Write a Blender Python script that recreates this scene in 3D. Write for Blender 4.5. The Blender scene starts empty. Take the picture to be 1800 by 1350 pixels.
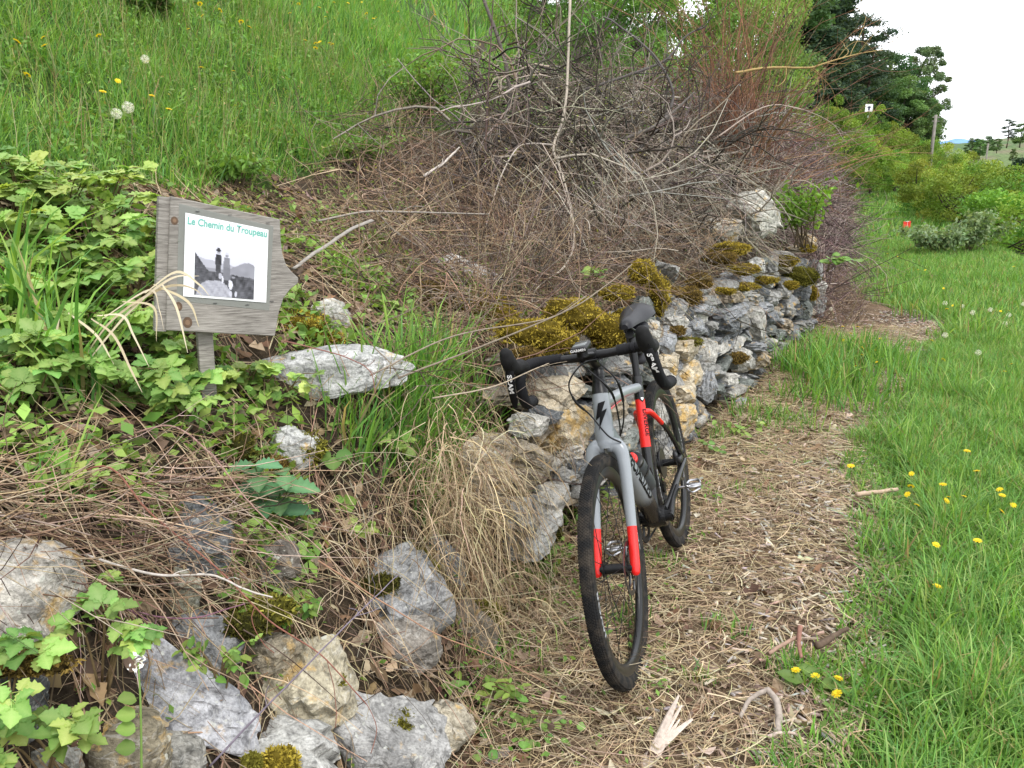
import bpy, bmesh, math, random
import numpy as np
from mathutils import Vector, Matrix

SC = bpy.context.scene
COL = SC.collection
rng = np.random.default_rng(7)
random.seed(7)

# ------------------------------------------------------------------ camera
CAM_H, PITCH, FPX = 1.46, 0.2403, 1445.0          # eye height, tilt down, focal length in px of an 1800 px wide frame
cam = bpy.data.cameras.new('camera')
cam.sensor_fit = 'HORIZONTAL'; cam.sensor_width = 36.0; cam.lens = FPX / 1800 * 36
cam.clip_start = 0.05; cam.clip_end = 9000
cam_o = bpy.data.objects.new('camera', cam); COL.objects.link(cam_o)
cam_o.location = (0, 0, CAM_H); cam_o.rotation_euler = (math.pi/2 - PITCH, 0, 0)
SC.camera = cam_o

# ------------------------------------------------------------------ sky, sun, exposure
SUN_EL, SUN_AZ = math.radians(56), math.radians(150)   # azimuth from +Y, clockwise
w = bpy.data.worlds.new('World'); SC.world = w; w.use_nodes = True
nt = w.node_tree; nt.nodes.clear()
out = nt.nodes.new('ShaderNodeOutputWorld'); bg = nt.nodes.new('ShaderNodeBackground')
sky = nt.nodes.new('ShaderNodeTexSky'); sky.sky_type = 'NISHITA'; sky.sun_disc = False
sky.sun_elevation = SUN_EL; sky.sun_rotation = SUN_AZ; sky.altitude = 900
tc = nt.nodes.new('ShaderNodeTexCoord'); mp = nt.nodes.new('ShaderNodeMapping')
mp.inputs['Scale'].default_value = (2.2, 2.2, 5.0)
nz = nt.nodes.new('ShaderNodeTexNoise'); nz.inputs['Scale'].default_value = 1.6; nz.inputs['Detail'].default_value = 6
cr = nt.nodes.new('ShaderNodeValToRGB')
cr.color_ramp.elements[0].position = .30; cr.color_ramp.elements[0].color = (.72, .72, .72, 1)
cr.color_ramp.elements[1].position = .46; cr.color_ramp.elements[1].color = (1, 1, 1, 1)
mx = nt.nodes.new('ShaderNodeMix'); mx.data_type = 'RGBA'
mx.inputs['B'].default_value = (11.2, 11.5, 12.0, 1)
nt.links.new(tc.outputs['Generated'], mp.inputs['Vector']); nt.links.new(mp.outputs[0], nz.inputs['Vector'])
nt.links.new(nz.outputs['Fac'], cr.inputs['Fac']); nt.links.new(cr.outputs['Color'], mx.inputs['Factor'])
nt.links.new(sky.outputs[0], mx.inputs['A']); nt.links.new(mx.outputs['Result'], bg.inputs['Color'])
bg.inputs['Strength'].default_value = 0.1
nt.links.new(bg.outputs[0], out.inputs['Surface'])
sun = bpy.data.lights.new('sun', 'SUN'); sun.energy = 1.5; sun.angle = math.radians(14); sun.color = (1, .965, .9)
sun_o = bpy.data.objects.new('sun', sun); COL.objects.link(sun_o)
sd = Vector((math.sin(SUN_AZ)*math.cos(SUN_EL), math.cos(SUN_AZ)*math.cos(SUN_EL), math.sin(SUN_EL)))
sun_o.rotation_euler = sd.to_track_quat('Z', 'Y').to_euler()
SC.view_settings.view_transform = 'Standard'; SC.view_settings.look = 'None'
SC.view_settings.exposure = 0.88; SC.view_settings.gamma = 1.0; SC.view_settings.use_curve_mapping = False
SC.render.engine = 'CYCLES'
SC.cycles.max_bounces = 6; SC.cycles.transparent_max_bounces = 8; SC.cycles.use_denoising = True

# ------------------------------------------------------------------ terrain
_WY = np.array([-30, -2, 0, 1.0, 1.9, 2.4, 3.14, 4.41, 5.1, 5.7, 7.1, 8.0, 9.2, 14.7, 27.9, 54, 90, 400.])
_WX = np.array([-4, -1.3, -.78, -.45, -.12, -.02, .22, 1.0, 1.32, 1.72, 2.42, 3.0, 3.55, 5.75, 11.1, 21.6, 36, 150.])
_RY = np.array([-30, 0, 5, 11, 14.6, 20, 28, 48, 70, 400.])
_RX = np.array([4.2, 4.4, 5.4, 7.4, 8.9, 11.0, 14.0, 22.8, 33, 200.])
def Xw(Y): return np.interp(Y, _WY, _WX)
def Xr(Y): return np.interp(Y, _RY, _RX)
def sst(x, a, b):
    t = np.clip((x-a)/(b-a), 0, 1); return t*t*(3-2*t)
class SNoise:
    """a sum of random sines: smooth noise for numpy arrays"""
    def __init__(s, seed, n=14, dim=3):
        r = np.random.default_rng(seed); s.d = r.normal(size=(n, dim)); s.d /= np.linalg.norm(s.d, axis=1)[:, None]
        s.f = 2**r.uniform(0, 2.2, n); s.p = r.uniform(0, 6.28, n); s.a = s.f**-.8; s.a /= s.a.sum()
    def __call__(s, P):
        return (np.sin((P @ s.d.T)*s.f*3 + s.p)*s.a).sum(-1)*1.6
_tn = SNoise(3, 24, 2); _tn2 = SNoise(5, 24, 2)
def hz(X, Y):
    X = np.asarray(X, float); Y = np.asarray(Y, float)
    zp = .012*np.maximum(0, Y-5) + .05*np.maximum(0, Y-42) - .06*np.maximum(0, Y-130)
    d = (Xw(Y)-X)*.86
    near = 1 - sst(Y, 2.2, 2.9)
    wd = .16 + near*.42
    hw = .80 - .02*near - .35*sst(Y, 8.4, 9.4) - .2*sst(Y, 12, 20)
    off = .17*(1-near)
    u = np.clip((d-off)/wd, 0, 1)
    bank = hw*u
    dd = np.maximum(0, d-wd-off)
    slope = .56*dd + .10*np.maximum(0, dd-1.5) - .30*np.maximum(0, dd-16) - .36*np.maximum(0, dd-70)
    # the brush terrace is flatter just behind the wall
    ter = sst(Y, 2.8, 4.2)*(1-sst(Y, 9, 14))
    slope = slope - ter*.22*np.clip(dd, 0, 1.0)
    left = np.where(d > 0, bank+slope, 0)
    e = np.maximum(0, X-Xr(Y))
    drop = np.where(e < 5, .62*e, 3.1+.3*(e-5)); drop = np.minimum(drop, 14)
    P = np.stack([X, Y], -1)
    rough = .018*_tn(P*1.1) + .01*_tn2(P*4) + np.where(d > .0, .03, 0)*_tn2(P*2.2)*np.clip(d*4, 0, 1)
    return zp + left - drop + rough
def ray(x, y):
    a = (x-900)/FPX; b = (675-y)/FPX
    return np.array([a, math.cos(PITCH)+b*math.sin(PITCH), -math.sin(PITCH)+b*math.cos(PITCH)])
def at(x, y, s):                       # a point seen at that spot of the photograph, s metres along the optical axis
    return ray(x, y)*s + np.array([0, 0, CAM_H])
_ss = np.concatenate([np.arange(.9, 12, .01), np.arange(12, 120, .1)])
def tp(x, y):                          # where the sight line meets the ground; also gives its distance
    r = ray(x, y); P = r[None]*_ss[:, None]; P[:, 2] += CAM_H
    below = P[:, 2] < hz(P[:, 0], P[:, 1])
    i = int(np.argmax(below)) if below.any() else len(_ss)-1
    return P[i].copy(), _ss[i]
def pxof(P):                           # image position of points (used only to skip what no view could show)
    P = np.asarray(P, float); d = P - np.array([0, 0, CAM_H])
    cz = d[..., 1]*math.cos(PITCH) - d[..., 2]*math.sin(PITCH); cy = d[..., 1]*math.sin(PITCH)+d[..., 2]*math.cos(PITCH)
    cz = np.where(cz < .05, .05, cz)
    return 900+FPX*d[..., 0]/cz, 675-FPX*cy/cz, cz
def seen(P, m=200):
    x, y, z = pxof(P); return (x > -m) & (x < 1800+m) & (y > -m-50) & (y < 1350+m) & (z > .3)
def inpoly(X, Y, poly):
    r = np.zeros(np.shape(X), bool); n = len(poly)
    for i in range(n):
        x0, y0 = poly[i][:2]; x1, y1 = poly[(i+1) % n][:2]
        c = ((y0 > Y) != (y1 > Y)) & (X < (x1-x0)*(Y-y0)/((y1-y0) if y1 != y0 else 1e-9)+x0)
        r ^= c
    return r

# ------------------------------------------------------------------ mesh helpers
def npmesh(name, V, Q, col=None, smooth=False):
    me = bpy.data.meshes.new(name); V = np.ascontiguousarray(V, np.float32).reshape(-1, 3); Q = np.asarray(Q, np.int32)
    me.vertices.add(len(V)); me.vertices.foreach_set('co', V.ravel())
    k = Q.shape[1]; me.loops.add(Q.size); me.loops.foreach_set('vertex_index', Q.ravel())
    me.polygons.add(len(Q)); me.polygons.foreach_set('loop_start', np.arange(0, Q.size, k, dtype=np.int32))
    if smooth: me.polygons.foreach_set('use_smooth', np.ones(len(Q), bool))
    me.update(calc_edges=True)
    if col is not None:
        a = me.color_attributes.new('Col', 'FLOAT_COLOR', 'POINT')
        c = np.ones((len(V), 4), np.float32); c[:, :3] = np.asarray(col, np.float32).reshape(-1, 3); a.data.foreach_set('color', c.ravel())
    return me
def put(name, me, mat=None, parent=None, loc=None, rot=None, **props):
    o = bpy.data.objects.new(name, me); COL.objects.link(o)
    if mat is not None and me is not None and not me.materials: me.materials.append(mat)
    if parent is not None: o.parent = parent
    if loc is not None: o.location = loc
    if rot is not None: o.rotation_euler = rot
    for k, v in props.items(): o[k] = v
    return o
def thing(name, label, cat, loc=(0, 0, 0), group=None, me=None, mat=None):
    o = put(name, me, mat, loc=loc, label=label, category=cat)
    if group: o['group'] = group
    return o
class Acc:
    """collects pieces (verts, faces as quads or tris, colours) into one mesh"""
    def __init__(s): s.V = []; s.F = []; s.C = []; s.n = 0
    def add(s, V, F, c=(1, 1, 1)):
        V = np.asarray(V, float).reshape(-1, 3); c = np.asarray(c, float)
        if c.ndim == 1: c = np.tile(c, (len(V), 1))
        s.V.append(V); s.C.append(c.reshape(-1, 3)); s.F += [[i+s.n for i in f] for f in np.asarray(F).tolist()] if not isinstance(F, list) else [[i+s.n for i in f] for f in F]
        s.n += len(V); return s
    def mesh(s, name, smooth=True, sharp=None, xf=None):
        V = np.concatenate(s.V); C = np.concatenate(s.C)
        if xf is not None: V = xf(V)
        me = bpy.data.meshes.new(name); me.from_pydata(V.tolist(), [], s.F); me.update()
        a = me.color_attributes.new('Col', 'FLOAT_COLOR', 'POINT'); c = np.ones((len(V), 4), np.float32); c[:, :3] = C
        a.data.foreach_set('color', c.ravel())
        if smooth: me.polygons.foreach_set('use_smooth', np.ones(len(me.polygons), bool))
        if sharp: me.set_sharp_from_angle(angle=math.radians(sharp))
        return me
def unit(v): v = np.asarray(v, float); return v/np.maximum(np.linalg.norm(v, axis=-1, keepdims=True), 1e-9)
def catmull(P, sub):
    P = np.asarray(P, float)
    if sub <= 1 or len(P) < 3: return P
    Q = np.vstack([2*P[0]-P[1], P, 2*P[-1]-P[-2]]); o = []
    for i in range(1, len(Q)-2):
        for t in np.arange(sub)/sub:
            a, b, c, d = Q[i-1:i+3]
            o.append(.5*((2*b)+(c-a)*t+(2*a-5*b+4*c-d)*t*t+(3*b-a-3*c+d)*t**3))
    o.append(P[-1]); return np.array(o)
def tube(P, r, sides=10, sub=1, up=(0, 0, 1), flat=1.0, cap=True, closed=False):
    """one swept tube; r scalar or per control point; flat squeezes it along the second axis"""
    P = np.asarray(P, float); r = np.broadcast_to(np.asarray(r, float), (len(P),)) if np.ndim(r) < 2 else np.asarray(r)
    if sub > 1:
        k = len(P); P2 = catmull(P, sub); t = np.linspace(0, k-1, len(P2)); r = np.interp(t, np.arange(k), r); P = P2
    if closed: T = np.roll(P, -1, 0)-np.roll(P, 1, 0)
    else: T = np.gradient(P, axis=0)
    T = unit(T); A = np.cross(T, np.asarray(up, float)); bad = np.linalg.norm(A, axis=1) < .05
    A[bad] = np.cross(T[bad], np.array([1., .03, 0])); A = unit(A); B = np.cross(T, A)
    an = np.arange(sides)/sides*2*np.pi
    V = P[:, None]+r[:, None, None]*(np.cos(an)[None, :, None]*A[:, None]+flat*np.sin(an)[None, :, None]*B[:, None])
    n = len(P); F = []
    for i in range(n if closed else n-1):
        j = (i+1) % n
        for s in range(sides):
            q = (s+1) % sides; F.append([i*sides+s, i*sides+q, j*sides+q, j*sides+s])
    if cap and not closed: F += [list(range(sides))[::-1], [(n-1)*sides+s for s in range(sides)]]
    return V.reshape(-1, 3), F
def box(c, d, R=None, taper=1.0):
    s = np.array([[x, y, z] for x in (-.5, .5) for y in (-.5, .5) for z in (-.5, .5)])*np.asarray(d, float)
    s[:, :2] *= np.where(s[:, 2:3] > 0, taper, 1)
    if R is not None: s = s @ np.asarray(R).T
    return s+np.asarray(c, float), [[0, 1, 3, 2], [4, 6, 7, 5], [0, 4, 5, 1], [2, 3, 7, 6], [0, 2, 6, 4], [1, 5, 7, 3]]
def tubes(P, R, sides, col):
    """many strands at once: P (n,k,3), R (n,k), col (n,3) or (n,k,3)"""
    n, k, _ = P.shape; T = unit(np.gradient(P, axis=1)); up = unit(rng.normal(size=(n, 1, 3))); A = unit(np.cross(T, up)); B = np.cross(T, A)
    an = np.arange(sides)/sides*2*np.pi
    V = P[:, :, None]+R[:, :, None, None]*(np.cos(an)[:, None]*A[:, :, None]+np.sin(an)[:, None]*B[:, :, None])
    col = np.asarray(col); col = col[:, None] if col.ndim == 2 else col
    C = np.broadcast_to(col[:, :, None], (n, k, sides, 3)) if col.shape[1] == k else np.broadcast_to(col[:, :, None], (n, k, sides, 3))
    i = np.arange(n)[:, None, None]*k*sides; j = np.arange(k-1)[None, :, None]*sides; s = np.arange(sides)[None, None]; q = (s+1) % sides
    Q = np.stack([i+j+s, i+j+q, i+j+sides+q, i+j+sides+s], -1).reshape(-1, 4)
    return V.reshape(-1, 3), Q, C.reshape(-1, 3)
def ribbons(P, side, W, col):
    """many flat strips: P (n,k,3), side (n,3)/(n,k,3), W (n,k), col (n,3)/(n,k,3)"""
    n, k, _ = P.shape; side = np.asarray(side); side = side[:, None] if side.ndim == 2 else side
    V = np.stack([P-side*W[..., None], P+side*W[..., None]], 2)
    col = np.asarray(col); col = col[:, None] if col.ndim == 2 else col
    C = np.broadcast_to(col[:, :, None], (n, k, 2, 3))
    i = np.arange(n)[:, None]*k*2; j = np.arange(k-1)[None]*2
    Q = np.stack([i+j, i+j+1, i+j+3, i+j+2], -1).reshape(-1, 4)
    return V.reshape(-1, 3), Q, C.reshape(-1, 3)
def cat(parts):
    V, Q, C, n = [], [], [], 0
    for v, q, c in parts: V.append(v); Q.append(q+n); C.append(c); n += len(v)
    return np.concatenate(V), np.concatenate(Q), np.concatenate(C)
def paths(p0, d0, L, k, bend, grav=0., kink=0.):
    """n wandering polylines"""
    n = len(p0); d = unit(d0); P = [p0]; st = (L/(k-1))[:, None]; cur = rng.normal(size=(n, 3))*bend
    for i in range(k-1):
        d = unit(d+cur/(k-1)+rng.normal(size=(n, 3))*kink+np.array([0, 0, -grav])/(k-1)); P.append(P[-1]+d*st)
    return np.stack(P, 1)
def pick(cols, n, j=.12):
    cols = np.asarray(cols, float); c = cols[rng.integers(0, len(cols), n)]
    return np.clip(c*(1+rng.normal(size=(n, 1))*j)*(1+rng.normal(size=(n, 3))*j*.3), .004, .95)

# ------------------------------------------------------------------ materials
def newmat(name):
    m = bpy.data.materials.new(name); m.use_nodes = True; t = m.node_tree
    return m, t, t.nodes['Principled BSDF'], t.nodes['Material Output']
def N(t, typ, **kw):
    n = t.nodes.new(typ)
    for k, v in kw.items():
        if k in n.inputs: n.inputs[k].default_value = v
        else: setattr(n, k, v)
    return n
def mul(t, a, b, mode='MULTIPLY', fac=1.0):
    m = N(t, 'ShaderNodeMix', data_type='RGBA', blend_type=mode); m.inputs['Factor'].default_value = fac
    for s, v in (('A', a), ('B', b)):
        if isinstance(v, tuple): m.inputs[s].default_value = v if len(v) == 4 else (*v, 1)
        else: t.links.new(v, m.inputs[s])
    return m.outputs['Result']
def ramp(t, src, stops):
    r = N(t, 'ShaderNodeValToRGB'); e = r.color_ramp.elements
    while len(e) < len(stops): e.new(.5)
    for x, (p, c) in zip(e, stops): x.position = p; x.color = (c, c, c, 1) if np.isscalar(c) else (*c, 1)
    t.links.new(src, r.inputs['Fac']); return r.outputs['Color']
def noise(t, scale, detail=3, coord='Object', stretch=None, rough=.5, dist=0.):
    c = N(t, 'ShaderNodeTexCoord'); n = N(t, 'ShaderNodeTexNoise', Scale=scale, Detail=detail, Roughness=rough, Distortion=dist); src = c.outputs[coord]
    if stretch:
        m = N(t, 'ShaderNodeMapping'); m.inputs['Scale'].default_value = stretch; t.links.new(src, m.inputs['Vector']); src = m.outputs[0]
    t.links.new(src, n.inputs['Vector']); return n.outputs['Fac']
def bump(t, bs, h, strength=.4, dist=.01):
    b = N(t, 'ShaderNodeBump', Strength=strength, Distance=dist); t.links.new(h, b.inputs['Height']); t.links.new(b.outputs[0], bs.inputs['Normal'])
def attr_mat(name, rough=.7, trans=0., var=0., vscale=30., spec=.3, objvar=False, bmp=0.):
    m, t, b, o = newmat(name); a = N(t, 'ShaderNodeAttribute', attribute_name='Col'); c = a.outputs['Color']
    if var: c = mul(t, c, ramp(t, noise(t, vscale, 4), [(.25, 1-var), (.75, 1+var)]))
    if objvar:
        oi = N(t, 'ShaderNodeObjectInfo'); h = N(t, 'ShaderNodeHueSaturation')
        mr = N(t, 'ShaderNodeMapRange'); mr.inputs['To Min'].default_value = .47; mr.inputs['To Max'].default_value = .525
        mv = N(t, 'ShaderNodeMath', operation='MULTIPLY_ADD'); mv.inputs[1].default_value = 7.13; mv.inputs[2].default_value = .3
        fr = N(t, 'ShaderNodeMath', operation='FRACT'); m2 = N(t, 'ShaderNodeMapRange'); m2.inputs['To Min'].default_value = .62; m2.inputs['To Max'].default_value = 1.3
        t.links.new(oi.outputs['Random'], mr.inputs['Value']); t.links.new(oi.outputs['Random'], mv.inputs[0]); t.links.new(mv.outputs[0], fr.inputs[0]); t.links.new(fr.outputs[0], m2.inputs['Value'])
        t.links.new(mr.outputs[0], h.inputs['Hue']); t.links.new(m2.outputs[0], h.inputs['Value']); t.links.new(c, h.inputs['Color']); c = h.outputs['Color']
    t.links.new(c, b.inputs['Base Color']); b.inputs['Roughness'].default_value = rough; b.inputs['Specular IOR Level'].default_value = spec
    if bmp: bump(t, b, noise(t, vscale*2, 4), bmp, .004)
    if trans:
        tr = N(t, 'ShaderNodeBsdfTranslucent'); ms = N(t, 'ShaderNodeMixShader'); ms.inputs[0].default_value = trans
        c2 = mul(t, c, (1.35, 1.25, .65)); t.links.new(c2, tr.inputs['Color'])
        t.links.new(b.outputs[0], ms.inputs[1]); t.links.new(tr.outputs[0], ms.inputs[2]); t.links.new(ms.outputs[0], o.inputs['Surface'])
    return m
def plain(name, col, rough=.5, metal=0., spec=.5, var=.0, vs=40, coat=0.):
    m, t, b, o = newmat(name); b.inputs['Base Color'].default_value = (*col, 1); b.inputs['Roughness'].default_value = rough
    b.inputs['Metallic'].default_value = metal; b.inputs['Specular IOR Level'].default_value = spec; b.inputs['Coat Weight'].default_value = coat
    if var: t.links.new(mul(t, (*col, 1), ramp(t, noise(t, vs, 4), [(.3, 1-var), (.7, 1+var)])), b.inputs['Base Color'])
    return m
def stone_mat():
    m, t, b, o = newmat('schist'); oi = N(t, 'ShaderNodeObjectInfo'); c = oi.outputs['Color']
    vn = N(t, 'ShaderNodeVectorMath', operation='ADD'); tcn = N(t, 'ShaderNodeTexCoord'); sc = N(t, 'ShaderNodeVectorMath', operation='SCALE'); sc.inputs['Scale'].default_value = 37.
    cmb = N(t, 'ShaderNodeCombineXYZ')
    for i in range(3): t.links.new(oi.outputs['Random'], cmb.inputs[i])
    t.links.new(cmb.outputs[0], sc.inputs[0]); t.links.new(tcn.outputs['Object'], vn.inputs[0]); t.links.new(sc.outputs[0], vn.inputs[1])
    def nn(scale, detail, stretch=None, dist=0.):
        n = N(t, 'ShaderNodeTexNoise', Scale=scale, Detail=detail, Roughness=.62, Distortion=dist); s = vn.outputs[0]
        if stretch:
            mp = N(t, 'ShaderNodeMapping'); mp.inputs['Scale'].default_value = stretch; t.links.new(s, mp.inputs['Vector']); s = mp.outputs[0]
        t.links.new(s, n.inputs['Vector']); return n.outputs['Fac']
    big = nn(7, 5); lay = nn(9, 7, (1, 1, 3.2), .25); fine = nn(130, 6); pat = nn(16, 6); mid = nn(30, 8)
    c = mul(t, c, ramp(t, big, [(.28, .55), (.5, .95), (.72, 1.3)]))
    c = mul(t, c, ramp(t, lay, [(.30, .62), (.46, 1.0), (.7, 1.15)]))
    c = mul(t, c, ramp(t, fine, [(.28, .55), (.6, 1.15)])); c = mul(t, c, ramp(t, mid, [(.36, .50), (.46, 1.0), (.66, 1.25)]))
    veins = ramp(t, nn(5, 4, (1, 1, 5), 1.2), [(.515, 0.), (.54, .28), (.565, 0.)])
    mv = N(t, 'ShaderNodeMix', data_type='RGBA'); t.links.new(veins, mv.inputs['Factor']); t.links.new(c, mv.inputs['A']); mv.inputs['B'].default_value = (.62, .61, .58, 1); c = mv.outputs['Result']
    # ochre lichen stains, as much of them as the object's alpha says
    th = N(t, 'ShaderNodeMath', operation='SUBTRACT'); t.links.new(pat, th.inputs[0]); th.inputs[1].default_value = .56
    ad = N(t, 'ShaderNodeMath', operation='MULTIPLY_ADD'); t.links.new(oi.outputs['Alpha'], ad.inputs[0]); ad.inputs[1].default_value = .30; t.links.new(th.outputs[0], ad.inputs[2])
    fac = ramp(t, ad.outputs[0], [(.05, 0.), (.16, .9)])
    ml = N(t, 'ShaderNodeMix', data_type='RGBA'); t.links.new(fac, ml.inputs['Factor']); t.links.new(c, ml.inputs['A'])
    t.links.new(mul(t, (.50, .33, .12), ramp(t, fine, [(.3, .7), (.7, 1.3)])), ml.inputs['B']); c = ml.outputs['Result']
    # pale crustose lichen specks
    sp = ramp(t, nn(38, 2), [(.66, 0.), (.70, .55)]); m3 = N(t, 'ShaderNodeMix', data_type='RGBA'); t.links.new(sp, m3.inputs['Factor']); t.links.new(c, m3.inputs['A']); m3.inputs['B'].default_value = (.55, .56, .50, 1)
    t.links.new(m3.outputs['Result'], b.inputs['Base Color']); b.inputs['Roughness'].default_value = .85; b.inputs['Specular IOR Level'].default_value = .25
    h1 = N(t, 'ShaderNodeMath', operation='MULTIPLY_ADD'); t.links.new(lay, h1.inputs[0]); h1.inputs[1].default_value = .8; t.links.new(nn(55, 12), h1.inputs[2])
    bump(t, b, h1.outputs[0], 1.0, .014)
    return m
M_stone = stone_mat()
M_grass = attr_mat('grass_blade', .55, .38)
M_leaf = attr_mat('leaf', .5, .34, .12, 60, .35, True)
M_leafs = attr_mat('small_leaf', .55, .36)
M_straw = attr_mat('dry_straw', .8, .12)
M_wood = attr_mat('dead_twig', .85, 0, .25, 90, .2)
M_moss = attr_mat('moss', .95, .2, spec=.1)
M_petal = attr_mat('petal', .6, .3)
M_paint = attr_mat('bicycle_paint', .27, 0, .03, 200, .5)

# ================================================================== GROUND
# outline of the meadow and of the bright verge, in metres on the ground
MB = [tp(*q)[0][:2] for q in [(-260, 350), (0, 335), (150, 338), (285, 335), (400, 315), (480, 318), (560, 292), (640, 262), (720, 240), (800, 228), (838, 190), (852, 120), (866, 40)]]
MEADOW = [tuple(p) for p in MB] + [(float(Xw(7.5)-3.3), 7.5), (float(Xw(9.5)-3.2), 9.5), (float(Xw(14)-3.4), 14), (float(Xw(30)-4), 30), (float(Xw(60)-4), 60), (-30, 70), (-25, 3)]
GE = [(1300, 1420), (1385, 1340), (1440, 1240), (1470, 1120), (1500, 1030), (1520, 940), (1500, 860), (1480, 800), (1530, 730), (1590, 680)]
VERGE = [tuple(tp(*q)[0][:2]) for q in GE] + [(2.95, 6.2), (3.3, 6.8), (3.9, 7.5), (4.45, 8.3), (4.5, 9.2), (4.3, 9.9), (4.55, 11), (5.3, 12.9), (6.4, 15.5), (10.8, 26.), (13.4, 31), (20, 46), (40, 46), (40, 0), (1.0, 0)]
def fbm2(X, Y, s, sd=11):
    return SNoise(sd, 20, 2)(np.stack([np.ravel(X), np.ravel(Y)], -1)*s).reshape(np.shape(X))
def ground():
    xs = np.concatenate([-np.geomspace(3.2, 400, 40)[::-1], np.arange(-3.1, 5.0, .05), np.geomspace(5.05, 420, 70)])
    ys = np.concatenate([-np.geomspace(1, 60, 12)[::-1], np.arange(-.8, .8, .2), np.arange(.8, 8.6, .055), np.geomspace(8.65, 420, 110)])
    X, Y = np.meshgrid(xs, ys); Z = hz(X, Y)
    V = np.stack([X, Y, Z], -1).reshape(-1, 3); nx = len(xs)
    i, j = np.meshgrid(np.arange(len(ys)-1), np.arange(nx-1), indexing='ij'); a = i*nx+j
    Q = np.stack([a, a+1, a+nx+1, a+nx], -1).reshape(-1, 4)
    x, y = V[:, 0], V[:, 1]; d = (Xw(y)-x)*.86
    n1 = SNoise(21, 24, 2)(V[:, :2]*1.3); n2 = SNoise(22, 24, 2)(V[:, :2]*5)
    green = np.array([.045, .085, .018]); soil = np.array([.055, .040, .026]); brush = np.array([.062, .047, .034]); litter = np.array([.165, .115, .075])
    mead = inpoly(x+.12*n2, y+.12*n1, MEADOW) | (d > 7); ver = inpoly(x+.06*n2, y+.06*n1, VERGE) | (x > Xr(y)-1.0) | (y > 45)
    C = np.where((d > 0)[:, None], np.where(((n1+n2) > .1)[:, None], brush, soil), litter*(1+.35*n2[:, None]))
    C = np.where((mead | ver)[:, None], green*(1+.3*n1[:, None]), C)
    far = (d < 0) & (y > 13); C = np.where(far[:, None], np.array([.07, .12, .026]), C)
    me = npmesh('ground', V, Q, np.clip(C, .01, 1), True)
    m, t, b, o = newmat('earth'); at_ = N(t, 'ShaderNodeAttribute', attribute_name='Col')
    c = mul(t, at_.outputs['Color'], ramp(t, noise(t, 55, 6, rough=.7), [(.3, .45), (.5, .95), (.7, 1.6)]))
    c = mul(t, c, ramp(t, noise(t, 7, 4), [(.3, .75), (.7, 1.25)]))
    t.links.new(c, b.inputs['Base Color']); b.inputs['Roughness'].default_value = .95; b.inputs['Specular IOR Level'].default_value = .1
    bump(t, b, noise(t, 70, 6, rough=.7), .9, .02)
    put('ground', me, m, kind='structure')
ground()

def far_land():
    # green hillside across the valley to the right
    us = np.linspace(0, 1, 80); vs = np.linspace(0, 1, 40); U, W_ = np.meshgrid(us, vs)
    X = 90+U*380; Y = 190+W_*180 + U*40
    ridge = 14.5+26*np.clip(U-.12, 0, 1)+.8*np.sin(U*21)
    Z = -24+(ridge+24)*np.sin(W_*np.pi*.62)/np.sin(np.pi*.5) + .5*np.sin(X*.35)*np.cos(Y*.3)
    Z -= 26*np.clip(.13-U, 0, 1)/.13*.3
    V = np.stack([X, Y, Z], -1).reshape(-1, 3); a = (np.arange(39)[:, None]*80+np.arange(79)[None]).ravel()
    Q = np.stack([a, a+1, a+81, a+80], -1)
    n = SNoise(31, 24, 2)(V[:, :2]*.025); C = np.where((n > 0)[:, None], np.array([.055, .10, .03]), np.array([.09, .13, .045]))
    terr = (np.sin(V[:, 2]*2.2) > .75)[:, None]; C = np.where(terr, np.array([.13, .12, .07]), C)
    m = attr_mat('hill_grass', .95, 0, .4, .7)
    put('hillside', npmesh('hillside', V, Q, C, True), m, kind='structure')
    # mountain far behind; the haze of distance is painted in as its blue
    xs = np.linspace(900, 3600, 90); n = SNoise(33, 20, 2)
    V = []; Q = []
    for r in range(6):
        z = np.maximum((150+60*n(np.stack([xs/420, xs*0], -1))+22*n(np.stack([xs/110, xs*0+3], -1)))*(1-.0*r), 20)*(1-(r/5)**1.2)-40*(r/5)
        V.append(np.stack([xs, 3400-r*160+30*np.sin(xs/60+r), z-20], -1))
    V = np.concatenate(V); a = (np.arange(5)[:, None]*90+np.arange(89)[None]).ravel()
    put('mountain', npmesh('mountain', V, np.stack([a, a+90, a+91, a+1], -1), None, True), plain('haze_blue_slope', (.12, .24, .50), .95, var=.3, vs=.004), kind='structure')
far_land()

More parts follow.
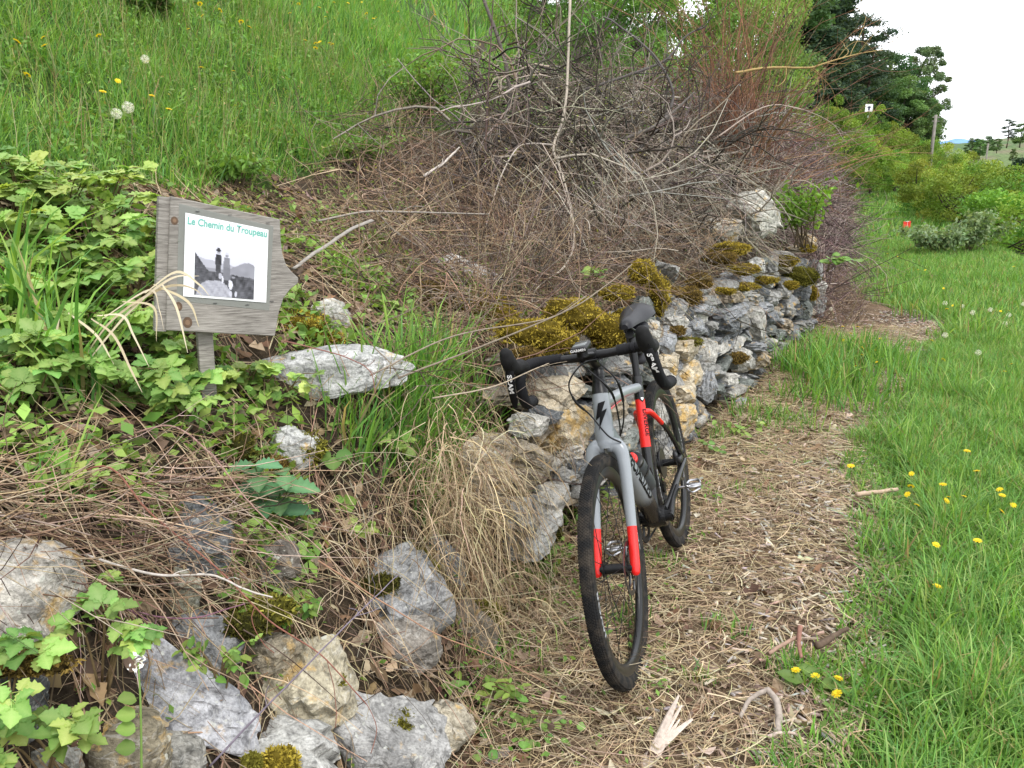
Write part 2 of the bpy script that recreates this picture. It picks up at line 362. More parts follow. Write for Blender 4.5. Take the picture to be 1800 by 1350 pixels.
# ================================================================== STONES
def ico(sub):
    bm = bmesh.new(); bmesh.ops.create_icosphere(bm, subdivisions=sub, radius=1); bm.verts.ensure_lookup_table()
    V = np.array([v.co[:] for v in bm.verts]); F = np.array([[v.index for v in f.verts] for f in bm.faces]); bm.free(); return V, F
ICO = {s: ico(s) for s in (1, 2, 3, 4, 5)}
def rock(dims, seed, sub=4, cuts=9, p=3.2, rough=.05, ledge=.05, lo=.6, hi=.9):
    r = np.random.default_rng(seed); V, F = ICO[sub]; V = V.copy()
    V /= (np.abs(V)**p).sum(1, keepdims=True)**(1/p)
    nz_ = SNoise(seed*3+1, 10); V *= (1+.12*nz_(V*.5))[:, None]
    for i in range(cuts+6):
        n = unit(r.normal(size=3)*np.array([1, 1, 1.])); s = (V@n); off = s.max()*r.uniform(lo, hi); e = np.maximum(s-off, 0); V -= e[:, None]*n*.96
    led = SNoise(seed*3+2, 8, 1)((V[:, 2:3]+.1*V[:, :1])*2.2)
    V[:, :2] *= (1+.45*ledge*np.sign(led)*np.minimum(np.abs(led)*3, 1))[:, None]
    V += (rough*.6*SNoise(seed*3+3, 26)(V*1.6))[:, None]*unit(V)
    V += (rough*.35*SNoise(seed*3+4, 26)(V*6))[:, None]*unit(V)
    for q in range(3):                                        # broken ledges along the bedding and two joints
        n = unit(r.normal(size=3)*(np.array([.25, .25, 1]) if q == 0 else np.array([1, 1, .4]))); h = V@n; st = (.20, .30, .38)[q]; g = (h+.10*SNoise(seed*3+7+q, 14)(V*1.4))/st
        V += n*(((np.floor(g)+np.clip((g-np.floor(g))*4, 0, 1))-g)*st*.62)[:, None]*(.6 if rough < .034 else 1)
    ext = (V.max(0)-V.min(0)); V = (V-(V.max(0)+V.min(0))/2)/ext*np.asarray(dims, float)
    me = npmesh('stone', V, F, None, True); me.set_sharp_from_angle(angle=math.radians(24)); return me
def stone_at(name, me, c, rot, col, lich=0., parent=None, **props):
    o = put(name, me, M_stone, parent, loc=c, rot=rot, **props); o.color = (*col, lich); return o
S_PALE = (.42, .405, .37); S_CREAM = (.46, .395, .29); S_GREY = (.24, .237, .225); S_BLUE = (.235, .243, .255); S_DARK = (.11, .117, .125)
S_GREEN = (.165, .18, .165); S_BROWN = (.30, .25, .185); S_WHITE = (.46, .455, .43); S_LAV = (.455, .455, .48)

# ---- the dry stone wall: every stone that shows is a part
wall = thing('dry_stone_wall', 'long low dry stone wall of grey and cream schist behind the bicycle, moss along its top', 'stone wall', (0.24, 3.14, 0))
bpy.context.view_layer.update()
_wallS = np.arange(1.2, 14, .008)
def wall_hit(x, y, batter=.16, inset=0.):
    r = ray(x, y); P = r[None]*_wallS[:, None]; P[:, 2] += CAM_H
    d = (Xw(P[:, 1])-P[:, 0])*.86; z0 = .012*np.maximum(0, P[:, 1]-5)
    k = d >= batter*np.maximum(P[:, 2]-z0, 0)+inset-.03
    i = int(np.argmax(k)) if k.any() else len(_wallS)-1
    return P[i].copy(), _wallS[i]
def wall_dir(Y): t = np.array([Xw(Y+.15)-Xw(Y-.15), .3]); return math.atan2(t[1], t[0])
WS = []      # (photo box, colour, lichen, tilt degrees)
def c8(a, b, c, d): return (1000+a/3.552, 400+b/3.552, 1000+c/3.552, 400+d/3.552)
def c4(a, b, c, d): return (840+a/3.068, 560+b/3.068, 840+c/3.068, 560+d/3.068)
for bx, col, li, ti in [
    ((590, 225, 755, 335), S_GREY, .0, 14), ((590, 390, 710, 475), S_GREY, .1, 4), ((462, 440, 560, 635), S_GREEN, .0, 5), ((588, 478, 790, 560), S_GREY, .1, -12),
    ((600, 540, 815, 625), S_PALE, .1, 8), ((792, 475, 948, 548), S_BLUE, 0, 10), ((755, 570, 903, 690), S_BLUE, 0, 8), ((1000, 395, 1115, 467), S_BROWN, .2, 2), ((1105, 390, 1245, 478), S_GREY, .1, 4),
    ((805, 420, 1005, 490), S_GREY, .1, 3), ((945, 503, 1155, 572), S_BLUE, 0, -10), ((930, 568, 1120, 672), S_DARK, 0, 12), ((1105, 512, 1295, 725), S_PALE, .02, 25), ((1010, 470, 1205, 522), S_GREY, 0, 3),
    ((1145, 472, 1335, 542), S_BLUE, 0, 6), ((1165, 197, 1252, 295), S_WHITE, 0, 30), ((1238, 215, 1342, 292), S_GREY, 0, 8), ((1095, 300, 1192, 372), S_BLUE, 0, -14), ((1235, 300, 1312, 372), S_PALE, 0, 20),
    ((1325, 360, 1422, 452), S_GREY, 0, 12), ((1408, 330, 1537, 462), S_DARK, 0, 10), ((1456, 462, 1542, 582), S_GREEN, 0, 4), ((1345, 462, 1462, 552), S_GREY, .2, 3), ((1245, 402, 1352, 502), S_GREY, 0, 10),
    ((1215, 530, 1362, 602), S_DARK, 0, 4), ((1345, 572, 1442, 642), S_BROWN, .2, 10), ((1295, 640, 1392, 712), S_GREEN, 0, 8), ((1382, 640, 1478, 712), S_BLUE, 0, 10), ((1415, 582, 1572, 652), S_GREY, .1, 0),
    ((1535, 205, 1612, 345), S_GREY, 0, 15), ((1552, 345, 1642, 445), S_PALE, 0, 20), ((1480, 50, 1605, 150), S_CREAM, .55, 15), ((1560, 440, 1640, 540), S_GREY, .1, 5), ((1570, 540, 1650, 640), S_GREY, .1, 5),
    ((478, 580, 625, 725), S_PALE, 0, 22), ((478, 682, 578, 812), S_PALE, .15, 20), ((568, 652, 705, 782), S_BLUE, 0, -20), ((655, 690, 880, 835), S_CREAM, .15, 4), ((845, 690, 948, 855), S_PALE, .1, 12),
    ((555, 788, 735, 965), S_CREAM, .35, 8), ((727, 820, 858, 988), S_CREAM, .4, 4), ((555, 868, 675, 992), S_PALE, .1, 14), ((688, 968, 858, 1112), S_CREAM, .15, 6), ((632, 985, 698, 1125), S_CREAM, .3, 0),
    ((690, 1108, 808, 1315), S_CREAM, .5, 8), ((848, 905, 965, 1090), S_BLUE, 0, 28), ((1000, 915, 1068, 988), S_PALE, 0, 0), ((1055, 765, 1185, 905), S_PALE, .05, 18), ((1125, 768, 1308, 892), S_BROWN, .25, 5),
    ((1095, 700, 1325, 772), S_BLUE, 0, 8), ((855, 845, 940, 930), S_GREY, .1, 5), ((540, 1000, 650, 1260), S_PALE, .05, 4), ((215, 818, 445, 930), S_GREY, .1, 4), ((230, 925, 450, 1060), S_DARK, .1, 6), ((240, 1050, 430, 1200), S_BROWN, .1, 0),
    ((250, 1190, 420, 1330), S_GREY, .1, 0), ((895, 590, 945, 640), S_GREY, 0, 0), ((1320, 720, 1400, 790), S_GREY, 0, 0), ((500, 610, 560, 660), S_DARK, 0, 0)]:
    WS.append((c8(*bx), col, li, ti))
for bx, col, li, ti in [
    ((350, 305, 615, 485), S_CREAM, .08, -4), ((425, 465, 645, 735), S_CREAM, .52, 18), ((535, 585, 655, 725), S_DARK, 0, 35), ((365, 475, 485, 585), S_DARK, 0, 10), ((285, 515, 405, 645), S_PALE, .1, 10),
    ((200, 665, 500, 960), S_BROWN, .08, 14), ((325, 915, 545, 1095), S_PALE, .05, 10), ((275, 1078, 505, 1245), S_WHITE, 0, -10), ((200, 965, 375, 1175), S_GREY, 0, 14), ((50, 865, 210, 1055), S_BROWN, .05, 20), ((40, 640, 200, 850), S_BROWN, .05, 5),
    ((490, 690, 570, 810), S_PALE, .1, 0), ((480, 805, 555, 905), S_GREY, .1, 0), ((500, 720, 620, 850), S_DARK, 0, 5), ((540, 850, 660, 1010), S_GREY, .1, 5)]:
    WS.append((c4(*bx), col, li, ti))
WALL_BOX = []
def wall_stone(bx, col, li, ti, inset=0., seed=0, sub=4, thick=None, parent=wall):
    x0, y0, x1, y1 = bx; cx, cy = (x0+x1)/2, (y0+y1)/2
    P, s = wall_hit(cx, cy, inset=inset); ang = wall_dir(P[1])
    wv = (x1-x0)*s/FPX; hv = (y1-y0)*s/FPX
    fore = abs(math.sin(ang - math.atan2(P[1], P[0])))            # the wall recedes: the stone is longer than it looks
    L = min(wv/max(fore, .45), wv*1.7, .55); th = thick or min(max(.7*L, .14), .30)
    me = rock((L*1.12, th, hv*1.10), 1000+seed, sub, 5, 4.6, .035, .05)
    nrm = np.array([-math.sin(ang), math.cos(ang), 0])            # into the bank
    c = P+nrm*(th*.36)
    o = stone_at('stone', me, tuple(c-np.array([0.24, 3.14, 0])), (rng.normal()*.10, math.radians(ti), ang+rng.normal()*.12), tuple(np.clip(np.array(col)*rng.uniform(.85, 1.12), 0, 1)), li, parent)
    return o
for i, q in enumerate(WS): wall_stone(*q, seed=i)
# filler stones set deeper in the joints, the length of the wall
k = 0
for Y in np.arange(3.2, 8.3, .17):
    for z in np.arange(.04, .80, .105):
        if rng.random() < .2: continue
        Yj = Y+rng.normal()*.04; zj = z+rng.normal()*.015+.012*max(0, Yj-5); d = .09+.17*z
        P = np.array([Xw(Yj)-d/.86, Yj, zj]); px, py, cz = pxof(P)
        if not (-50 < px < 1850): continue
        ang = wall_dir(Yj); cc = np.array([S_GREY, S_BLUE, S_DARK, S_PALE, S_BROWN, S_GREEN][rng.integers(0, 6)])*rng.uniform(.7, 1.05)
        me = rock((rng.uniform(.18, .40), .2, rng.uniform(.06, .12)), 2000+k, 3, 4, 4.6, .04)
        stone_at('stone', me, tuple(P-np.array([0.24, 3.14, 0])), (rng.normal()*.12, rng.normal()*.12, ang+rng.normal()*.15), tuple(cc), .1, wall); k += 1
# ---- loose rocks: photo box, colour, lichen, tilt(y), turn(z), label
def loose(label, bx, col, li=0., rot=(0, 0, 0), s=None, seed=0, lift=.0, dims=None, cuts=9, p=3.0, rough=.045, sub=5, ledge=.04, name='rock', grp=None):
    x0, y0, x1, y1 = bx; cx, cy = (x0+x1)/2, (y0+y1)/2
    P, sg = tp(cx, cy+.12*(y1-y0)); s = s or sg; c = at(cx, cy, s)
    wv = (x1-x0)*s/FPX; hv = (y1-y0)*s/FPX
    d = dims(wv, hv) if dims else (wv*1.04, min(wv, hv)*1.1, hv*1.08)
    me = rock(d, 3000+seed, sub, cuts, p, rough, ledge)
    dr = unit(ray(cx, cy)); c = c+dr*d[1]*.12
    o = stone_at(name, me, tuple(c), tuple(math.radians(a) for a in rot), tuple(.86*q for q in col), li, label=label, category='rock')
    if grp: o['group'] = grp
    return o
loose('big pale rounded boulder at the left edge, lying under dry twigs', (-130, 972, 128, 1185), (.50, .47, .42), .12, (8, 4, 10), seed=1, cuts=6, p=2.6)
loose('lavender grey flat slab slanting down to the right among bramble leaves', (95, 1110, 455, 1300), S_LAV, 0, (40, 33, -6), seed=2, dims=lambda w, h: (w*1.22, .15, .075), cuts=10, p=4, rough=.03, ledge=.06)
loose('grey rounded rock just above the lavender slab', (278, 1085, 432, 1195), (.27, .275, .28), 0, (10, 14, 5), seed=3, p=2.5)
loose('cream rock with a dark underside and rough broken face, right of the lavender slab', (440, 1120, 615, 1300), (.43, .385, .28), .1, (6, -24, 8), seed=4, rough=.06)
loose('bluish grey jagged rock at the rubble bank corner, below hanging dry grass', (612, 985, 792, 1135), (.31, .312, .315), 0, (12, -26, 15), seed=5, rough=.06)
loose('brownish grey block under the bluish jagged rock', (628, 1075, 775, 1180), (.27, .245, .215), .05, (0, 5, 10), seed=6, p=4)
loose('white rock with a yellow moss cushion on it at the bottom edge', (415, 1278, 600, 1420), S_WHITE, .05, (0, 8, 0), seed=7)
loose('grey striated slab at the bottom edge between two whitish rocks', (552, 1252, 775, 1420), (.335, .33, .32), .02, (20, 18, 10), seed=8, ledge=.09)
loose('small cream knobbly rock at the foot of the bank, nearest the path', (732, 1238, 822, 1355), (.50, .45, .35), .1, (0, 30, 0), seed=9)
loose('olive brown rock half hidden under the left end of the lavender slab', (135, 1245, 300, 1390), (.23, .20, .14), .25, (0, 0, 10), seed=10)
loose('small rough grey rock under the right end of the lavender slab', (255, 1290, 360, 1400), (.30, .29, .26), .05, (0, 5, 30), seed=11)
loose('upright greenish splinter of stone standing among dry twigs', (288, 995, 350, 1100), (.34, .33, .25), .1, (0, 8, 20), seed=12, p=4.5)
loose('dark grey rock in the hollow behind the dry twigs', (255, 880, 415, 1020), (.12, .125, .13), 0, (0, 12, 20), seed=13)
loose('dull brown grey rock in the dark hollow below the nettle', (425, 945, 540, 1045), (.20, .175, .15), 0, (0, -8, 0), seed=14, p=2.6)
loose('tan rock under the mossy clump, touching the cream rock', (398, 1105, 530, 1205), (.30, .26, .19), .15, (0, -10, 0), seed=15)
loose('long white flat topped stone lying beside the sign post', (350, 612, 722, 715), (.50, .50, .49), .02, (14, -4, -6), seed=16, dims=lambda w, h: (w*1.03, .22, h*.92), cuts=6, p=4.5, rough=.03, ledge=.03)
loose('pale speckled stone between the sign board and yellow moss', (545, 528, 620, 595), (.45, .44, .40), .05, (0, 10, 0), seed=17, p=2.6)
loose('white stone showing through brown moss above the nettle', (466, 752, 552, 850), (.45, .45, .43), .05, (0, 20, 0), seed=18)
loose('white layered rock in the dry brush left of the saddle', (748, 455, 893, 515), (.62, .60, .58), .02, (10, 10, -10), seed=19, ledge=.1)
loose('pale blue stone at the foot of the dead branches above the mossy wall top', (1060, 437, 1122, 478), (.5, .52, .55), 0, (0, 4, 0), seed=20)
loose('large white boulder standing on top of the wall under grey branches', (1272, 338, 1366, 420), (.56, .54, .48), .08, (0, 16, 20), seed=21, cuts=8, s=6.6)
loose('orange tinged flat stone on the wall top left of the large white boulder', (1225, 385, 1312, 428), (.5, .46, .40), .35, (0, 0, 20), seed=22, s=6.3)
loose('pale stone in the leaf litter near the lower left corner', (40, 1310, 150, 1390), (.48, .46, .40), .05, (0, 20, 0), seed=23)
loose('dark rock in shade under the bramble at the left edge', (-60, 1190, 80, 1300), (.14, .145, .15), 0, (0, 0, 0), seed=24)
loose('mossy brown rock right of the bluish jagged rock', (795, 1050, 880, 1170), (.22, .19, .15), .1, (0, 0, 0), seed=25)
loose('grey shard standing under the hanging dry grass', (760, 930, 812, 1040), (.30, .33, .37), 0, (0, -18, 10), seed=26, p=4)
loose('small pale stone fallen at the foot of the wall beside the yellow stained stone', (1280, 655, 1312, 690), (.42, .42, .42), 0, (0, 0, 0), seed=27, sub=3)
loose('small grey stone lying in straw below the far wall', (1290, 700, 1312, 722), (.36, .37, .39), 0, (0, 0, 0), seed=28, sub=3)

# ================================================================== MOSS (fuzzy cushions over stones and bank)
def moss_all():
    parts = []
    def cushion(c, r3, n, cols, L=.02, seed=0):
        nzs = SNoise(500+seed, 14)
        th = rng.normal(size=(n, 3)); th = unit(th)
        rad = 1+.30*nzs(th*1.3)+.24*nzs(th*3.5)+.12*nzs(th*9); P0 = c+th*rad[:, None]*r3; nr = unit(th/r3)
        d = unit(nr+rng.normal(size=(n, 3))*.8); ln = L*rng.uniform(.5, 1.3, n)
        P = np.stack([P0-d*ln[:, None]*.4, P0+d*ln[:, None]*.5, P0+d*ln[:, None]], 1)
        sd = unit(np.cross(d, rng.normal(size=(n, 3))))
        wd = np.stack([np.full(n, .0031), np.full(n, .0024), np.zeros(n)], 1)*rng.uniform(.7, 1.4, (n, 1))*(L/.02)**.5
        tone = (.5+.5*nzs(th*2.5))[:, None]; a, b = np.array(cols[0]), np.array(cols[1])
        C = (a*(1-tone)+b*tone)*rng.uniform(.35, 1.5, (n, 1))
        parts.append(ribbons(P, sd, wd, np.clip(C, .01, .9)))
        V, F = ICO[3]; rad2 = 1+.30*nzs(V*1.3)+.24*nzs(V*3.5)+.12*nzs(V*9); parts.append((c+V*rad2[:, None]*r3*.96, np.c_[F, F[:, 2]], np.tile(a*.55, (len(V), 1))))
    OCH = ((.17, .125, .018), (.54, .42, .07)); OLV = ((.10, .095, .016), (.30, .28, .05)); BRN = ((.11, .075, .025), (.32, .22, .06)); YEL = ((.20, .15, .02), (.52, .42, .07)); DRK = ((.05, .05, .012), (.12, .115, .02))
    L = [((490, 545, 570, 600), YEL), ((540, 580, 600, 612), OCH), ((470, 752, 560, 830), OLV), ((385, 757, 445, 835), DRK), ((455, 800, 500, 840), BRN), ((880, 540, 985, 610), OCH), ((965, 495, 1050, 590), OCH), ((1020, 520, 1110, 615), OCH), ((940, 585, 975, 625), YEL),
         ((1085, 530, 1120, 570), OCH), ((700, 490, 800, 560), BRN), ((800, 510, 900, 590), OCH), ((1110, 440, 1150, 500), OCH), ((1140, 450, 1172, 560), OCH), ((1192, 488, 1230, 540), BRN), ((1165, 500, 1200, 520), BRN), ((1245, 500, 1290, 518), OCH), ((1210, 470, 1250, 510), BRN),
         ((1285, 455, 1330, 485), OCH), ((1290, 490, 1330, 512), OCH), ((1380, 455, 1432, 505), OLV), ((1360, 440, 1400, 470), OCH), ((1372, 487, 1402, 510), OCH), ((1408, 422, 1432, 446), OCH), ((1424, 495, 1437, 530), OCH), ((1170, 565, 1202, 590), BRN), ((1192, 585, 1232, 610), OLV),
         ((1255, 415, 1312, 450), OCH), ((1240, 430, 1290, 470), BRN), ((1282, 610, 1312, 640), BRN), ((462, 1310, 520, 1375), YEL), ((430, 1325, 455, 1350), OLV), ((425, 1045, 510, 1100), OLV), ((400, 1080, 470, 1120), DRK), ((680, 960, 760, 1030), OLV), ((810, 1050, 880, 1120), OLV),
         ((955, 915, 985, 950), DRK), ((5, 1150, 110, 1180), BRN), ((660, 1250, 720, 1285), OLV), ((560, 1180, 600, 1215), OLV), ((640, 1010, 700, 1050), DRK), ((940, 560, 1010, 625), OCH), ((1040, 560, 1095, 600), OCH), ((1330, 480, 1365, 500), OCH), ((1060, 490, 1110, 530), OCH), ((1000, 1000, 1030, 1015), OLV), ((900, 600, 950, 640), BRN)]
    for i, (bx, cols) in enumerate(L):
        x0, y0, x1, y1 = bx; cx, cy = (x0+x1)/2, (y0+y1)/2
        P, s = tp(cx, cy)
        if cx > 900 and cy > 430 and cx < 1450: 
            Pw, sw = wall_hit(cx, cy)
            if sw < s+.35 or cy > 520: P, s = Pw, min(sw, s+.5)
        elif cy < 1000: s -= .03
        else: s -= .10
        c = at(cx, cy+(.12*(y1-y0) if cx > 860 else 0), s+.01); rx = (x1-x0)/2*s/FPX; rz = (y1-y0)/2*s/FPX
        cushion(c, np.array([rx*1.15, (rx+rz)*.5, rz*(.62 if cx > 860 and cy < 640 else .8)]), int(900+27e4*rx*rz), cols, .0078, i)
    V, Q, C = cat(parts)
    put('moss', npmesh('moss', V, Q, C), M_moss, kind='stuff')
moss_all()

# ================================================================== BICYCLE
# the bicycle's own axes: x forward, y to its left, z up; the origin is where the rear tyre stands
BX, BY, BHEAD, BLEAN, BSTEER = .7192, 3.1982, -2.80756, .22786, .032
_f = np.array([math.sin(BHEAD), math.cos(BHEAD), 0]); _l = np.array([-_f[1], _f[0], 0]); _u = np.array([0, 0, 1.])
_l2 = _l*math.cos(BLEAN)+_u*math.sin(BLEAN); _u2 = -_l*math.sin(BLEAN)+_u*math.cos(BLEAN)
bike = thing('bicycle', 'grey and red gravel bicycle with drop handlebar leaning against the stone wall', 'bicycle')
bike.matrix_world = Matrix(((_f[0], _l2[0], _u2[0], BX), (_f[1], _l2[1], _u2[1], BY), (_f[2], _l2[2], _u2[2], .0), (0, 0, 0, 1)))
def bike_world(p): return np.array(bike.matrix_world @ Vector(p))
R_, WB = .345, 1.02; HA = math.radians(71.5)
AX = np.array([-math.cos(HA), 0, math.sin(HA)]); PF = np.array([math.sin(HA), 0, math.cos(HA)])
FA = np.array([WB, 0, R_]); S0 = FA-PF*.05
def steer(P):
    d = np.asarray(P)-S0; c, s = math.cos(BSTEER), math.sin(BSTEER)
    return S0+d*c+np.cross(AX, d)*s+AX*(d@AX)[..., None]*(1-c)
GREY = (.235, .255, .275); BLACK = (.008, .008, .009); RED = (.62, .014, .012)
M_black = plain('black_parts', (.009, .009, .010), .38, 0, .28); M_rubber = plain('rubber', (.014, .014, .0145), .8, 0, .16, .25, 60)
_m, _t, _b, _o = newmat('dusty_rubber'); _c = N(_t, 'ShaderNodeMix', data_type='RGBA'); _c.inputs['A'].default_value = (.013, .013, .0135, 1); _c.inputs['B'].default_value = (.11, .088, .065, 1)
_t.links.new(ramp(_t, noise(_t, 22, 8, rough=.7), [(.45, 0.), (.75, .55)]), _c.inputs['Factor']); _t.links.new(_c.outputs['Result'], _b.inputs['Base Color']); _b.inputs['Roughness'].default_value = .85; _b.inputs['Specular IOR Level'].default_value = .15; M_tyre = _m
M_tape = plain('bar_tape_cloth', (.010, .010, .012), .75, 0, .18); M_carbon = plain('rim_carbon', (.013, .013, .014), .33, 0, .3, .2, 30)
M_steel = plain('steel', (.5, .5, .52), .28, 1.0); M_darkmetal = plain('dark_steel', (.09, .09, .095), .35, .9); M_red = plain('red_plastic', (.60, .02, .015), .4)
M_white = plain('white_print', (.75, .75, .75), .5); M_blackprint = plain('black_print', (.006, .006, .007), .5, 0, .12); M_greyprint = plain('grey_print', (.35, .36, .38), .5)
def bpart(name, acc, mat, parent=None, st=False, sharp=40, **pr):
    return put(name, acc.mesh(name, True, sharp, steer if st else None), mat, parent or bike, **pr)
def lettering(name, txt, size, fn, mat, parent, bold=.0, cuts=10, shear=0., squeeze=1.0):
    """flat lettering laid on a curved surface: fn maps (along, across) in metres to a point"""
    cu = bpy.data.curves.new('t', 'FONT'); cu.body = txt; cu.size = size; cu.align_x = 'CENTER'; cu.align_y = 'CENTER'; cu.offset = bold; cu.shear = shear; cu.resolution_u = 3
    o = bpy.data.objects.new('t', cu); COL.objects.link(o); dg = bpy.context.evaluated_depsgraph_get(); me = bpy.data.meshes.new_from_object(o.evaluated_get(dg))
    bpy.data.objects.remove(o); bpy.data.curves.remove(cu)
    bm = bmesh.new(); bm.from_mesh(me)
    ys = [v.co.y for v in bm.verts]
    for y in np.linspace(min(ys), max(ys), cuts+2)[1:-1]:
        bmesh.ops.bisect_plane(bm, geom=bm.verts[:]+bm.edges[:]+bm.faces[:], plane_co=(0, y, 0), plane_no=(0, 1, 0))
    for v in bm.verts: v.co = Vector(fn(v.co.x*squeeze, v.co.y))
    bm.to_mesh(me); bm.free(); me.name = name
    return put(name, me, mat, parent)

# ---- frame
BB = np.array([.41, 0, .27]); HB = S0+AX*.392; HT = S0+AX*.53; SCL = np.array([.270, 0, .735])
fr = Acc()
def add(acc, P, r, col, **k): V, F = tube(P, r, **k); acc.add(V, F, col)
add(fr, [S0+AX*.388, S0+AX*.41, S0+AX*.47, S0+AX*.535], [.029, .031, .0285, .0265], GREY, sides=18, sub=3, up=(0, 1, 0))
DT0 = S0+AX*.42+PF*-.004; DT1 = BB+np.array([.02, 0, .012])
dt = lambda t: DT0+(DT1-DT0)*t
DTR = lambda t: .0315+.0055*np.sin(np.pi*np.clip(t, 0, 1))
k = 40; tt = np.linspace(-.02, 1.0, k)
V, F = tube([dt(t) for t in tt], [DTR(t) for t in tt], sides=20, up=(0, 1, 0)); fade = np.repeat(sst(tt, .66, .80), 20)[:, None]
fr.add(V, F, np.array(GREY)*(1-fade)+np.array(BLACK)*fade)
add(fr, [S0+AX*.50, S0+AX*.49+np.array([-.07, 0, .004]), np.array([.52, 0, .772]), SCL+np.array([.02, 0, .0])], [.026, .0215, .0185, .0175], GREY, sides=16, sub=5, up=(0, 1, 0))
# thin red edge line under the top tube
add(fr, [S0+AX*.47+np.array([-.045, 0, -.006]), np.array([.64, 0, .762]), np.array([.52, 0, .7537])], [.004, .004, .003], RED, sides=6, sub=5)
stv = unit(SCL-BB); L_st = np.linalg.norm(SCL-BB); stp = lambda t: BB+(SCL-BB)*t
for a, b, c in ((.0, .53, BLACK), (.53, .90, RED), (.90, 1.05, BLACK)):
    add(fr, [stp(a), stp((a+b)/2), stp(b)], [.020, .019, .0185], c, sides=16, up=(0, 1, 0))
add(fr, [stp(1.03), stp(1.075)], [.0215, .0215], BLACK, sides=16, up=(0, 1, 0))
# the pointed lower end of the red field
for s in (1, -1):
    pass
for s in (1, -1):
    SS = catmull([stp(.80)+[0, s*.010, 0], stp(.79)+[-.035, s*.030, -.012], [.13, s*.050, .515], [.03, s*.064, .385], [.0, s*.066, .36]], 8)
    n = len(SS); cut = int(n*.40)
    V, F = tube(SS[:cut+1], np.linspace(.0125, .0095, cut+1), 10, up=(0, 1, 0)); fr.add(V, F, RED)
    V, F = tube(SS[cut:], np.linspace(.0095, .0085, n-cut), 10, up=(0, 1, 0)); fr.add(V, F, BLACK)
    add(fr, [BB+[-.015, s*.030, .0], [.30, s*.046, .292], [.14, s*.058, .325], [.03, s*.066, .345], [.0, s*.066, .35]], [.017, .0155, .0125, .011, .012], BLACK, sides=12, sub=6, up=(0, 0, 1))
    V, F = box((-.004, s*.066, .352), (.045, .011, .05)); fr.add(V, F, BLACK)
add(fr, [BB+[0, -.044, 0], BB+[0, 0, 0], BB+[0, .044, 0]], [.036, .041, .036], BLACK, sides=20)
frame = bpart('frame', fr, M_paint)
# the word along both sides of the down tube, on the seat tube, and the mark on the head tube
dtd = unit(DT1-DT0); dtn = np.cross(dtd, [0, 1, 0]); dtL = np.linalg.norm(DT1-DT0)
if dtn[2] < 0: dtn = -dtn
for s in (1, -1):
    def fn(x, y, s=s):
        t = .47+(x*(1 if s > 0 else 1))/dtL*(-1 if s < 0 else 1)*1.0; rr = DTR(t)+.0008; a = math.radians(-6)+y/rr
        return dt(t)+rr*(math.cos(a)*np.array([0, s, 0])+math.sin(a)*dtn)
    lettering('lettering', 'SPECIALIZED', .060, fn, M_blackprint, frame, .0016, 10, .18, .95)
def fn(x, y):
    t = .715-x/L_st; rr = .0196; a = y/rr; nrm = np.cross(stv, [0, 1, 0]); nrm = nrm if nrm[0] > 0 else -nrm
    aa = math.radians(52)+a; return stp(t)+rr*(math.cos(aa)*nrm+math.sin(aa)*np.array([0, 1, 0]))
lettering('lettering', 'DIVERGE', .026, fn, M_blackprint, frame, .0006, 8)
hmk = Acc()   # bold slanted S-like flash on the front of the head tube
mark = [(-.006, .040), (.017, .046), (.003, .014), (.020, .022), (-.013, -.046), (-.004, -.002), (-.020, -.012)]
def hfn(x, y):
    rr = .0305; a = x/rr+.12; c = S0+AX*(.463+y); return c+(rr+.0012)*(math.cos(a)*PF+math.sin(a)*np.array([0, 1, 0]))
bm = bmesh.new(); bm.faces.new([bm.verts.new((x, y, 0)) for x, y in mark])
bmesh.ops.triangulate(bm, faces=bm.faces[:])
for x in np.linspace(-.018, .018, 9): bmesh.ops.bisect_plane(bm, geom=bm.verts[:]+bm.edges[:]+bm.faces[:], plane_co=(x, 0, 0), plane_no=(1, 0, 0))
for y in np.linspace(-.04, .04, 7): bmesh.ops.bisect_plane(bm, geom=bm.verts[:]+bm.edges[:]+bm.faces[:], plane_co=(0, y, 0), plane_no=(0, 1, 0))
for v in bm.verts: v.co = Vector(hfn(v.co.x, v.co.y))
me = bpy.data.meshes.new('head_badge'); bm.to_mesh(me); bm.free(); put('head_badge', me, M_blackprint, frame)
# small shield with a white mark at the top of the seat tube
def shield(sc, off):
    pts = [(-.010, .010), (.010, .010), (.010, -.002), (.0, -.013), (-.010, -.002)]; nrm = np.cross(stv, [0, 1, 0]); nrm = nrm if nrm[0] > 0 else -nrm; V = []
    for x, y in pts:
        a = math.radians(40)+x*sc/.0195; V.append(stp(.90+y*sc/L_st)+(.0195+off)*(math.cos(a)*nrm+math.sin(a)*np.array([0, 1, 0])))
    return V, [[0, 1, 2, 3, 4]]
for sc, off, m in ((1, .0008, M_blackprint), (.5, .0014, M_white)):
    a = Acc(); V, F = shield(sc, off); a.add(V, F); bpart('shield_badge', a, m, frame)

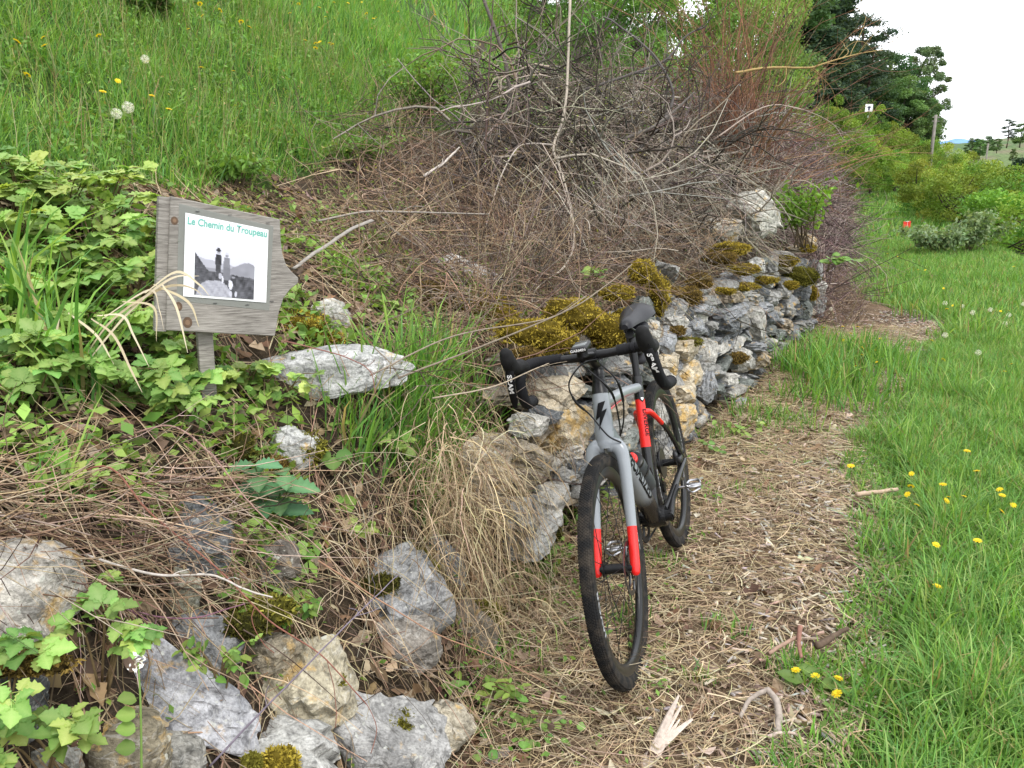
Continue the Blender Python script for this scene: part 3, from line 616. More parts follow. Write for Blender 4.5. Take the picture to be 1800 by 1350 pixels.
# ---- fork
fk = Acc()
V, F = tube([S0+AX*.388, S0+AX*.375, S0+AX*.362], [.029, .030, .026], 18, 2, up=(0, 1, 0)); fk.add(V, F, GREY)
for s in (1, -1):
    LG = catmull([S0+AX*.374+[0, s*.012, 0], S0+AX*.366+PF*.002+[0, s*.034, 0], S0+AX*.335+PF*.004+[0, s*.049, 0], S0+AX*.24+PF*.010+[0, s*.053, 0], S0+AX*.12+PF*.026+[0, s*.056, 0], FA+[0, s*.058, 0], FA-AX*.014+[0, s*.058, 0]], 8)
    n = len(LG); hgt = (LG-FA)@AX; cut = int(np.argmax(hgt < .132)); rr = np.interp(hgt, [-.02, .0, .12, .33, .37], [.0095, .012, .0125, .0165, .020])
    V, F = tube(LG[:cut+1], rr[:cut+1], 14, up=(0, 1, 0), flat=1.25); fk.add(V, F, GREY)
    V, F = tube(LG[cut:], rr[cut:], 14, up=(0, 1, 0), flat=1.25); fk.add(V, F, RED)
bpart('fork', fk, M_paint, st=True)
# ---- cockpit
hs = Acc(); add(hs, [S0+AX*.535, S0+AX*.565, S0+AX*.57, S0+AX*.60, S0+AX*.602, S0+AX*.655], [.0275, .0225, .0205, .0205, .0195, .0195], (1, 1, 1), sides=18, up=(0, 1, 0))
for z in (.575, .585, .595): add(hs, [S0+AX*z, S0+AX*(z+.0015)], [.0212, .0212], (1, 1, 1), sides=18, up=(0, 1, 0))
bpart('headset_spacer', hs, M_black, st=True)
BC = S0+AX*.645+PF*.088
sm = Acc(); add(sm, [S0+AX*.630+PF*-.004, S0+AX*.634+PF*.04, BC-PF*.004], [.021, .0175, .0215], (1, 1, 1), sides=16, sub=3, up=(0, 1, 0)); add(sm, [S0+AX*.612, S0+AX*.662], [.022, .022], (1, 1, 1), sides=18, up=(0, 1, 0))
add(sm, [BC-[0, .024, 0], BC+[0, .024, 0]], [.0225, .0225], (1, 1, 1), sides=16); bpart('stem', sm, M_black, st=True)
FW = np.array([1., 0, .02])/1.0; UP = np.array([0, 0, 1.])
def bp(f, v, z, s): return BC+FW*f+np.array([0, v*s, 0])+UP*z
BARP = [(0, 0, 0), (0, .06, 0), (-.004, .125, .004), (.004, .168, .006), (.032, .192, .004), (.064, .202, -.006), (.080, .207, -.035), (.066, .213, -.085), (.026, .219, -.116), (-.032, .223, -.122), (-.052, .223, -.122)]
hb = Acc()
V, F = tube([bp(0, -.105, .003, 1), bp(0, -.06, 0, 1), bp(0, 0, 0, 1), bp(0, .06, 0, 1), bp(0, .105, .003, 1)], [.0122, .0135, .0158, .0135, .0122], 12, 3, up=(0, 0, 1)); hb.add(V, F); bar = bpart('handlebar', hb, M_black, st=True)
for s in (1, -1):
    tp_ = catmull([bp(*q, s) for q in [( -.003, .088, .003)]+BARP[2:]], 9); n = len(tp_); t = np.arange(n)
    wob = .0168+.0007*((t % 3) == 0); wob[-6:] = [.0172, .0185, .0195, .0195, .018, .012]
    a = Acc(); V, F = tube(tp_, wob, 14, up=(.1, 1, .1)); a.add(V, F); bpart('bar_tape', a, M_tape, st=True)
    a = Acc(); HD = [bp(.050, .198, .002, s), bp(.072, .203, .012, s), bp(.105, .205, .014, s), bp(.135, .205, .022, s), bp(.158, .204, .045, s), bp(.168, .203, .072, s), bp(.166, .203, .084, s)]
    V, F = tube(HD, [.0195, .0225, .0215, .0215, .0205, .0165, .006], 16, 6, up=(0, 1, 0), flat=1.15); a.add(V, F); hood = bpart('brake_hood', a, M_rubber, st=True)
    a = Acc(); LV = [bp(.150, .205, .030, s), bp(.153, .210, .0, s), bp(.146, .216, -.04, s), bp(.128, .222, -.08, s), bp(.120, .226, -.105, s)]
    V, F = tube(LV, [.012, .0145, .0125, .0125, .007], 12, 5, up=(1, 0, .1), flat=.45); a.add(V, F)
    V, F = box(bp(.163, .204, .052, s), (.014, .026, .05)); a.add(V, F); lev = bpart('brake_lever', a, M_blackprint, hood, True)
    def lf(x, y, s=s):
        t = .43+x/.14; i = np.clip(t, 0, 1)*4; j = min(int(i), 3); p = LV[j]+(LV[j+1]-LV[j])*(i-j); wv = unit(np.array([.1, 1, 0])); nrm = np.array([.97, 0, .18])
        return steer(p+wv*y*1.0+nrm*(.0075))
    lettering('lettering', 'SRAM', .021, lf, M_white, lev, .0007, 3)
# computer and mount (held by the bar: the computer is its own thing)
a = Acc(); V, F = tube([BC+[.0, .02, .004], BC+[.045, .01, .012], BC+[.075, 0, .018]], [.009, .008, .011], 10, 3); a.add(V, F); V, F = tube([BC+[.0, -.02, .004], BC+[.045, -.01, .012], BC+[.075, 0, .018]], [.009, .008, .011], 10, 3); a.add(V, F)
V, F = tube([BC+[.075, 0, .012], BC+[.075, 0, .030]], [.017, .017], 16); a.add(V, F); bpart('computer_mount', a, M_black, st=True)
def rbox(c, d, r=.25, seg=2):
    bm = bmesh.new(); bmesh.ops.create_cube(bm, size=1)
    for v in bm.verts: v.co = Vector((v.co.x*d[0], v.co.y*d[1], v.co.z*d[2]))
    bmesh.ops.bevel(bm, geom=bm.edges[:], offset=min(d)*r, segments=seg, affect='EDGES', profile=.5)
    V = np.array([v.co[:] for v in bm.verts])+np.asarray(c); F = [[v.index for v in f.verts] for f in bm.faces]; bm.free(); return V, F
comp = thing('bike_computer', 'small black cycling computer clipped in front of the drop handlebar', 'bike computer'); comp.matrix_world = bike.matrix_world.copy()
a = Acc(); CC = steer((BC+[.078, 0, .042])[None])[0]; V, F = rbox((0, 0, 0), (.075, .050, .019), .35, 3); Rc = np.array([[math.cos(.12), 0, math.sin(.12)], [0, 1, 0], [-math.sin(.12), 0, math.cos(.12)]]); a.add(V @ Rc.T+CC, F); put('case', a.mesh('case', True, 50), M_black, comp)
a = Acc(); V, F = rbox((-.004, 0, .0095), (.050, .040, .002), .3, 1); a.add(V @ Rc.T+CC, F); put('screen', a.mesh('screen', True, 50), plain('screen_glass', (.10, .11, .11), .15, 0, .6), comp)
lettering('lettering', 'GARMIN', .0125, lambda x, y: np.array([.0385, x, y*.85+.001]) @ Rc.T+CC, M_white, comp, .0003, 2)
# cables
for P in ([bp(.012, .030, -.012, 1), bp(.060, -.010, -.012, 1), bp(.085, -.055, -.060, 1), bp(.075, -.050, -.120, 1), bp(.045, -.020, -.175, 1), S0+AX*.40+PF*.050+[0, .02, 0], S0+AX*.375+PF*.020+[0, .052, 0]],
          [bp(.010, -.03, -.012, 1), bp(.055, .0, -.030, 1), bp(.062, .040, -.075, 1), bp(.02, .055, -.13, 1), S0+AX*.44+[.0, .05, 0], dt(.10)+[.0, .036, .012]],
          [bp(.010, .032, -.010, 1), bp(.06, .045, -.02, 1), bp(.075, .085, -.07, 1), bp(.03, .085, -.14, 1), S0+AX*.44+[-.02, .06, .0], dt(.12)+[.0, .034, .016]]):
    a = Acc(); V, F = tube(P, .0026, 8, 8); a.add(V, F); c = catmull(P, 8); m = len(c)//2; V, F = tube(c[m-2:m+6], .0042, 8); a.add(V, F); bpart('brake_cable', a, M_black, st=True)
# ---- saddle, post
sp = Acc(); spv = unit(SCL-BB); add(sp, [SCL+spv*.02, SCL+spv*.06, SCL+spv*.20], [.0145, .0137, .0137], (1, 1, 1), sides=16, up=(0, 1, 0)); add(sp, [SCL+spv*.19+[-.02, 0, 0], SCL+spv*.205+[.03, 0, .0]], [.016, .016], (1, 1, 1), sides=12)
bpart('seat_post', sp, M_black)
sa = Acc(); st_ = [(-.0, .060, .978, .036), (.012, .072, 1.006, .050), (.05, .076, 1.012, .054), (.10, .068, 1.008, .054), (.15, .054, 1.001, .050), (.20, .042, .996, .044), (.25, .034, .990, .038), (.285, .027, .982, .032), (.302, .014, .968, .018)]
rows = []; M_ = 19
stc = catmull([[x, wd, z] for x, wd, z, h in st_], 3); hts = np.interp(np.linspace(0, len(st_)-1, len(stc)), np.arange(len(st_)), [q[3] for q in st_])
V = []
for (x, wd, z), h in zip(stc, hts):
    for an in np.linspace(-1, 1, M_):
        yy = wd*math.sin(an*math.pi/2)*.93; zz = z+.006-h*(1-math.cos(an*math.pi/2))-.004*math.exp(-(yy/.012)**2)*(x > .05)*(x < .24); V.append((x, yy, zz+.004))
n = len(stc); F = [[i*M_+j, (i+1)*M_+j, (i+1)*M_+j+1, i*M_+j+1] for i in range(n-1) for j in range(M_-1)]
base = len(V); F += [[i*M_, (i+1)*M_, (i+1)*M_+M_-1, i*M_+M_-1] for i in range(n-1)]; F.append(list(range(M_))); F.append([(n-1)*M_+j for j in range(M_)])
sa.add(np.array(V), F); bpart('saddle', sa, plain('saddle_cover', (.012, .012, .015), .42, 0, .28), sharp=60)
a = Acc()
for s in (1, -1): add(a, [(.05, s*.022, .955), (.12, s*.022, .935), (.21, s*.022, .935), (.275, s*.010, .965)], .0036, (1, 1, 1), sides=8, sub=5)
bpart('saddle_rail', a, M_darkmetal)
bag = thing('saddle_bag', 'small black bag strapped under the bicycle saddle', 'bag'); bag.matrix_world = bike.matrix_world.copy()
a = Acc(); V, F = rbox((.095, 0, .875), (.12, .082, .15), .28, 3); V[:, 0] += (.95-V[:, 2])*.30; V[:, 1] *= np.interp(V[:, 2], [.80, .95], [.78, 1.05]); a.add(V, F); put('pouch', a.mesh('pouch', True, 50), plain('nylon', (.018, .018, .024), .65), bag)
a = Acc(); V, F = rbox((.195, 0, .855), (.036, .050, .030), .3, 2); V[:, 0] += .0; a.add(V, F); put('strap', a.mesh('strap', True, 50), M_black, bag)

# ---- wheels
def tyre_mesh():
    a = Acc(); n = 144; prof = [(-.0125, -.021), (-.017, -.012), (-.0195, .0), (-.0175, .010), (-.012, .0155), (-.005, .018), (.005, .018), (.012, .0155), (.0175, .010), (.0195, .0), (.017, -.012), (.0125, -.021)]
    an = np.arange(n)/n*2*np.pi; V = []
    for x in an:
        for y, r in prof: rr = .3255+r; V.append((rr*math.cos(x), y, rr*math.sin(x)))
    k = len(prof); F = [[i*k+j, i*k+j+1, ((i+1) % n)*k+j+1, ((i+1) % n)*k+j] for i in range(n) for j in range(k-1)]
    a.add(np.array(V), F)
    rows = 250; yy = np.array([-.0165, -.0115, -.0068, -.0023, .0023, .0068, .0115, .0165]); KV = []; KF = []
    for i in range(rows):
        for jx, y in enumerate(yy):
            x = (i+.5*(jx % 2)+.25*abs(jx-3.5)/3.5)/rows*2*np.pi; r0 = .3255+np.interp(abs(y), [0, .005, .012, .0175], [.018, .018, .0155, .010])
            er = np.array([math.cos(x), 0, math.sin(x)]); tl = abs(y)*42; ty = np.array([0, 1, 0])
            nr = unit(er*math.cos(tl)+ty*math.sign(y)*math.sin(tl)) if False else unit(er+ty*np.sign(y)*math.tan(min(tl, .9)))
            et = np.array([-math.sin(x), 0, math.cos(x)]); ey = np.cross(nr, et); c = er*r0+ty*y; w_, l_, h_ = .0019, .0030, .0021
            b = len(KV)
            for u, v in ((-1, -1), (1, -1), (1, 1), (-1, 1)): KV.append(c+et*l_*u+ey*w_*v-nr*.0005)
            for u, v in ((-1, -1), (1, -1), (1, 1), (-1, 1)): KV.append(c+et*l_*.8*u+ey*w_*.8*v+nr*h_)
            KF += [[b, b+1, b+5, b+4], [b+1, b+2, b+6, b+5], [b+2, b+3, b+7, b+6], [b+3, b, b+4, b+7], [b+4, b+5, b+6, b+7]]
    a.add(np.array(KV), KF); return a.mesh('tyre', True, 30)
def rim_mesh():
    a = Acc(); n = 144; prof = [(-.0118, .3105), (-.0140, .298), (-.0125, .284), (-.006, .272), (0, .270), (.006, .272), (.0125, .284), (.0140, .298), (.0118, .3105)]
    V = [(r*math.cos(x), y, r*math.sin(x)) for x in np.arange(n)/n*2*np.pi for y, r in prof]; k = len(prof)
    F = [[i*k+j, ((i+1) % n)*k+j, ((i+1) % n)*k+j+1, i*k+j+1] for i in range(n) for j in range(k-1)]; a.add(np.array(V), F); return a.mesh('rim', True, 50)
ty_me, rim_me = tyre_mesh(), rim_mesh()
def hub_mesh(w_):
    a = Acc()
    for P, r in (([(0, -w_, 0), (0, w_, 0)], .0105), ([(0, -w_*.8, 0), (0, -w_*.68, 0)], .024), ([(0, w_*.62, 0), (0, w_*.74, 0)], .024), ([(0, -w_*.7, 0), (0, w_*.7, 0)], .015)): V, F = tube(P, r, 18, up=(1, 0, 0)); a.add(V, F)
    return a.mesh('hub', True, 40)
def rotor_mesh():
    a = Acc(); n = 48
    V = [(r*math.cos(x), y, r*math.sin(x)) for x in np.arange(n)/n*2*np.pi for r, y in ((.066, -.001), (.080, -.001), (.080, .001), (.066, .001))]
    F = [[i*4+j, ((i+1) % n)*4+j, ((i+1) % n)*4+(j+1) % 4, i*4+(j+1) % 4] for i in range(n) for j in range(4)]; a.add(np.array(V), F)
    for i in range(6):
        x = i/6*2*np.pi; V, F = tube([(.022*math.cos(x), 0, .022*math.sin(x)), (.05*math.cos(x+.25), 0, .05*math.sin(x+.25)), (.07*math.cos(x+.5), 0, .07*math.sin(x+.5))], .0035, 6, 3, flat=.4); a.add(V, F)
    return a.mesh('brake_rotor', True, 40)
spk = {}
for side in (1, -1):
    for cr_ in (1, -1):
        a = Acc(); x = .42*cr_; V, F = tube([(.023*math.cos(x), side*.034, .023*math.sin(x)), (.272, side*.002, 0)], .0011, 5); a.add(V, F); spk[(side, cr_)] = a.mesh('spoke', True)
rot_me = rotor_mesh()
def wheel(c, st, w_):
    wh = put('wheel', None, None, bike)
    m = Matrix.Translation(Vector(c))
    if st:
        c2 = steer(np.array([c]))[0]; R3 = Matrix.Rotation(BSTEER, 3, Vector(AX)); m = Matrix.Translation(Vector(c2)) @ R3.to_4x4()
    wh.matrix_local = m
    put('tyre', ty_me, M_tyre, wh); put('rim', rim_me, M_carbon, wh); put('hub', hub_mesh(w_), M_black, wh)
    put('brake_rotor', rot_me, M_darkmetal, wh, loc=(0, w_*.82, 0))
    for i in range(24):
        o = put('spoke', spk[(1 if i % 2 else -1, 1 if (i//2) % 2 else -1)], M_black, wh); o.rotation_euler = (0, i/24*2*math.pi, 0)
    for s in (1, -1):
        for a0 in (0.0, math.pi):
            def fn(x, y, s=s, a0=a0):
                r = .2965+y; a = a0-s*x/.2965; return (r*math.cos(a), s*(.0146-abs(y)*.06), r*math.sin(a))
            lettering('lettering', 'ROVAL', .017, fn, M_greyprint, wh, .0005, 2, .15, 2.6)
    return wh
fw = wheel(FA, True, .050); rw = wheel((0, 0, R_), False, .062)
# ---- drivetrain
a = Acc()
for r, y in ((.034, -.036), (.040, -.040), (.046, -.0325), (.052, -.029), (.058, -.025), (.064, -.0215)):
    V, F = tube([(0, y-.0009, R_), (0, y+.0009, R_)], r, 40, up=(1, 0, 0)); a.add(V, F)
bpart('cassette', a, M_darkmetal)
a = Acc(); n = 44; pts = []
for i in range(n*4): x = i/(n*4)*2*np.pi; r = .0905+(.004 if i % 4 in (1, 2) else 0); pts.append((r*math.cos(x), r*math.sin(x)))
V = [(BB[0]+q[0]*f_, y, BB[2]+q[1]*f_) for y in (-.0445, -.0415) for f_ in (1., .78) for q in pts]; m = n*4; F = []
for i in range(m):
    j = (i+1) % m; F += [[i, j, m+j, m+i], [2*m+i, 3*m+i, 3*m+j, 2*m+j], [i, 2*m+i, 2*m+j, j], [m+i, m+j, 3*m+j, 3*m+i]]
a.add(np.array(V), F)
for i in range(5): x = i/5*2*np.pi+.3; V, F = tube([BB+[.01*math.cos(x), -.046, .01*math.sin(x)], BB+[.075*math.cos(x), -.043, .075*math.sin(x)]], [.012, .008], 8, flat=.5, up=(0, 1, 0)); a.add(V, F)
bpart('chainring', a, M_black)
a = Acc(); V, F = tube([(0.0, -.031, R_+.05), (.41, -.043, .27+.092)], .0035, 6, flat=1.4); a.add(V, F); V, F = tube([(.41, -.043, .27-.092), (.10, -.035, .16), (.03, -.033, .175), (.0, -.033, .22), (.03, -.033, .275), (.035, -.032, R_-.04)], .0035, 6, 3, flat=1.4); a.add(V, F); bpart('chain', a, M_darkmetal)
a = Acc(); V, F = tube([(-.005, -.060, .315), (.015, -.055, .28), (.0, -.045, .23), (.03, -.040, .175)], [.012, .018, .012, .008], 10, 4, up=(0, 1, 0), flat=.7); a.add(V, F)
for c in ((.028, -.035, .175), (.012, -.035, .245)): V, F = tube([(c[0], -.037, c[2]), (c[0], -.030, c[2])], .022, 16, up=(1, 0, 0)); a.add(V, F)
bpart('derailleur', a, M_black)
LCR = BB+np.array([.012, .068, .172*.985]); RCR = BB+np.array([-.012, -.066, -.170])
# pedals: left one up behind the seat stay, right one low and forward
cra = math.radians(164)
for s, ang in ((1, cra), (-1, cra+math.pi)):
    d = np.array([math.cos(ang), 0, math.sin(ang)]); c0 = BB+[0, s*.060, 0]; c1 = c0+d*.170+[0, s*.008, 0]
    a = Acc(); V, F = tube([c0-d*.012, c0+d*.03, c0+d*.10, c1, c1+d*.012], [.019, .0165, .0125, .0135, .009], 14, 4, up=(0, 1, 0), flat=.7); a.add(V, F); V, F = tube([c0-[0, s*.02, 0], c0+[0, s*.006, 0]], .02, 16, up=(1, 0, 0)); a.add(V, F); bpart('crank_arm', a, M_black)
    a = Acc(); V, F = tube([c1, c1+[0, s*.030, 0]], .005, 10, up=(1, 0, 0)); a.add(V, F); pc = c1+np.array([0, s*.062, 0])
    V, F = rbox(pc, (.030, .062, .022), .3, 2); a.add(V, F)
    for f_ in (-1, 1):
        V, F = tube([pc+[f_*.014, -.026, .006], pc+[f_*.036, -.018, .010], pc+[f_*.040, 0, .010], pc+[f_*.036, .018, .010], pc+[f_*.014, .026, .006]], .0045, 8, 4); a.add(V, F)
        V, F = tube([pc+[f_*.014, -.026, -.006], pc+[f_*.034, 0, -.012], pc+[f_*.014, .026, -.006]], .004, 8, 4); a.add(V, F)
    bpart('pedal', a, M_steel)
# brake calipers
a = Acc(); V, F = rbox((.045, .058, .372), (.062, .026, .030), .3, 2); a.add(V, F); V, F = rbox((.05, .046, .385), (.035, .02, .04), .3, 2); a.add(V, F); bpart('brake_caliper', a, M_darkmetal)
a = Acc(); V, F = rbox(FA+[-.075, .050, .045], (.030, .026, .065), .3, 2); a.add(V, F); bpart('brake_caliper', a, M_darkmetal, st=True)
# bottle in its cage
b0 = dt(.84)+dtn*.076; bd = -dtd
a = Acc()
for s in (1, -1): V, F = tube([b0-bd*.012-dtn*.03, b0-bd*.012+dtn*.02+[0, s*.02, 0], b0+bd*.05+dtn*.034+[0, s*.026, 0], b0+bd*.12-dtn*.0+[0, s*.040, 0], b0+bd*.10-dtn*.036+[0, s*.012, 0]], .0045, 8, 6); a.add(V, F)
V, F = tube([b0-bd*.012-dtn*.03, b0+bd*.14-dtn*.034], [.008, .008], 8, flat=.5); a.add(V, F); bpart('bottle_cage', a, M_black)
bot = thing('water_bottle', 'dark water bottle with a red spout in the bicycle cage', 'bottle'); bot.matrix_world = bike.matrix_world.copy()
a = Acc(); prof = [(.0, .030), (.004, .0355), (.085, .0365), (.09, .0335), (.10, .0335), (.105, .0365), (.150, .0362), (.165, .030)]
V, F = tube([b0+bd*x for x, r in prof], [r for x, r in prof], 24, up=(0, 1, 0)); a.add(V, F); put('body', a.mesh('body', True, 35), plain('smoked_plastic', (.035, .038, .042), .45, 0, .4), bot)
a = Acc(); V, F = tube([b0+bd*x for x in (.166, .180, .184)], [.0345, .0345, .028], 24, up=(0, 1, 0)); a.add(V, F); put('cap', a.mesh('cap', True, 35), M_black, bot)
a = Acc(); V, F = tube([b0+bd*x for x in (.184, .196, .198, .208, .214)], [.018, .019, .014, .016, .012], 18, up=(0, 1, 0)); a.add(V, F); put('spout', a.mesh('spout', True, 35), M_red, bot)
a = Acc(); V, F = rbox(b0+bd*.008+dtn*.034, (.016, .03, .02), .2, 1); a.add(V, F); bpart('cage_clip', a, M_red)

# ================================================================== SIGN BOARD
def sign():
    C0, s0 = None, 2.22
    P = at(392, 465, s0)
    root = thing('sign_board', 'weathered wooden arrow shaped signboard carrying a white sheet with an old photograph', 'sign', tuple(at(362, 668, 2.2)))
    # board plane: its left edge nearer, its arrow tip farther; local x to the right, z up
    yaw, roll = math.radians(31), math.radians(2.2)
    R = Matrix.Rotation(yaw, 3, 'Z') @ Matrix.Rotation(roll, 3, 'Y') @ Matrix.Rotation(math.radians(-3), 3, 'X'); Rn = np.array(R)
    base = np.array(root.location)
    def L(x, y, z): return Rn @ np.array([x, y, z]) + P - base
    # true size: fit the photographed corners onto the plane
    nrm = Rn @ np.array([0, -1, 0])
    def onplane(px, py):
        r = ray(px, py); o = np.array([0, 0, CAM_H]); t = ((P-o)@nrm)/(r@nrm); q = Rn.T @ (o+r*t-P); return q[0], q[2]
    outline = [onplane(*q) for q in [(298, 345), (490, 386), (491, 420), (494, 446), (501, 466), (511, 478), (522, 488), (522, 497), (508, 508), (496, 524), (488, 548), (481, 590), (290, 580)]]
    th = .027
    m, t, b, o = newmat('weathered_wood')
    g = noise(t, 14, 8, 'Object', (1.2, 1, 16), .65, .4); c = ramp(t, g, [(.3, (.115, .105, .095)), (.5, (.245, .228, .205)), (.72, (.37, .35, .32))])
    c = mul(t, c, ramp(t, noise(t, 5, 3), [(.3, .8), (.7, 1.15)])); t.links.new(c, b.inputs['Base Color']); b.inputs['Roughness'].default_value = .9; b.inputs['Specular IOR Level'].default_value = .15; bump(t, b, g, .5, .004)
    bm = bmesh.new(); f = [bm.verts.new((x, -th/2, z)) for x, z in outline]; k = [bm.verts.new((x, th/2, z)) for x, z in outline]; n = len(f)
    bm.faces.new(f); bm.faces.new(k[::-1])
    for i in range(n): bm.faces.new([f[i], k[i], k[(i+1) % n], f[(i+1) % n]])
    bmesh.ops.recalc_face_normals(bm, faces=bm.faces[:]); bmesh.ops.bevel(bm, geom=bm.edges[:], offset=.0018, segments=1, affect='EDGES')
    me = bpy.data.meshes.new('board'); bm.to_mesh(me); bm.free(); bd = put('board', me, m, root); bd.location = tuple(P-base); bd.rotation_euler = R.to_euler()
    # a dark strip plank behind along the left edge, knots
    x0, z0 = onplane(283, 345); x1, z1 = onplane(292, 582)
    V, F = box((0, 0, 0), (.028, .034, z0-z1)); a = Acc(); a.add(V, F); e = put('edge_strip', a.mesh('edge_strip', False), m, bd); xl = (outline[0][0]+outline[-1][0])/2; e.location = (xl-.012, .012, (z0+z1)/2); e.rotation_euler = (0, math.atan2(outline[0][0]-outline[-1][0], z0-z1), 0)
    mk = attr_mat('knot_wood', .9, 0, .2, 120, .15)
    for px, py, r in ((305, 388, .008), (328, 566, .011), (312, 538, .009)):
        a = Acc(); x, z = onplane(px, py); V = [(x+r*math.cos(q)*1.1, -th/2-.0006, z+r*1.35*math.sin(q)) for q in np.linspace(0, 6.283, 17)[:-1]]; a.add(V, [list(range(16))], (.12, .08, .055)); V = [(x+r*.55*math.cos(q), -th/2-.0012, z+r*.7*math.sin(q)) for q in np.linspace(0, 6.283, 13)[:-1]]; a.add(V, [list(range(12))], (.20, .13, .085)); put('knot', a.mesh('knot', False), mk, bd)
    
    # laminated cover
    lam = [onplane(*q) for q in [(313, 358), (478, 398), (471, 545), (309, 528)]]
    ml, t, b, o = newmat('laminate'); b.inputs['Base Color'].default_value = (.28, .29, .265, 1); b.inputs['Roughness'].default_value = .35; b.inputs['Specular IOR Level'].default_value = .25; b.inputs['Alpha'].default_value = .55
    def quad(name, q, y, mat, par):
        a = Acc(); V = [(x, y, z) for x, z in q]; a.add(V, [[0, 1, 2, 3]]); V2 = [(x, y-.0007, z) for x, z in q]; a.add(V2, [[3, 2, 1, 0]]+[]); return put(name, a.mesh(name, False), mat, par)
    quad('laminate_cover', lam, -th/2-.0009, ml, bd)
    pap = [onplane(*q) for q in [(324, 374), (469, 404), (465, 531), (320, 520)]]
    quad('paper_sheet', pap, -th/2-.0030, plain('paper', (.80, .82, .83), .45, 0, .3), bd)
    # staples
    ms_ = plain('staple_steel', (.06, .06, .06), .5, .6)
    for px, py in ((376, 532), (432, 535), (475, 529), (345, 372), (402, 378), (468, 392)):
        x, z = onplane(px, py); V, F = box((x, -th/2-.003, z), (.010, .0016, .0016)); a = Acc(); a.add(V, F); put('staple', a.mesh('staple', False), ms_, bd)
    
    # printed photograph: an old black and white view with two standing figures on a rock, goats and mountains
    NX, NY = 96, 90; pc = [np.array(onplane(*q)) for q in [(341, 411), (446, 431), (443, 526), (339, 517)]]
    U, W = np.meshgrid((np.arange(NX)+.0)/(NX-1), (np.arange(NY)+.0)/(NY-1))
    Q = ((1-W)[..., None]*((1-U)[..., None]*pc[0]+U[..., None]*pc[1])+W[..., None]*((1-U)[..., None]*pc[3]+U[..., None]*pc[2]))
    img = .62-.10*W; n2 = SNoise(77, 24, 2)
    S = np.stack([U, W], -1).reshape(-1, 2); nn = n2(S*5).reshape(U.shape); nf = n2(S*16+3).reshape(U.shape)
    m1 = W > .40-.06*np.sin(U*3.1+2.2)+.02*nn+np.where(U < .3, (U-.3)*-.0, 0); img = np.where(m1, .40+.03*nn, img)
    m2 = W > .52-.22*np.clip((U-.55)/.35, 0, 1)*(1-np.clip((U-.82)/.4, 0, 1))+.02*nn; img = np.where(m2, .26+.05*nn, img)
    m3 = W > .56+.02*nf+.06*U-.26*np.clip((.22-U)/.22, 0, 1); img = np.where(m3, .085+.06*nf+.05*nn, img)
    rk = ((U-.34)/(.30))**2+((W-1.02)/.30)**2 < 1+.25*nn; img = np.where(rk, .36+.13*nf, img)
    def ell(cx, cy, rx, ry, v):
        nonlocal img; img = np.where(((U-cx)/rx)**2+((W-cy)/ry)**2 < 1, v+.03*nf, img)
    def trap(cx, y0, y1, w0, w1, v):
        nonlocal img; t_ = np.clip((W-y0)/(y1-y0), 0, 1); img = np.where((W > y0) & (W < y1) & (np.abs(U-cx) < w0+(w1-w0)*t_), v+.03*nf, img)
    trap(.385, .27, .46, .045, .055, .035); trap(.385, .44, .62, .042, .036, .055); ell(.385, .235, .028, .034, .30); ell(.385, .205, .042, .022, .03); ell(.385, .185, .026, .026, .03)
    trap(.525, .31, .50, .048, .058, .20); trap(.525, .48, .70, .052, .075, .17); ell(.525, .27, .028, .034, .22); ell(.525, .245, .030, .022, .5); trap(.525, .70, .78, .03, .03, .05)
    trap(.645, .66, .80, .045, .05, .05); ell(.645, .63, .026, .03, .25); ell(.645, .61, .03, .018, .04); ell(.60, .78, .035, .08, .62); ell(.585, .72, .022, .03, .6); ell(.66, .86, .04, .08, .07); ell(.69, .93, .02, .05, .5); ell(.42, .64, .03, .05, .42); ell(.46, .70, .016, .07, .6); ell(.60, .93, .025, .05, .5)
    img = np.clip(img, .012, .8)[..., None]*np.array([.95, .96, 1.10])
    V = np.stack([Q[..., 0], np.full(U.shape, -th/2-.0048), Q[..., 1]], -1).reshape(-1, 3); a_ = (np.arange(NY-1)[:, None]*NX+np.arange(NX-1)[None]).ravel()
    put('photo_print', npmesh('photo_print', V, np.stack([a_, a_+NX, a_+NX+1, a_+1], -1), img), attr_mat('photo_ink', .5, 0, spec=.25), bd)
    # heading
    tl, tr = np.array(onplane(327, 388)), np.array(onplane(467, 412)); wd = np.linalg.norm(tr-tl); dx = (tr-tl)/wd; up = np.array([-dx[1], dx[0]]); mid = (tl+tr)/2
    lo = lettering('heading', 'Le Chemin du Troupeau', .0262, lambda x, y: (mid[0]+dx[0]*x+up[0]*y, -th/2-.0046, mid[1]+dx[1]*x+up[1]*y), plain('green_ink', (.13, .40, .34), .5), bd, .00072, 0, 0, 1.0)
    xs = [v.co.x for v in lo.data.vertices]; f_ = (tr[0]-tl[0])/(max(xs)-min(xs))
    for v in lo.data.vertices: v.co.z = mid[1]+(v.co.z-mid[1]-(v.co.x-mid[0])*dx[1]/dx[0])+(v.co.x-mid[0])*f_*dx[1]/dx[0]; v.co.x = mid[0]+(v.co.x-mid[0])*f_
    # post
    pt = at(362, 580, s0+.03)-base; pb = at(359, 700, s0+.05)-base
    a = Acc(); V, F = rbox((0, 0, 0), (.040, .028, float(pt[2]-pb[2])+.12), .06, 1); a.add(V, F); po = put('post', a.mesh('post', False), m, root); po.location = tuple((pt+pb)/2+np.array([0, .012, .05])); po.rotation_euler = (0, .02, yaw)
sign()

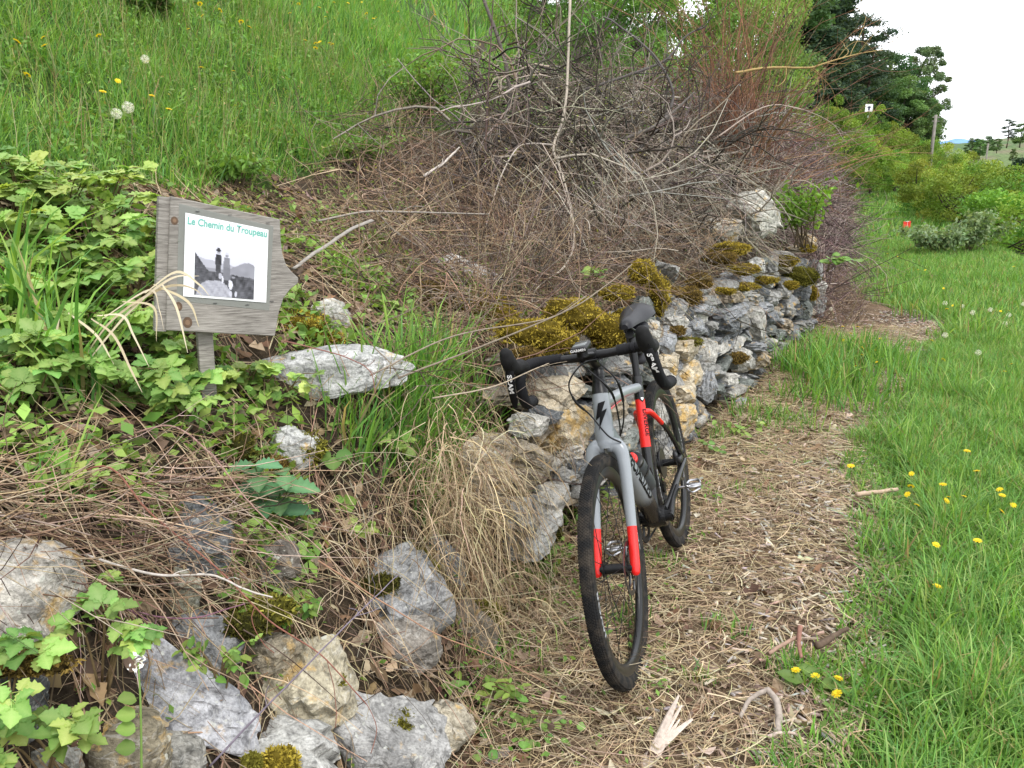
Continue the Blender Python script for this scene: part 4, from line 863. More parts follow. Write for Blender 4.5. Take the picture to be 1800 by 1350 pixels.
# ================================================================== FAR OBJECTS
def poles():
    m = plain('pole_wood', (.20, .18, .16), .9, var=.3, vs=3)
    for (x, yt, yb, Y, lab) in ((1645, 202, 262, 62, 'tall grey wooden utility pole rising from the orchard against the white sky'), (1737, 252, 285, 120, 'shorter wooden pole in front of the green hillside'), (1797, 318, 352, 60, 'wooden pole at the right edge above the orchard')):
        s = Y/ray(x, yt)[1]; t_ = at(x, yt, s); zb = min(at(x, yb, s)[2]-1.5, hz(t_[0], t_[1])-.1)
        o = thing('utility_pole', lab, 'pole', (t_[0], t_[1], float(zb)), 'wooden poles beyond the path')
        a = Acc(); V, F = tube([(0, 0, 0), (.0, 0, (t_[2]-zb)*.5), (.02, 0, t_[2]-zb)], [.13, .12, .10], 10); a.add(V, F); put('post', a.mesh('post'), m, o)
        a = Acc()
        for q in (.97, .92): V, F = box((.05, 0, (t_[2]-zb)*q), (.55, .07, .06)); a.add(V, F)
        put('crossarm', a.mesh('crossarm', False), m, o)
    s = 53/ray(1527, 190)[1]; c = at(1527, 190, s); zb = float(hz(c[0], c[1]))
    o = thing('marker_sign', 'small white square marker on a thin post among the orchard trees', 'sign', (c[0], c[1], zb))
    a = Acc(); V, F = tube([(0, 0, -.1), (0, 0, c[2]-zb)], .03, 8); a.add(V, F); put('post', a.mesh('post'), plain('grey_post', (.35, .36, .36), .6), o)
    a = Acc(); V, F = rbox((0, -.04, c[2]-zb), (.46, .03, .46), .1, 1); a.add(V, F); pl = put('plate', a.mesh('plate', False), M_white, o)
    a = Acc(); V, F = box((0, -.060, c[2]-zb-.02), (.10, .008, .24)); a.add(V, F); V, F = box((0, -.060, c[2]-zb+.05), (.20, .008, .07)); a.add(V, F); put('symbol', a.mesh('symbol', False), plain('dark_blue', (.03, .04, .08), .5), pl)
    # red two panel marker standing on the grass path
    P, s = tp(1593, 408); c = at(1593, 395, s*.985); b = float(hz(c[0], c[1]))
    o = thing('trail_marker', 'small bright red marker with a white stripe standing on the grassy path', 'marker', (c[0], c[1], b))
    w_ = 13*s/FPX; h_ = 11*s/FPX; zc = c[2]-b
    a = Acc(); V, F = rbox((-w_*.28, 0, zc), (w_*.52, .03, h_), .15, 1); V[:, 1] += -.05; a.add(V, F); V, F = rbox((w_*.30, 0, zc+.01), (w_*.52, .03, h_), .15, 1); a.add(V, F); put('panel', a.mesh('panel', False), plain('red_sheet', (.75, .045, .03), .5), o)
    a = Acc(); V, F = box((0, -.03, zc-.02), (w_*.07, .05, h_*1.25)); a.add(V, F); V, F = box((-.01, -.07, zc+h_*.53), (w_*.45, .01, h_*.07)); a.add(V, F); put('stripe', a.mesh('stripe', False), M_white, o)
    a = Acc(); V, F = tube([(0, .03, -.05), (0, .03, zc)], .015, 6); a.add(V, F); put('stake', a.mesh('stake'), M_darkmetal, o)
poles()

# ================================================================== TREES
M_bark = attr_mat('bark', .95, 0, .35, 25, .1, bmp=.5)
M_far = attr_mat('tree_leaf', .65, .3, .0, 5, .2, True)
def leaf_cards(P, size, cols, flat=.5, tri=False):
    n = len(P); nrm = unit(rng.normal(size=(n, 3))+np.array([0, 0, flat])); u = unit(np.cross(nrm, rng.normal(size=(n, 3)))); v = np.cross(nrm, u); s = size*rng.uniform(.55, 1.35, (n, 1))
    V = np.stack([P-u*s*.5, P-v*s*.28+u*s*.05, P+u*s*.6-nrm*s*.12, P+v*s*.28+u*s*.05], 1)
    c = np.repeat(cols[:, None], 4, 1); i = np.arange(n)[:, None]*4
    return V.reshape(-1, 3), i+np.arange(4)[None], c.reshape(-1, 3)
def limbs(acc, base, tips, r0, r1, col=(.06, .048, .04), bow=.15):
    for t_ in tips:
        b = np.asarray(base, float); t_ = np.asarray(t_, float); m_ = (b+t_)/2+rng.normal(size=3)*bow*np.linalg.norm(t_-b)*.5+[0, 0, -.06*np.linalg.norm(t_-b)]
        V, F = tube([b, m_, t_], [r0, (r0+r1)/2, r1], 6, 4); acc.add(V, F, col)
def crown_clumps(centres, radii, npc, size, pal, flat=.4):
    P = []; Cc = []
    for c, r in zip(centres, radii):
        d = unit(rng.normal(size=(npc, 3))); q = c+d*(r*rng.uniform(.15, 1, (npc, 1))**.5)*np.array([1, 1, .75]); P.append(q); Cc.append(pick(pal, 1, .10).repeat(npc, 0)*rng.uniform(.8, 1.2, (npc, 1)))
    return leaf_cards(np.concatenate(P), size, np.concatenate(Cc), flat)
def make_orchard(seed, H, pal, dense):
    """an open, spreading fruit tree: short leaning trunk, forked limbs, loose clumps of leaves"""
    global rng; keep = rng; rng = np.random.default_rng(seed)
    a = Acc(); fork = np.array([rng.normal()*.12, rng.normal()*.12, H*.26]); V, F = tube([(0, 0, -.3), (0, 0, 0), fork*.5+[.03, .02, 0], fork], [.15, .12, .10, .085], 8, 3); a.add(V, F, (.055, .045, .038))
    cs = []; 
    for i in range(dense):
        an = rng.uniform(0, 6.28); rr = H*.52*rng.uniform(.15, 1)**.6; z = H*(.30+.60*rng.random()*(1-.4*(rr/(H*.52))**2)); cs.append(np.array([rr*math.cos(an), rr*math.sin(an), z-.05*rr]))
    limbs(a, fork, cs[:11], .05, .012)
    for c in cs[:8]: limbs(a, c*.6+fork*.4, [cs[rng.integers(0, dense)]], .02, .007)
    fo = crown_clumps(cs, [H*rng.uniform(.07, .125) for _ in cs], 190, .08, pal)
    rng = keep; return a.mesh('trunk'), npmesh('crown', *fo)
ORCH = [(.135, .24, .035), (.175, .28, .04), (.095, .18, .032), (.22, .29, .048), (.175, .29, .042)]
protoO = [make_orchard(40+i, 3.4, ORCH, 62+6*i) for i in range(4)]
def place_tree(name, label, catg, me2, x, y, z, sc, rz, group):
    o = thing(name, label, catg, (x, y, z), group); o.scale = (sc[0], sc[0], sc[1]) if not np.isscalar(sc) else (sc,)*3; o.rotation_euler = (0, 0, rz)
    put('trunk', me2[0], M_bark, o); put('crown', me2[1], M_far, o); return o
first = [(1593, 354, 'fruit tree with two dark trunks standing beside the green path'), (1626, 386, 'nearest fruit tree with a leaning brown trunk at the path edge'), (1567, 340, 'fruit tree second along the path edge'), (1553, 325, 'fruit tree third along the path edge behind the purple thicket'), (1536, 308, 'dark trunked fruit tree further along the path edge'), (1522, 296, 'farthest fruit tree at the left end of the path row')]
pos = []
for x, y, lab in first:
    P, s = tp(x, y); pos.append(P[:2]); place_tree('fruit_tree', lab, 'tree', protoO[len(pos) % 4], P[0]+.25, P[1]+.2, P[2]-.05, (.72, .66), rng.uniform(0, 6.28), 'orchard trees along the path')
for Y in np.arange(17, 70, 3.0):
    for e in np.arange(.9 if Y < 40 else 1.5, 30, 2.9):
        x = float(Xr(Y)+e+rng.normal()*.4); y = float(Y+rng.normal()*.45)
        if any((x-p[0])**2+(y-p[1])**2 < 4.2 for p in pos): continue
        z = float(hz(x, y)); px, py, cz = pxof(np.array([x, y, z+1.6]))
        if px > 1900 or px < 1480: continue
        pos.append((x, y)); sc = rng.uniform(.66, .84)
        ring = 'just below the path edge' if e < 6 else 'in the middle of the orchard slope' if e < 15 else 'low down the orchard slope'
        far_ = 'nearer' if Y < 30 else 'distant'
        place_tree('fruit_tree', far_+' yellow green fruit tree '+ring, 'tree', protoO[rng.integers(0, 4)], x, y, z-.05, (sc*1.12, sc), rng.uniform(0, 6.28), far_+' orchard trees '+ring)
# the orchard's upper end, behind the brush, keyed by where their tops show
for x, yt, Y in ((1492, 176, 54), (1520, 192, 57), (1548, 214, 60), (1580, 228, 63), (1610, 236, 66), (1508, 240, 48), (1540, 252, 48), (1650, 248, 72), (1480, 210, 46), (1575, 262, 52), (1690, 265, 76), (1720, 276, 80), (1470, 190, 58), (1430, 176, 57), (1500, 270, 40), (1600, 262, 58), (1640, 272, 60)):
    s = Y/ray(x, yt)[1]; t_ = at(x, yt, s); b = float(hz(t_[0], t_[1])); H = t_[2]-b
    sc = max(H/2.85, .5); place_tree('fruit_tree', 'yellow green fruit tree at the far upper end of the orchard', 'tree', protoO[rng.integers(0, 4)], t_[0], t_[1], b-.05, (min(sc, 1.35), sc), rng.uniform(0, 6.28), 'orchard trees at its far end')

def make_conifer(seed, H, W, pal, n=26, droop=.35, needle=.20):
    global rng; keep = rng; rng = np.random.default_rng(seed); a = Acc()
    V, F = tube([(0, 0, -.5), (0, 0, H*.5), (0.05, 0, H)], [H*.022, H*.014, .02], 8, 3); a.add(V, F, (.07, .055, .045)); P = []; Cc = []
    for i in range(n):
        z = H*(.10+.88*(i/n)); R = W*(1-(z/H)**1.25)*rng.uniform(.65, 1.15)+.25
        for k in range(rng.integers(5, 8)):
            an = rng.uniform(0, 6.28); L = R*rng.uniform(.7, 1.15); t_ = np.linspace(.12, 1, 16)
            x = L*t_*math.cos(an); y = L*t_*math.sin(an); zz = z+.18*L*t_-droop*L*t_**2
            V, F = tube(np.stack([x, y, zz], -1)[::5], [.03, .02, .012, .006][:len(x[::5])], 4); a.add(V, F, (.07, .055, .045))
            for q in range(16):
                m_ = 13; c = np.array([x[q], y[q], zz[q]]); P.append(c+rng.normal(size=(m_, 3))*np.array([.24, .24, .12])*(1.2-.5*t_[q])-[0, 0, .09]); Cc.append(pick(pal, 1, .15).repeat(m_, 0))
    V, Q, C = leaf_cards(np.concatenate(P), needle, np.concatenate(Cc), .6); rng = keep
    return a.mesh('trunk'), npmesh('crown', V, Q, C)
CON = [(.045, .085, .052), (.06, .105, .058), (.036, .07, .048), (.075, .12, .06)]
protoC = [make_conifer(60, 11, 2.9, CON), make_conifer(61, 11, 2.3, CON, 22, .25)]
def make_broad(seed, H, W, pal, clumps, leaf, airy=.0, npc=160):
    global rng; keep = rng; rng = np.random.default_rng(seed); a = Acc()
    V, F = tube([(0, 0, -.5), (.1, 0, H*.3), (-.05, .1, H*.62)], [H*.024, H*.018, H*.010], 8, 3); a.add(V, F, (.10, .085, .07)); cs = []
    for i in range(clumps):
        z = rng.uniform(.16, 1); r = W*math.sqrt(max(0, 1-((z-.5)/.54)**2))*rng.uniform(.2, 1)**.5; an = rng.uniform(0, 6.28); cs.append(np.array([r*math.cos(an), r*math.sin(an), z*H]))
    for c in cs[::2]: limbs(a, (0, 0, min(H*.6, c[2]*.7)), [c], H*.007, .012, (.10, .085, .07))
    V, Q, C = crown_clumps(cs, [W*rng.uniform(.2, .38)*(1-airy) for _ in cs], npc, leaf, pal, .2); rng = keep; return a.mesh('trunk'), npmesh('crown', V, Q, C)
def make_pine(seed, H, W):
    global rng; keep = rng; rng = np.random.default_rng(seed); a = Acc()
    V, F = tube([(0, 0, -.5), (.2, 0, H*.35), (-.1, .1, H*.7), (.15, 0, H*.95)], [H*.02, H*.017, H*.012, .05], 8, 3); a.add(V, F, (.10, .065, .05)); cs = []
    for i in range(34):
        z = H*rng.uniform(.34, 1.0); an = rng.uniform(0, 6.28); r = W*rng.uniform(.2, 1)*(1.15-.6*z/H); c = np.array([r*math.cos(an), r*math.sin(an), z]); cs.append(c); limbs(a, (0, 0, z-.15*r), [c], .05, .02, (.10, .065, .05))
    P = []; Cc = []
    for c in cs:
        m_ = 330; P.append(c+rng.normal(size=(m_, 3))*np.array([.6, .6, .18])*W*.24); Cc.append(pick([(.06, .10, .058), (.08, .125, .068), (.045, .08, .052)], 1, .12).repeat(m_, 0))
    V, Q, C = leaf_cards(np.concatenate(P), .16, np.concatenate(Cc), .5); rng = keep; return a.mesh('trunk'), npmesh('crown', V, Q, C)
BRD = [(.10, .18, .06), (.13, .22, .07), (.08, .145, .055)]; LIM = [(.13, .25, .05), (.17, .30, .06), (.10, .20, .045)]; BIR = [(.09, .15, .07), (.12, .18, .085), (.07, .125, .06)]
protoP = make_pine(70, 10, 2.6); protoB = make_broad(71, 8, 2.1, BRD, 60, .17, 0, 300); protoL = make_broad(72, 5, 1.9, LIM, 50, .10, 0, 200); protoW = make_broad(73, 9, 1.9, BIR, 85, .16, .25, 230)
for lab, nm, pr, x, yt, Y, H0, wx, dz in (
    ('tall dark conifer at the top edge right of the bare red shrub', 'conifer', protoC[0], 1432, -95, 66, 11, 1.45, -.4), ('dark conifer with its tip against the sky at the top of the forest edge', 'conifer', protoC[1], 1478, -35, 70, 11, 1.35, 0),
    ('dense dark conifer low at the forest edge above the orchard', 'conifer', protoC[0], 1462, 35, 62, 11, 1.5, -.5), ('broad pine with a flat leaning top against the sky', 'pine_tree', protoP, 1522, 30, 77, 10, .95, 0), ('pine tree with dark needles standing below the leaning pine', 'pine_tree', protoP, 1535, 78, 72, 10, .95, 0),
    ('dark conifer filling the slope behind the tall brown twigs', 'conifer', protoC[1], 1400, 20, 75, 11, 1.7, -1), ('mid green leafy tree between pine and birch', 'leafy_tree', protoB, 1566, 98, 82, 8, 1.1, 0), ('pale green leafy tree low above the orchard left of the birch', 'leafy_tree', protoB, 1585, 140, 77, 8, 1.15, 0),
    ('tall loose birch with drooping branches at the right end of the forest', 'birch_tree', protoW, 1634, 84, 92, 9, .95, 0), ('dense dark green tree under the birch at the forest end', 'leafy_tree', protoB, 1618, 140, 87, 8, .95, 0), ('small dark tree at the right foot of the birch', 'leafy_tree', protoB, 1640, 175, 89, 8, .6, 0),
    ('broad green tree closing the gap behind the pines', 'leafy_tree', protoB, 1548, 118, 80, 8, 1.5, 0), ('bushy tree at the forest foot left of the birch', 'leafy_tree', protoB, 1600, 165, 78, 8, 1.6, 0), ('rounded dark tree at the forest foot behind the white marker', 'leafy_tree', protoB, 1530, 150, 74, 8, 1.6, 0), ('dark tree just behind the pines in the forest', 'conifer', protoC[1], 1505, 60, 85, 11, 1.3, 0), ('bright green leafy tree behind the bare red shrub', 'leafy_tree', protoL, 1325, -20, 17, 5, .62, 0), ('bright green young tree at the left of the dark conifer', 'leafy_tree', protoL, 1368, -40, 21, 5, .55, 0), ('leafy tree at the top edge behind the grey heap', 'leafy_tree', protoL, 1215, -60, 15, 5, 1.1, 0), ('leafy tree at the top edge above the black boughs', 'leafy_tree', protoL, 1130, -50, 14, 5, 1.0, 0), ('tree crown at the top edge left of the pale vine', 'leafy_tree', protoL, 960, -150, 19, 5, 1.1, 0), ('tree crown at the top edge straight behind the pale vine', 'leafy_tree', protoL, 1015, -130, 21, 5, 1.2, 0), ('tree crown at the top edge above the middle of the heap', 'leafy_tree', protoB, 1095, -140, 24, 8, 1.2, 0), ('slim green tree at the top edge right of the pale vine', 'leafy_tree', protoL, 1060, -90, 13, 5, .9, 0), ('dark green tree between the bright trees and the conifers', 'leafy_tree', protoB, 1330, -120, 40, 8, 1.2, 0), ('green sapling behind the red shrub, left of the other bright trees', 'leafy_tree', protoL, 1300, 10, 15, 5, .9, 0)):
    s = Y/ray(x, yt)[1]; t_ = at(x, yt, s); b = float(hz(t_[0], t_[1]))+dz; H = max(t_[2]-b, 1.5); place_tree(nm, lab, 'tree', pr, t_[0], t_[1], b-.1, (H/H0*wx*1.05, H/H0), rng.uniform(0, 6.28), 'trees of the forest edge' if Y > 30 else 'bright trees behind the brush')
for i, (x, yt, Y, pr, H0, wx, lab) in enumerate(((1776, 210, 118, protoP, 10, 1.3, 'flat topped pine on the ridge of the far hillside'), (1798, 218, 120, protoB, 8, 1.4, 'round tree beside the pine on the far ridge'), (1738, 240, 118, protoB, 8, 1.3, 'small dark tree on the far ridge left of the pine'), (1712, 244, 112, protoB, 8, 1.6, 'low dark trees at the left end of the far ridge'), (1725, 246, 108, protoB, 8, 1.5, 'bushy tree on the far hillside near its left end'), (1783, 262, 105, protoB, 8, 1.0, 'single bush in the middle of the far hillside'), (1755, 244, 116, protoB, 8, 1.4, 'bush on the far ridge between two taller trees'), (1798, 272, 55, protoC[0], 11, 1.6, 'dark conifer at the right edge below the far hillside'))):
    s = Y/ray(x, yt)[1]*(2.0 if i < 7 else 1.4); t_ = at(x, yt, s); h_ = (7.2, 6.0, 4.4, 5, 4.4, 3.2, 3.6, 7)[i]; place_tree('ridge_tree', lab, 'tree', pr, t_[0], t_[1], t_[2]-h_, (h_/H0*wx, h_/H0), i*1.3, 'trees across the valley')
# grey green willow-like bush at the edge of the path
def bush(name, label, px, py, wpx, hpx, n, leaf, pal, stemcol=(.12, .09, .06), pull=0., nstem=14, s=None, spread=1.0, tips=.35):
    P, s0 = tp(px, py); s = s or s0; base = at(px, py, s); W = wpx*s/FPX/2; H = hpx*s/FPX
    o = thing(name, label, 'shrub', tuple(base)); a = Acc(); pts = []; cc = []
    for i in range(nstem):
        d = np.array([rng.normal()*.6, rng.normal()*.45, 1.0]); t_ = np.array([d[0]*W*spread, d[1]*W, H*rng.uniform(.6, 1.0)]); m_ = t_*.5+[rng.normal()*W*.1, rng.normal()*W*.1, H*.1]
        V, F = tube([(rng.normal()*.03, rng.normal()*.03, -.05), m_, t_], [.008*H+.002, .005*H+.0015, .0015], 5, 5); a.add(V, F, stemcol); c = catmull([(0, 0, 0), m_, t_], 10)
        k_ = n//nstem; q = c[rng.integers(int(len(c)*tips), len(c), k_)]+rng.normal(size=(k_, 3))*np.array([W*.16, W*.16, H*.07]); pts.append(q); cc.append(pick(pal, k_, .16))
    put('stem', a.mesh('stem'), M_bark, o); V, Q, C = leaf_cards(np.concatenate(pts), leaf, np.concatenate(cc), .9); put('foliage', npmesh('foliage', V, Q, C), M_leafs, o, kind='stuff'); return o
bush('willow_bush', 'grey green leafy bush at the right edge of the path below the orchard', 1648, 452, 104, 52, 2800, .07, [(.20, .28, .14), (.26, .34, .18), (.15, .23, .11)])
bush('willow_bush', 'taller grey green bush just behind, under the nearest orchard trees', 1700, 448, 90, 74, 2600, .08, [(.20, .28, .13), (.25, .33, .17), (.15, .23, .10)])
bush('leafy_shrub', 'light green leafy shrub at the meadow edge left of the dead branches', 735, 232, 170, 130, 2600, .036, [(.13, .25, .04), (.17, .30, .05), (.10, .20, .035)], nstem=34)
bush('leafy_shrub', 'low light green herb clump in the meadow above the sign', 400, 330, 150, 60, 900, .034, [(.12, .23, .04), (.15, .27, .05)], nstem=24)
bush('leafy_shrub', 'fresh green shrub growing out of the wall top beside the large white boulder', 1408, 425, 100, 105, 900, .045, [(.16, .30, .04), (.20, .34, .05), (.12, .22, .035)], nstem=14, s=6.9)
bush('leafy_shrub', 'soft green clump of herbs beside the leafy shrub on the meadow', 620, 300, 130, 60, 900, .032, [(.12, .22, .04), (.15, .26, .05)], nstem=24)
bush('leafy_shrub', 'dark green shrub at the top edge of the meadow', 262, 30, 110, 40, 700, .05, [(.08, .15, .03), (.10, .18, .035)], nstem=16)
bush('leafy_shrub', 'yellowish green shrub behind the dead branches at the top edge', 1060, 75, 160, 90, 1300, .045, [(.15, .24, .04), (.19, .28, .05)], nstem=18)
bush('leafy_shrub', 'yellow green shrub at the top edge left of the pale vine', 955, 30, 150, 70, 1000, .045, [(.15, .26, .04), (.19, .30, .05)], nstem=18)
bush('leafy_shrub', 'bright green shrub behind the bare red stems', 1195, 70, 150, 110, 1600, .05, [(.13, .26, .04), (.16, .30, .05)], nstem=18)

# ================================================================== GRASS
def nrm_at(X, Y, e=.03):
    gx = (hz(X+e, Y)-hz(X-e, Y))/(2*e); gy = (hz(X, Y+e)-hz(X, Y-e))/(2*e); return unit(np.stack([-gx, -gy, np.ones_like(gx)], -1))
def blades(X, Y, L, W, bend, pal, k=4, yellow=.04, zoff=-.01, up=.75):
    n = len(X); B = np.stack([X, Y, hz(X, Y)+zoff], -1); an = rng.uniform(0, 6.283, n); lean = np.stack([np.cos(an), np.sin(an), np.zeros(n)], -1)
    ax = unit(np.stack([rng.normal(size=n)*.22, rng.normal(size=n)*.22, np.ones(n)], -1)*up+nrm_at(X, Y)*(1-up))
    t = np.array([0, .4, .75, 1.0]) if k == 4 else np.array([0, .55, 1.0]); b = (bend*rng.uniform(.1, 1.5, n))[:, None]
    P = B[:, None]+L[:, None, None]*(ax[:, None]*(t-.42*b*t**2)[..., None]+lean[:, None]*(b*t**2)[..., None])
    tw = an+1.57+rng.normal(size=n)*.5; side = np.stack([np.cos(tw), np.sin(tw), np.zeros(n)], -1)
    prof = np.array([.75, 1., .62, .0]) if k == 4 else np.array([.8, .8, 0.]); c = pick(pal, n, .16)
    dry = rng.random(n) < yellow; c[dry] = pick([(.36, .29, .13), (.30, .25, .12)], dry.sum(), .15)
    return ribbons(P, side, W[:, None]*prof, c)
G_MEAD = [(.14, .30, .05), (.19, .36, .06), (.095, .225, .04), (.25, .40, .09), (.115, .265, .07)]
G_VERG = [(.15, .31, .058), (.20, .37, .07), (.11, .245, .05), (.29, .42, .125), (.13, .28, .07)]
def scatter(n, x0, x1, y0, y1, mask):
    X = rng.uniform(x0, x1, n); Y = rng.uniform(y0, y1, n); m = mask(X, Y); X, Y = X[m], Y[m]
    P = np.stack([X, Y, hz(X, Y)+.1], -1); m = seen(P, 90) | (seen(P, 620) & (rng.random(len(X)) < .30)); return X[m], Y[m]
cl1, cl2 = SNoise(91, 20, 2), SNoise(92, 20, 2)
def clump(X, Y, s, a=0.): return cl1(np.stack([X, Y], -1)*s+a)
parts = []
# meadow on the slope: near the front edge thinner, longer tufts in patches
mm = lambda X, Y: inpoly(X+.15*clump(X, Y, 2.5), Y+.15*clump(X, Y, 2.5, 9.), MEADOW)
X, Y = scatter(260000, -5.2, 2.0, 2.0, 7.2, mm)
dk = cl2(np.stack([X, Y], -1)*1.2) ; keep = rng.random(len(X)) < np.clip(.55+.75*dk, .14, 1); 
bare = (np.hypot((X+3.6)/1.0, (Y-6.3)/.5) < 1); keep &= ~bare; X, Y = X[keep][:82000], Y[keep][:82000]
L = (.06+.09*rng.random(len(X))+.20*np.clip(clump(X, Y, 1.5, 4.)+.1, 0, 1.1))*rng.uniform(.6, 1.25, len(X)); parts.append(blades(X, Y, L, .0018+.0019*rng.random(len(X)), .45+.5*rng.random(len(X)), G_MEAD, 3))
k_ = rng.integers(0, len(X), 1500); parts.append(blades(X[k_]+.02, Y[k_], rng.uniform(.25, .42, 1500), np.full(1500, .0011), .3*np.ones(1500), [(.30, .32, .14), (.36, .33, .18), (.22, .30, .10), (.28, .20, .12)]))
X, Y = scatter(330000, -6, 5, 7.0, 12.5, mm); X, Y = X[:42000], Y[:42000]; parts.append(blades(X, Y, (.10+.14*rng.random(len(X))+.14*np.clip(clump(X, Y, 1.2, 4.), 0, 1)), .0032+.003*rng.random(len(X)), .5*np.ones(len(X)), G_MEAD, 3))
X, Y = scatter(120000, -9, 14, 12.5, 45, mm); X, Y = X[:22000], Y[:22000]; parts.append(blades(X, Y, .2+.2*rng.random(len(X)), .010+.008*rng.random(len(X)), .5*np.ones(len(X)), G_MEAD, 3))
# verge right of the path, near part
vm = lambda X, Y: inpoly(X+.13*clump(X, Y, 3)+.05*clump(X, Y, 9, 5.), Y+.12*clump(X, Y, 3, 3.), VERGE)
X, Y = scatter(360000, .6, 5.6, 1.1, 7.4, vm); dk = clump(X, Y, 2.2, 7.); ed = inpoly(X-.28, Y, VERGE)
keep = rng.random(len(X)) < np.where(ed, np.clip(.75+.5*dk, .3, 1), .42); X, Y, ed = X[keep][:105000], Y[keep][:105000], ed[keep][:105000]
L = (.09+.11*rng.random(len(X))+.13*np.clip(clump(X, Y, 2.4, 7.), 0, 1.1))*np.where(ed, 1, .55); parts.append(blades(X, Y, L, .0019+.0018*rng.random(len(X)), .7*np.ones(len(X)), G_VERG, yellow=.05))
X, Y = scatter(210000, 3, 13, 7.4, 19, vm); X, Y = X[:56000], Y[:56000]; parts.append(blades(X, Y, .09+.10*rng.random(len(X))+.10*np.clip(clump(X, Y, 1.2, 7.), 0, 1), .0045+.004*rng.random(len(X)), .55*np.ones(len(X)), G_VERG, 3, yellow=.07))
X, Y = scatter(160000, 5, 36, 19, 60, lambda X, Y: (X > Xw(Y)+.3)); X, Y = X[:30000], Y[:30000]; parts.append(blades(X, Y, .16+.18*rng.random(len(X)), .015+.012*rng.random(len(X)), .5*np.ones(len(X)), G_VERG, 3))
# tufts
def tuft(px, py, n, L0, rad, w=.0032, pal=G_MEAD, bend=.5):
    P, s = tp(px, py); r = rad*rng.random(n)**.7; a = rng.uniform(0, 6.283, n); return blades(P[0]+r*np.cos(a), P[1]+r*np.sin(a), L0*rng.uniform(.5, 1.15, n), w*rng.uniform(.7, 1.3, n), bend*np.ones(n), pal)
for q in [(70, 640, 26, .42, .08, .0055), (110, 690, 22, .40, .07, .005), (30, 560, 24, .4, .08, .005), (150, 720, 10, .3, .06, .005), (610, 790, 16, .34, .06, .0045), (650, 790, 26, .28, .08), (700, 770, 110, .28, .12), (750, 780, 130, .30, .12), (800, 770, 110, .28, .10), (720, 830, 90, .24, .12), (790, 710, 110, .28, .12), (840, 740, 60, .26, .08), (680, 740, 60, .32, .1), (620, 770, 40, .26, .1), (770, 830, 90, .26, .1), (740, 730, 80, .3, .1), (60, 880, 14, .25, .06),
          (1440, 665, 260, .36, .30, .0045), (1490, 690, 260, .36, .36, .0045), (1548, 655, 220, .34, .34, .0045), (1405, 650, 160, .30, .3, .004), (1465, 715, 120, .26, .3, .004), (1535, 720, 110, .22, .34, .004), (1400, 700, 70, .2, .2, .004), (1460, 640, 260, .34, .3, .005), (1520, 635, 260, .34, .3, .005), (1330, 735, 110, .16, .22), (1380, 745, 110, .15, .2), (1410, 760, 60, .14, .16), (1260, 770, 40, .14, .12), (1430, 600, 120, .2, .25), (1395, 1190, 60, .12, .09), (1440, 1200, 80, .12, .12), (1290, 1120, 25, .09, .06), (1230, 1200, 30, .08, .05), (1260, 1110, 20, .08, .06), (1100, 1100, 40, .1, .08), (900, 1150, 40, .1, .15), (1350, 870, 20, .07, .08), (1300, 860, 20, .07, .08), (1160, 990, 40, .08, .08), (1620, 500, 300, .3, .5), (1780, 500, 300, .3, .6), (1640, 560, 200, .34, .4, .005, G_VERG), (1720, 600, 200, .34, .4, .005, G_VERG), (1600, 525, 200, .32, .4, .005, G_VERG), (1660, 700, 160, .30, .25, .004, G_VERG), (1760, 720, 160, .32, .3, .004, G_VERG), (1700, 930, 120, .28, .18, .0035, G_VERG), (1580, 790, 140, .26, .2, .0035, G_VERG), (1560, 980, 90, .24, .15, .003, G_VERG), (1640, 1120, 90, .26, .15, .003, G_VERG), (1550, 1250, 70, .22, .14, .003, G_VERG)]:
    parts.append(tuft(*q))
V, Q, C = cat(parts); put('grass', npmesh('grass', V, Q, C), M_grass, kind='stuff'); print('grass quads', len(Q))

# ================================================================== DRY STRAW, CHIPS, LITTER
STRAW = [(.46, .365, .225), (.40, .305, .185), (.54, .455, .30), (.33, .25, .155), (.25, .18, .115)]
def ground_strands(X, Y, L, W, pal, lift=.012, curl=.8, k=5, upz=.12):
    n = len(X); an = rng.uniform(0, 6.283, n); cu = rng.normal(size=n)*curl; st = L/(k-1); px_, py_ = [X], [Y]
    for i in range(k-1): px_.append(px_[-1]+st*np.cos(an)); py_.append(py_[-1]+st*np.sin(an)); an = an+cu/(k-1)
    XX, YY = np.stack(px_, 1), np.stack(py_, 1); tl = rng.normal(size=n)*upz; t = np.linspace(-.5, .5, k)
    ZZ = hz(XX.ravel(), YY.ravel()).reshape(XX.shape)+(lift*rng.uniform(.1, 1.6, n))[:, None]+np.abs(tl)[:, None]*L[:, None]*(t+.5)[None]*.6
    P = np.stack([XX, YY, ZZ], -1); T = unit(P[:, -1]-P[:, 0]); side = unit(np.cross(T, np.array([0, 0, 1.])+rng.normal(size=(n, 3))*.5)); prof = np.linspace(1, .35, k)
    return ribbons(P, side, W[:, None]*prof, pick(pal, n, .15))
pathm = lambda X, Y: (X > Xw(Y)+.02) & ~inpoly(X-.16, Y, VERGE)
parts = []
X, Y = scatter(110000, -.3, 4.4, 1.35, 8.2, pathm); X, Y = X[:36000], Y[:36000]
dens = clump(X, Y, 2.2, 2.); dist_r = (X-Xw(Y)); kp = rng.random(len(X)) < np.clip(.82-.62*np.clip(dist_r-.55, 0, 3)+.40*dens, .10, 1); X, Y = X[kp], Y[kp]
parts.append(ground_strands(X, Y, rng.uniform(.05, .22, len(X)), rng.uniform(.0009, .0022, len(X)), STRAW, .022, 1.0))
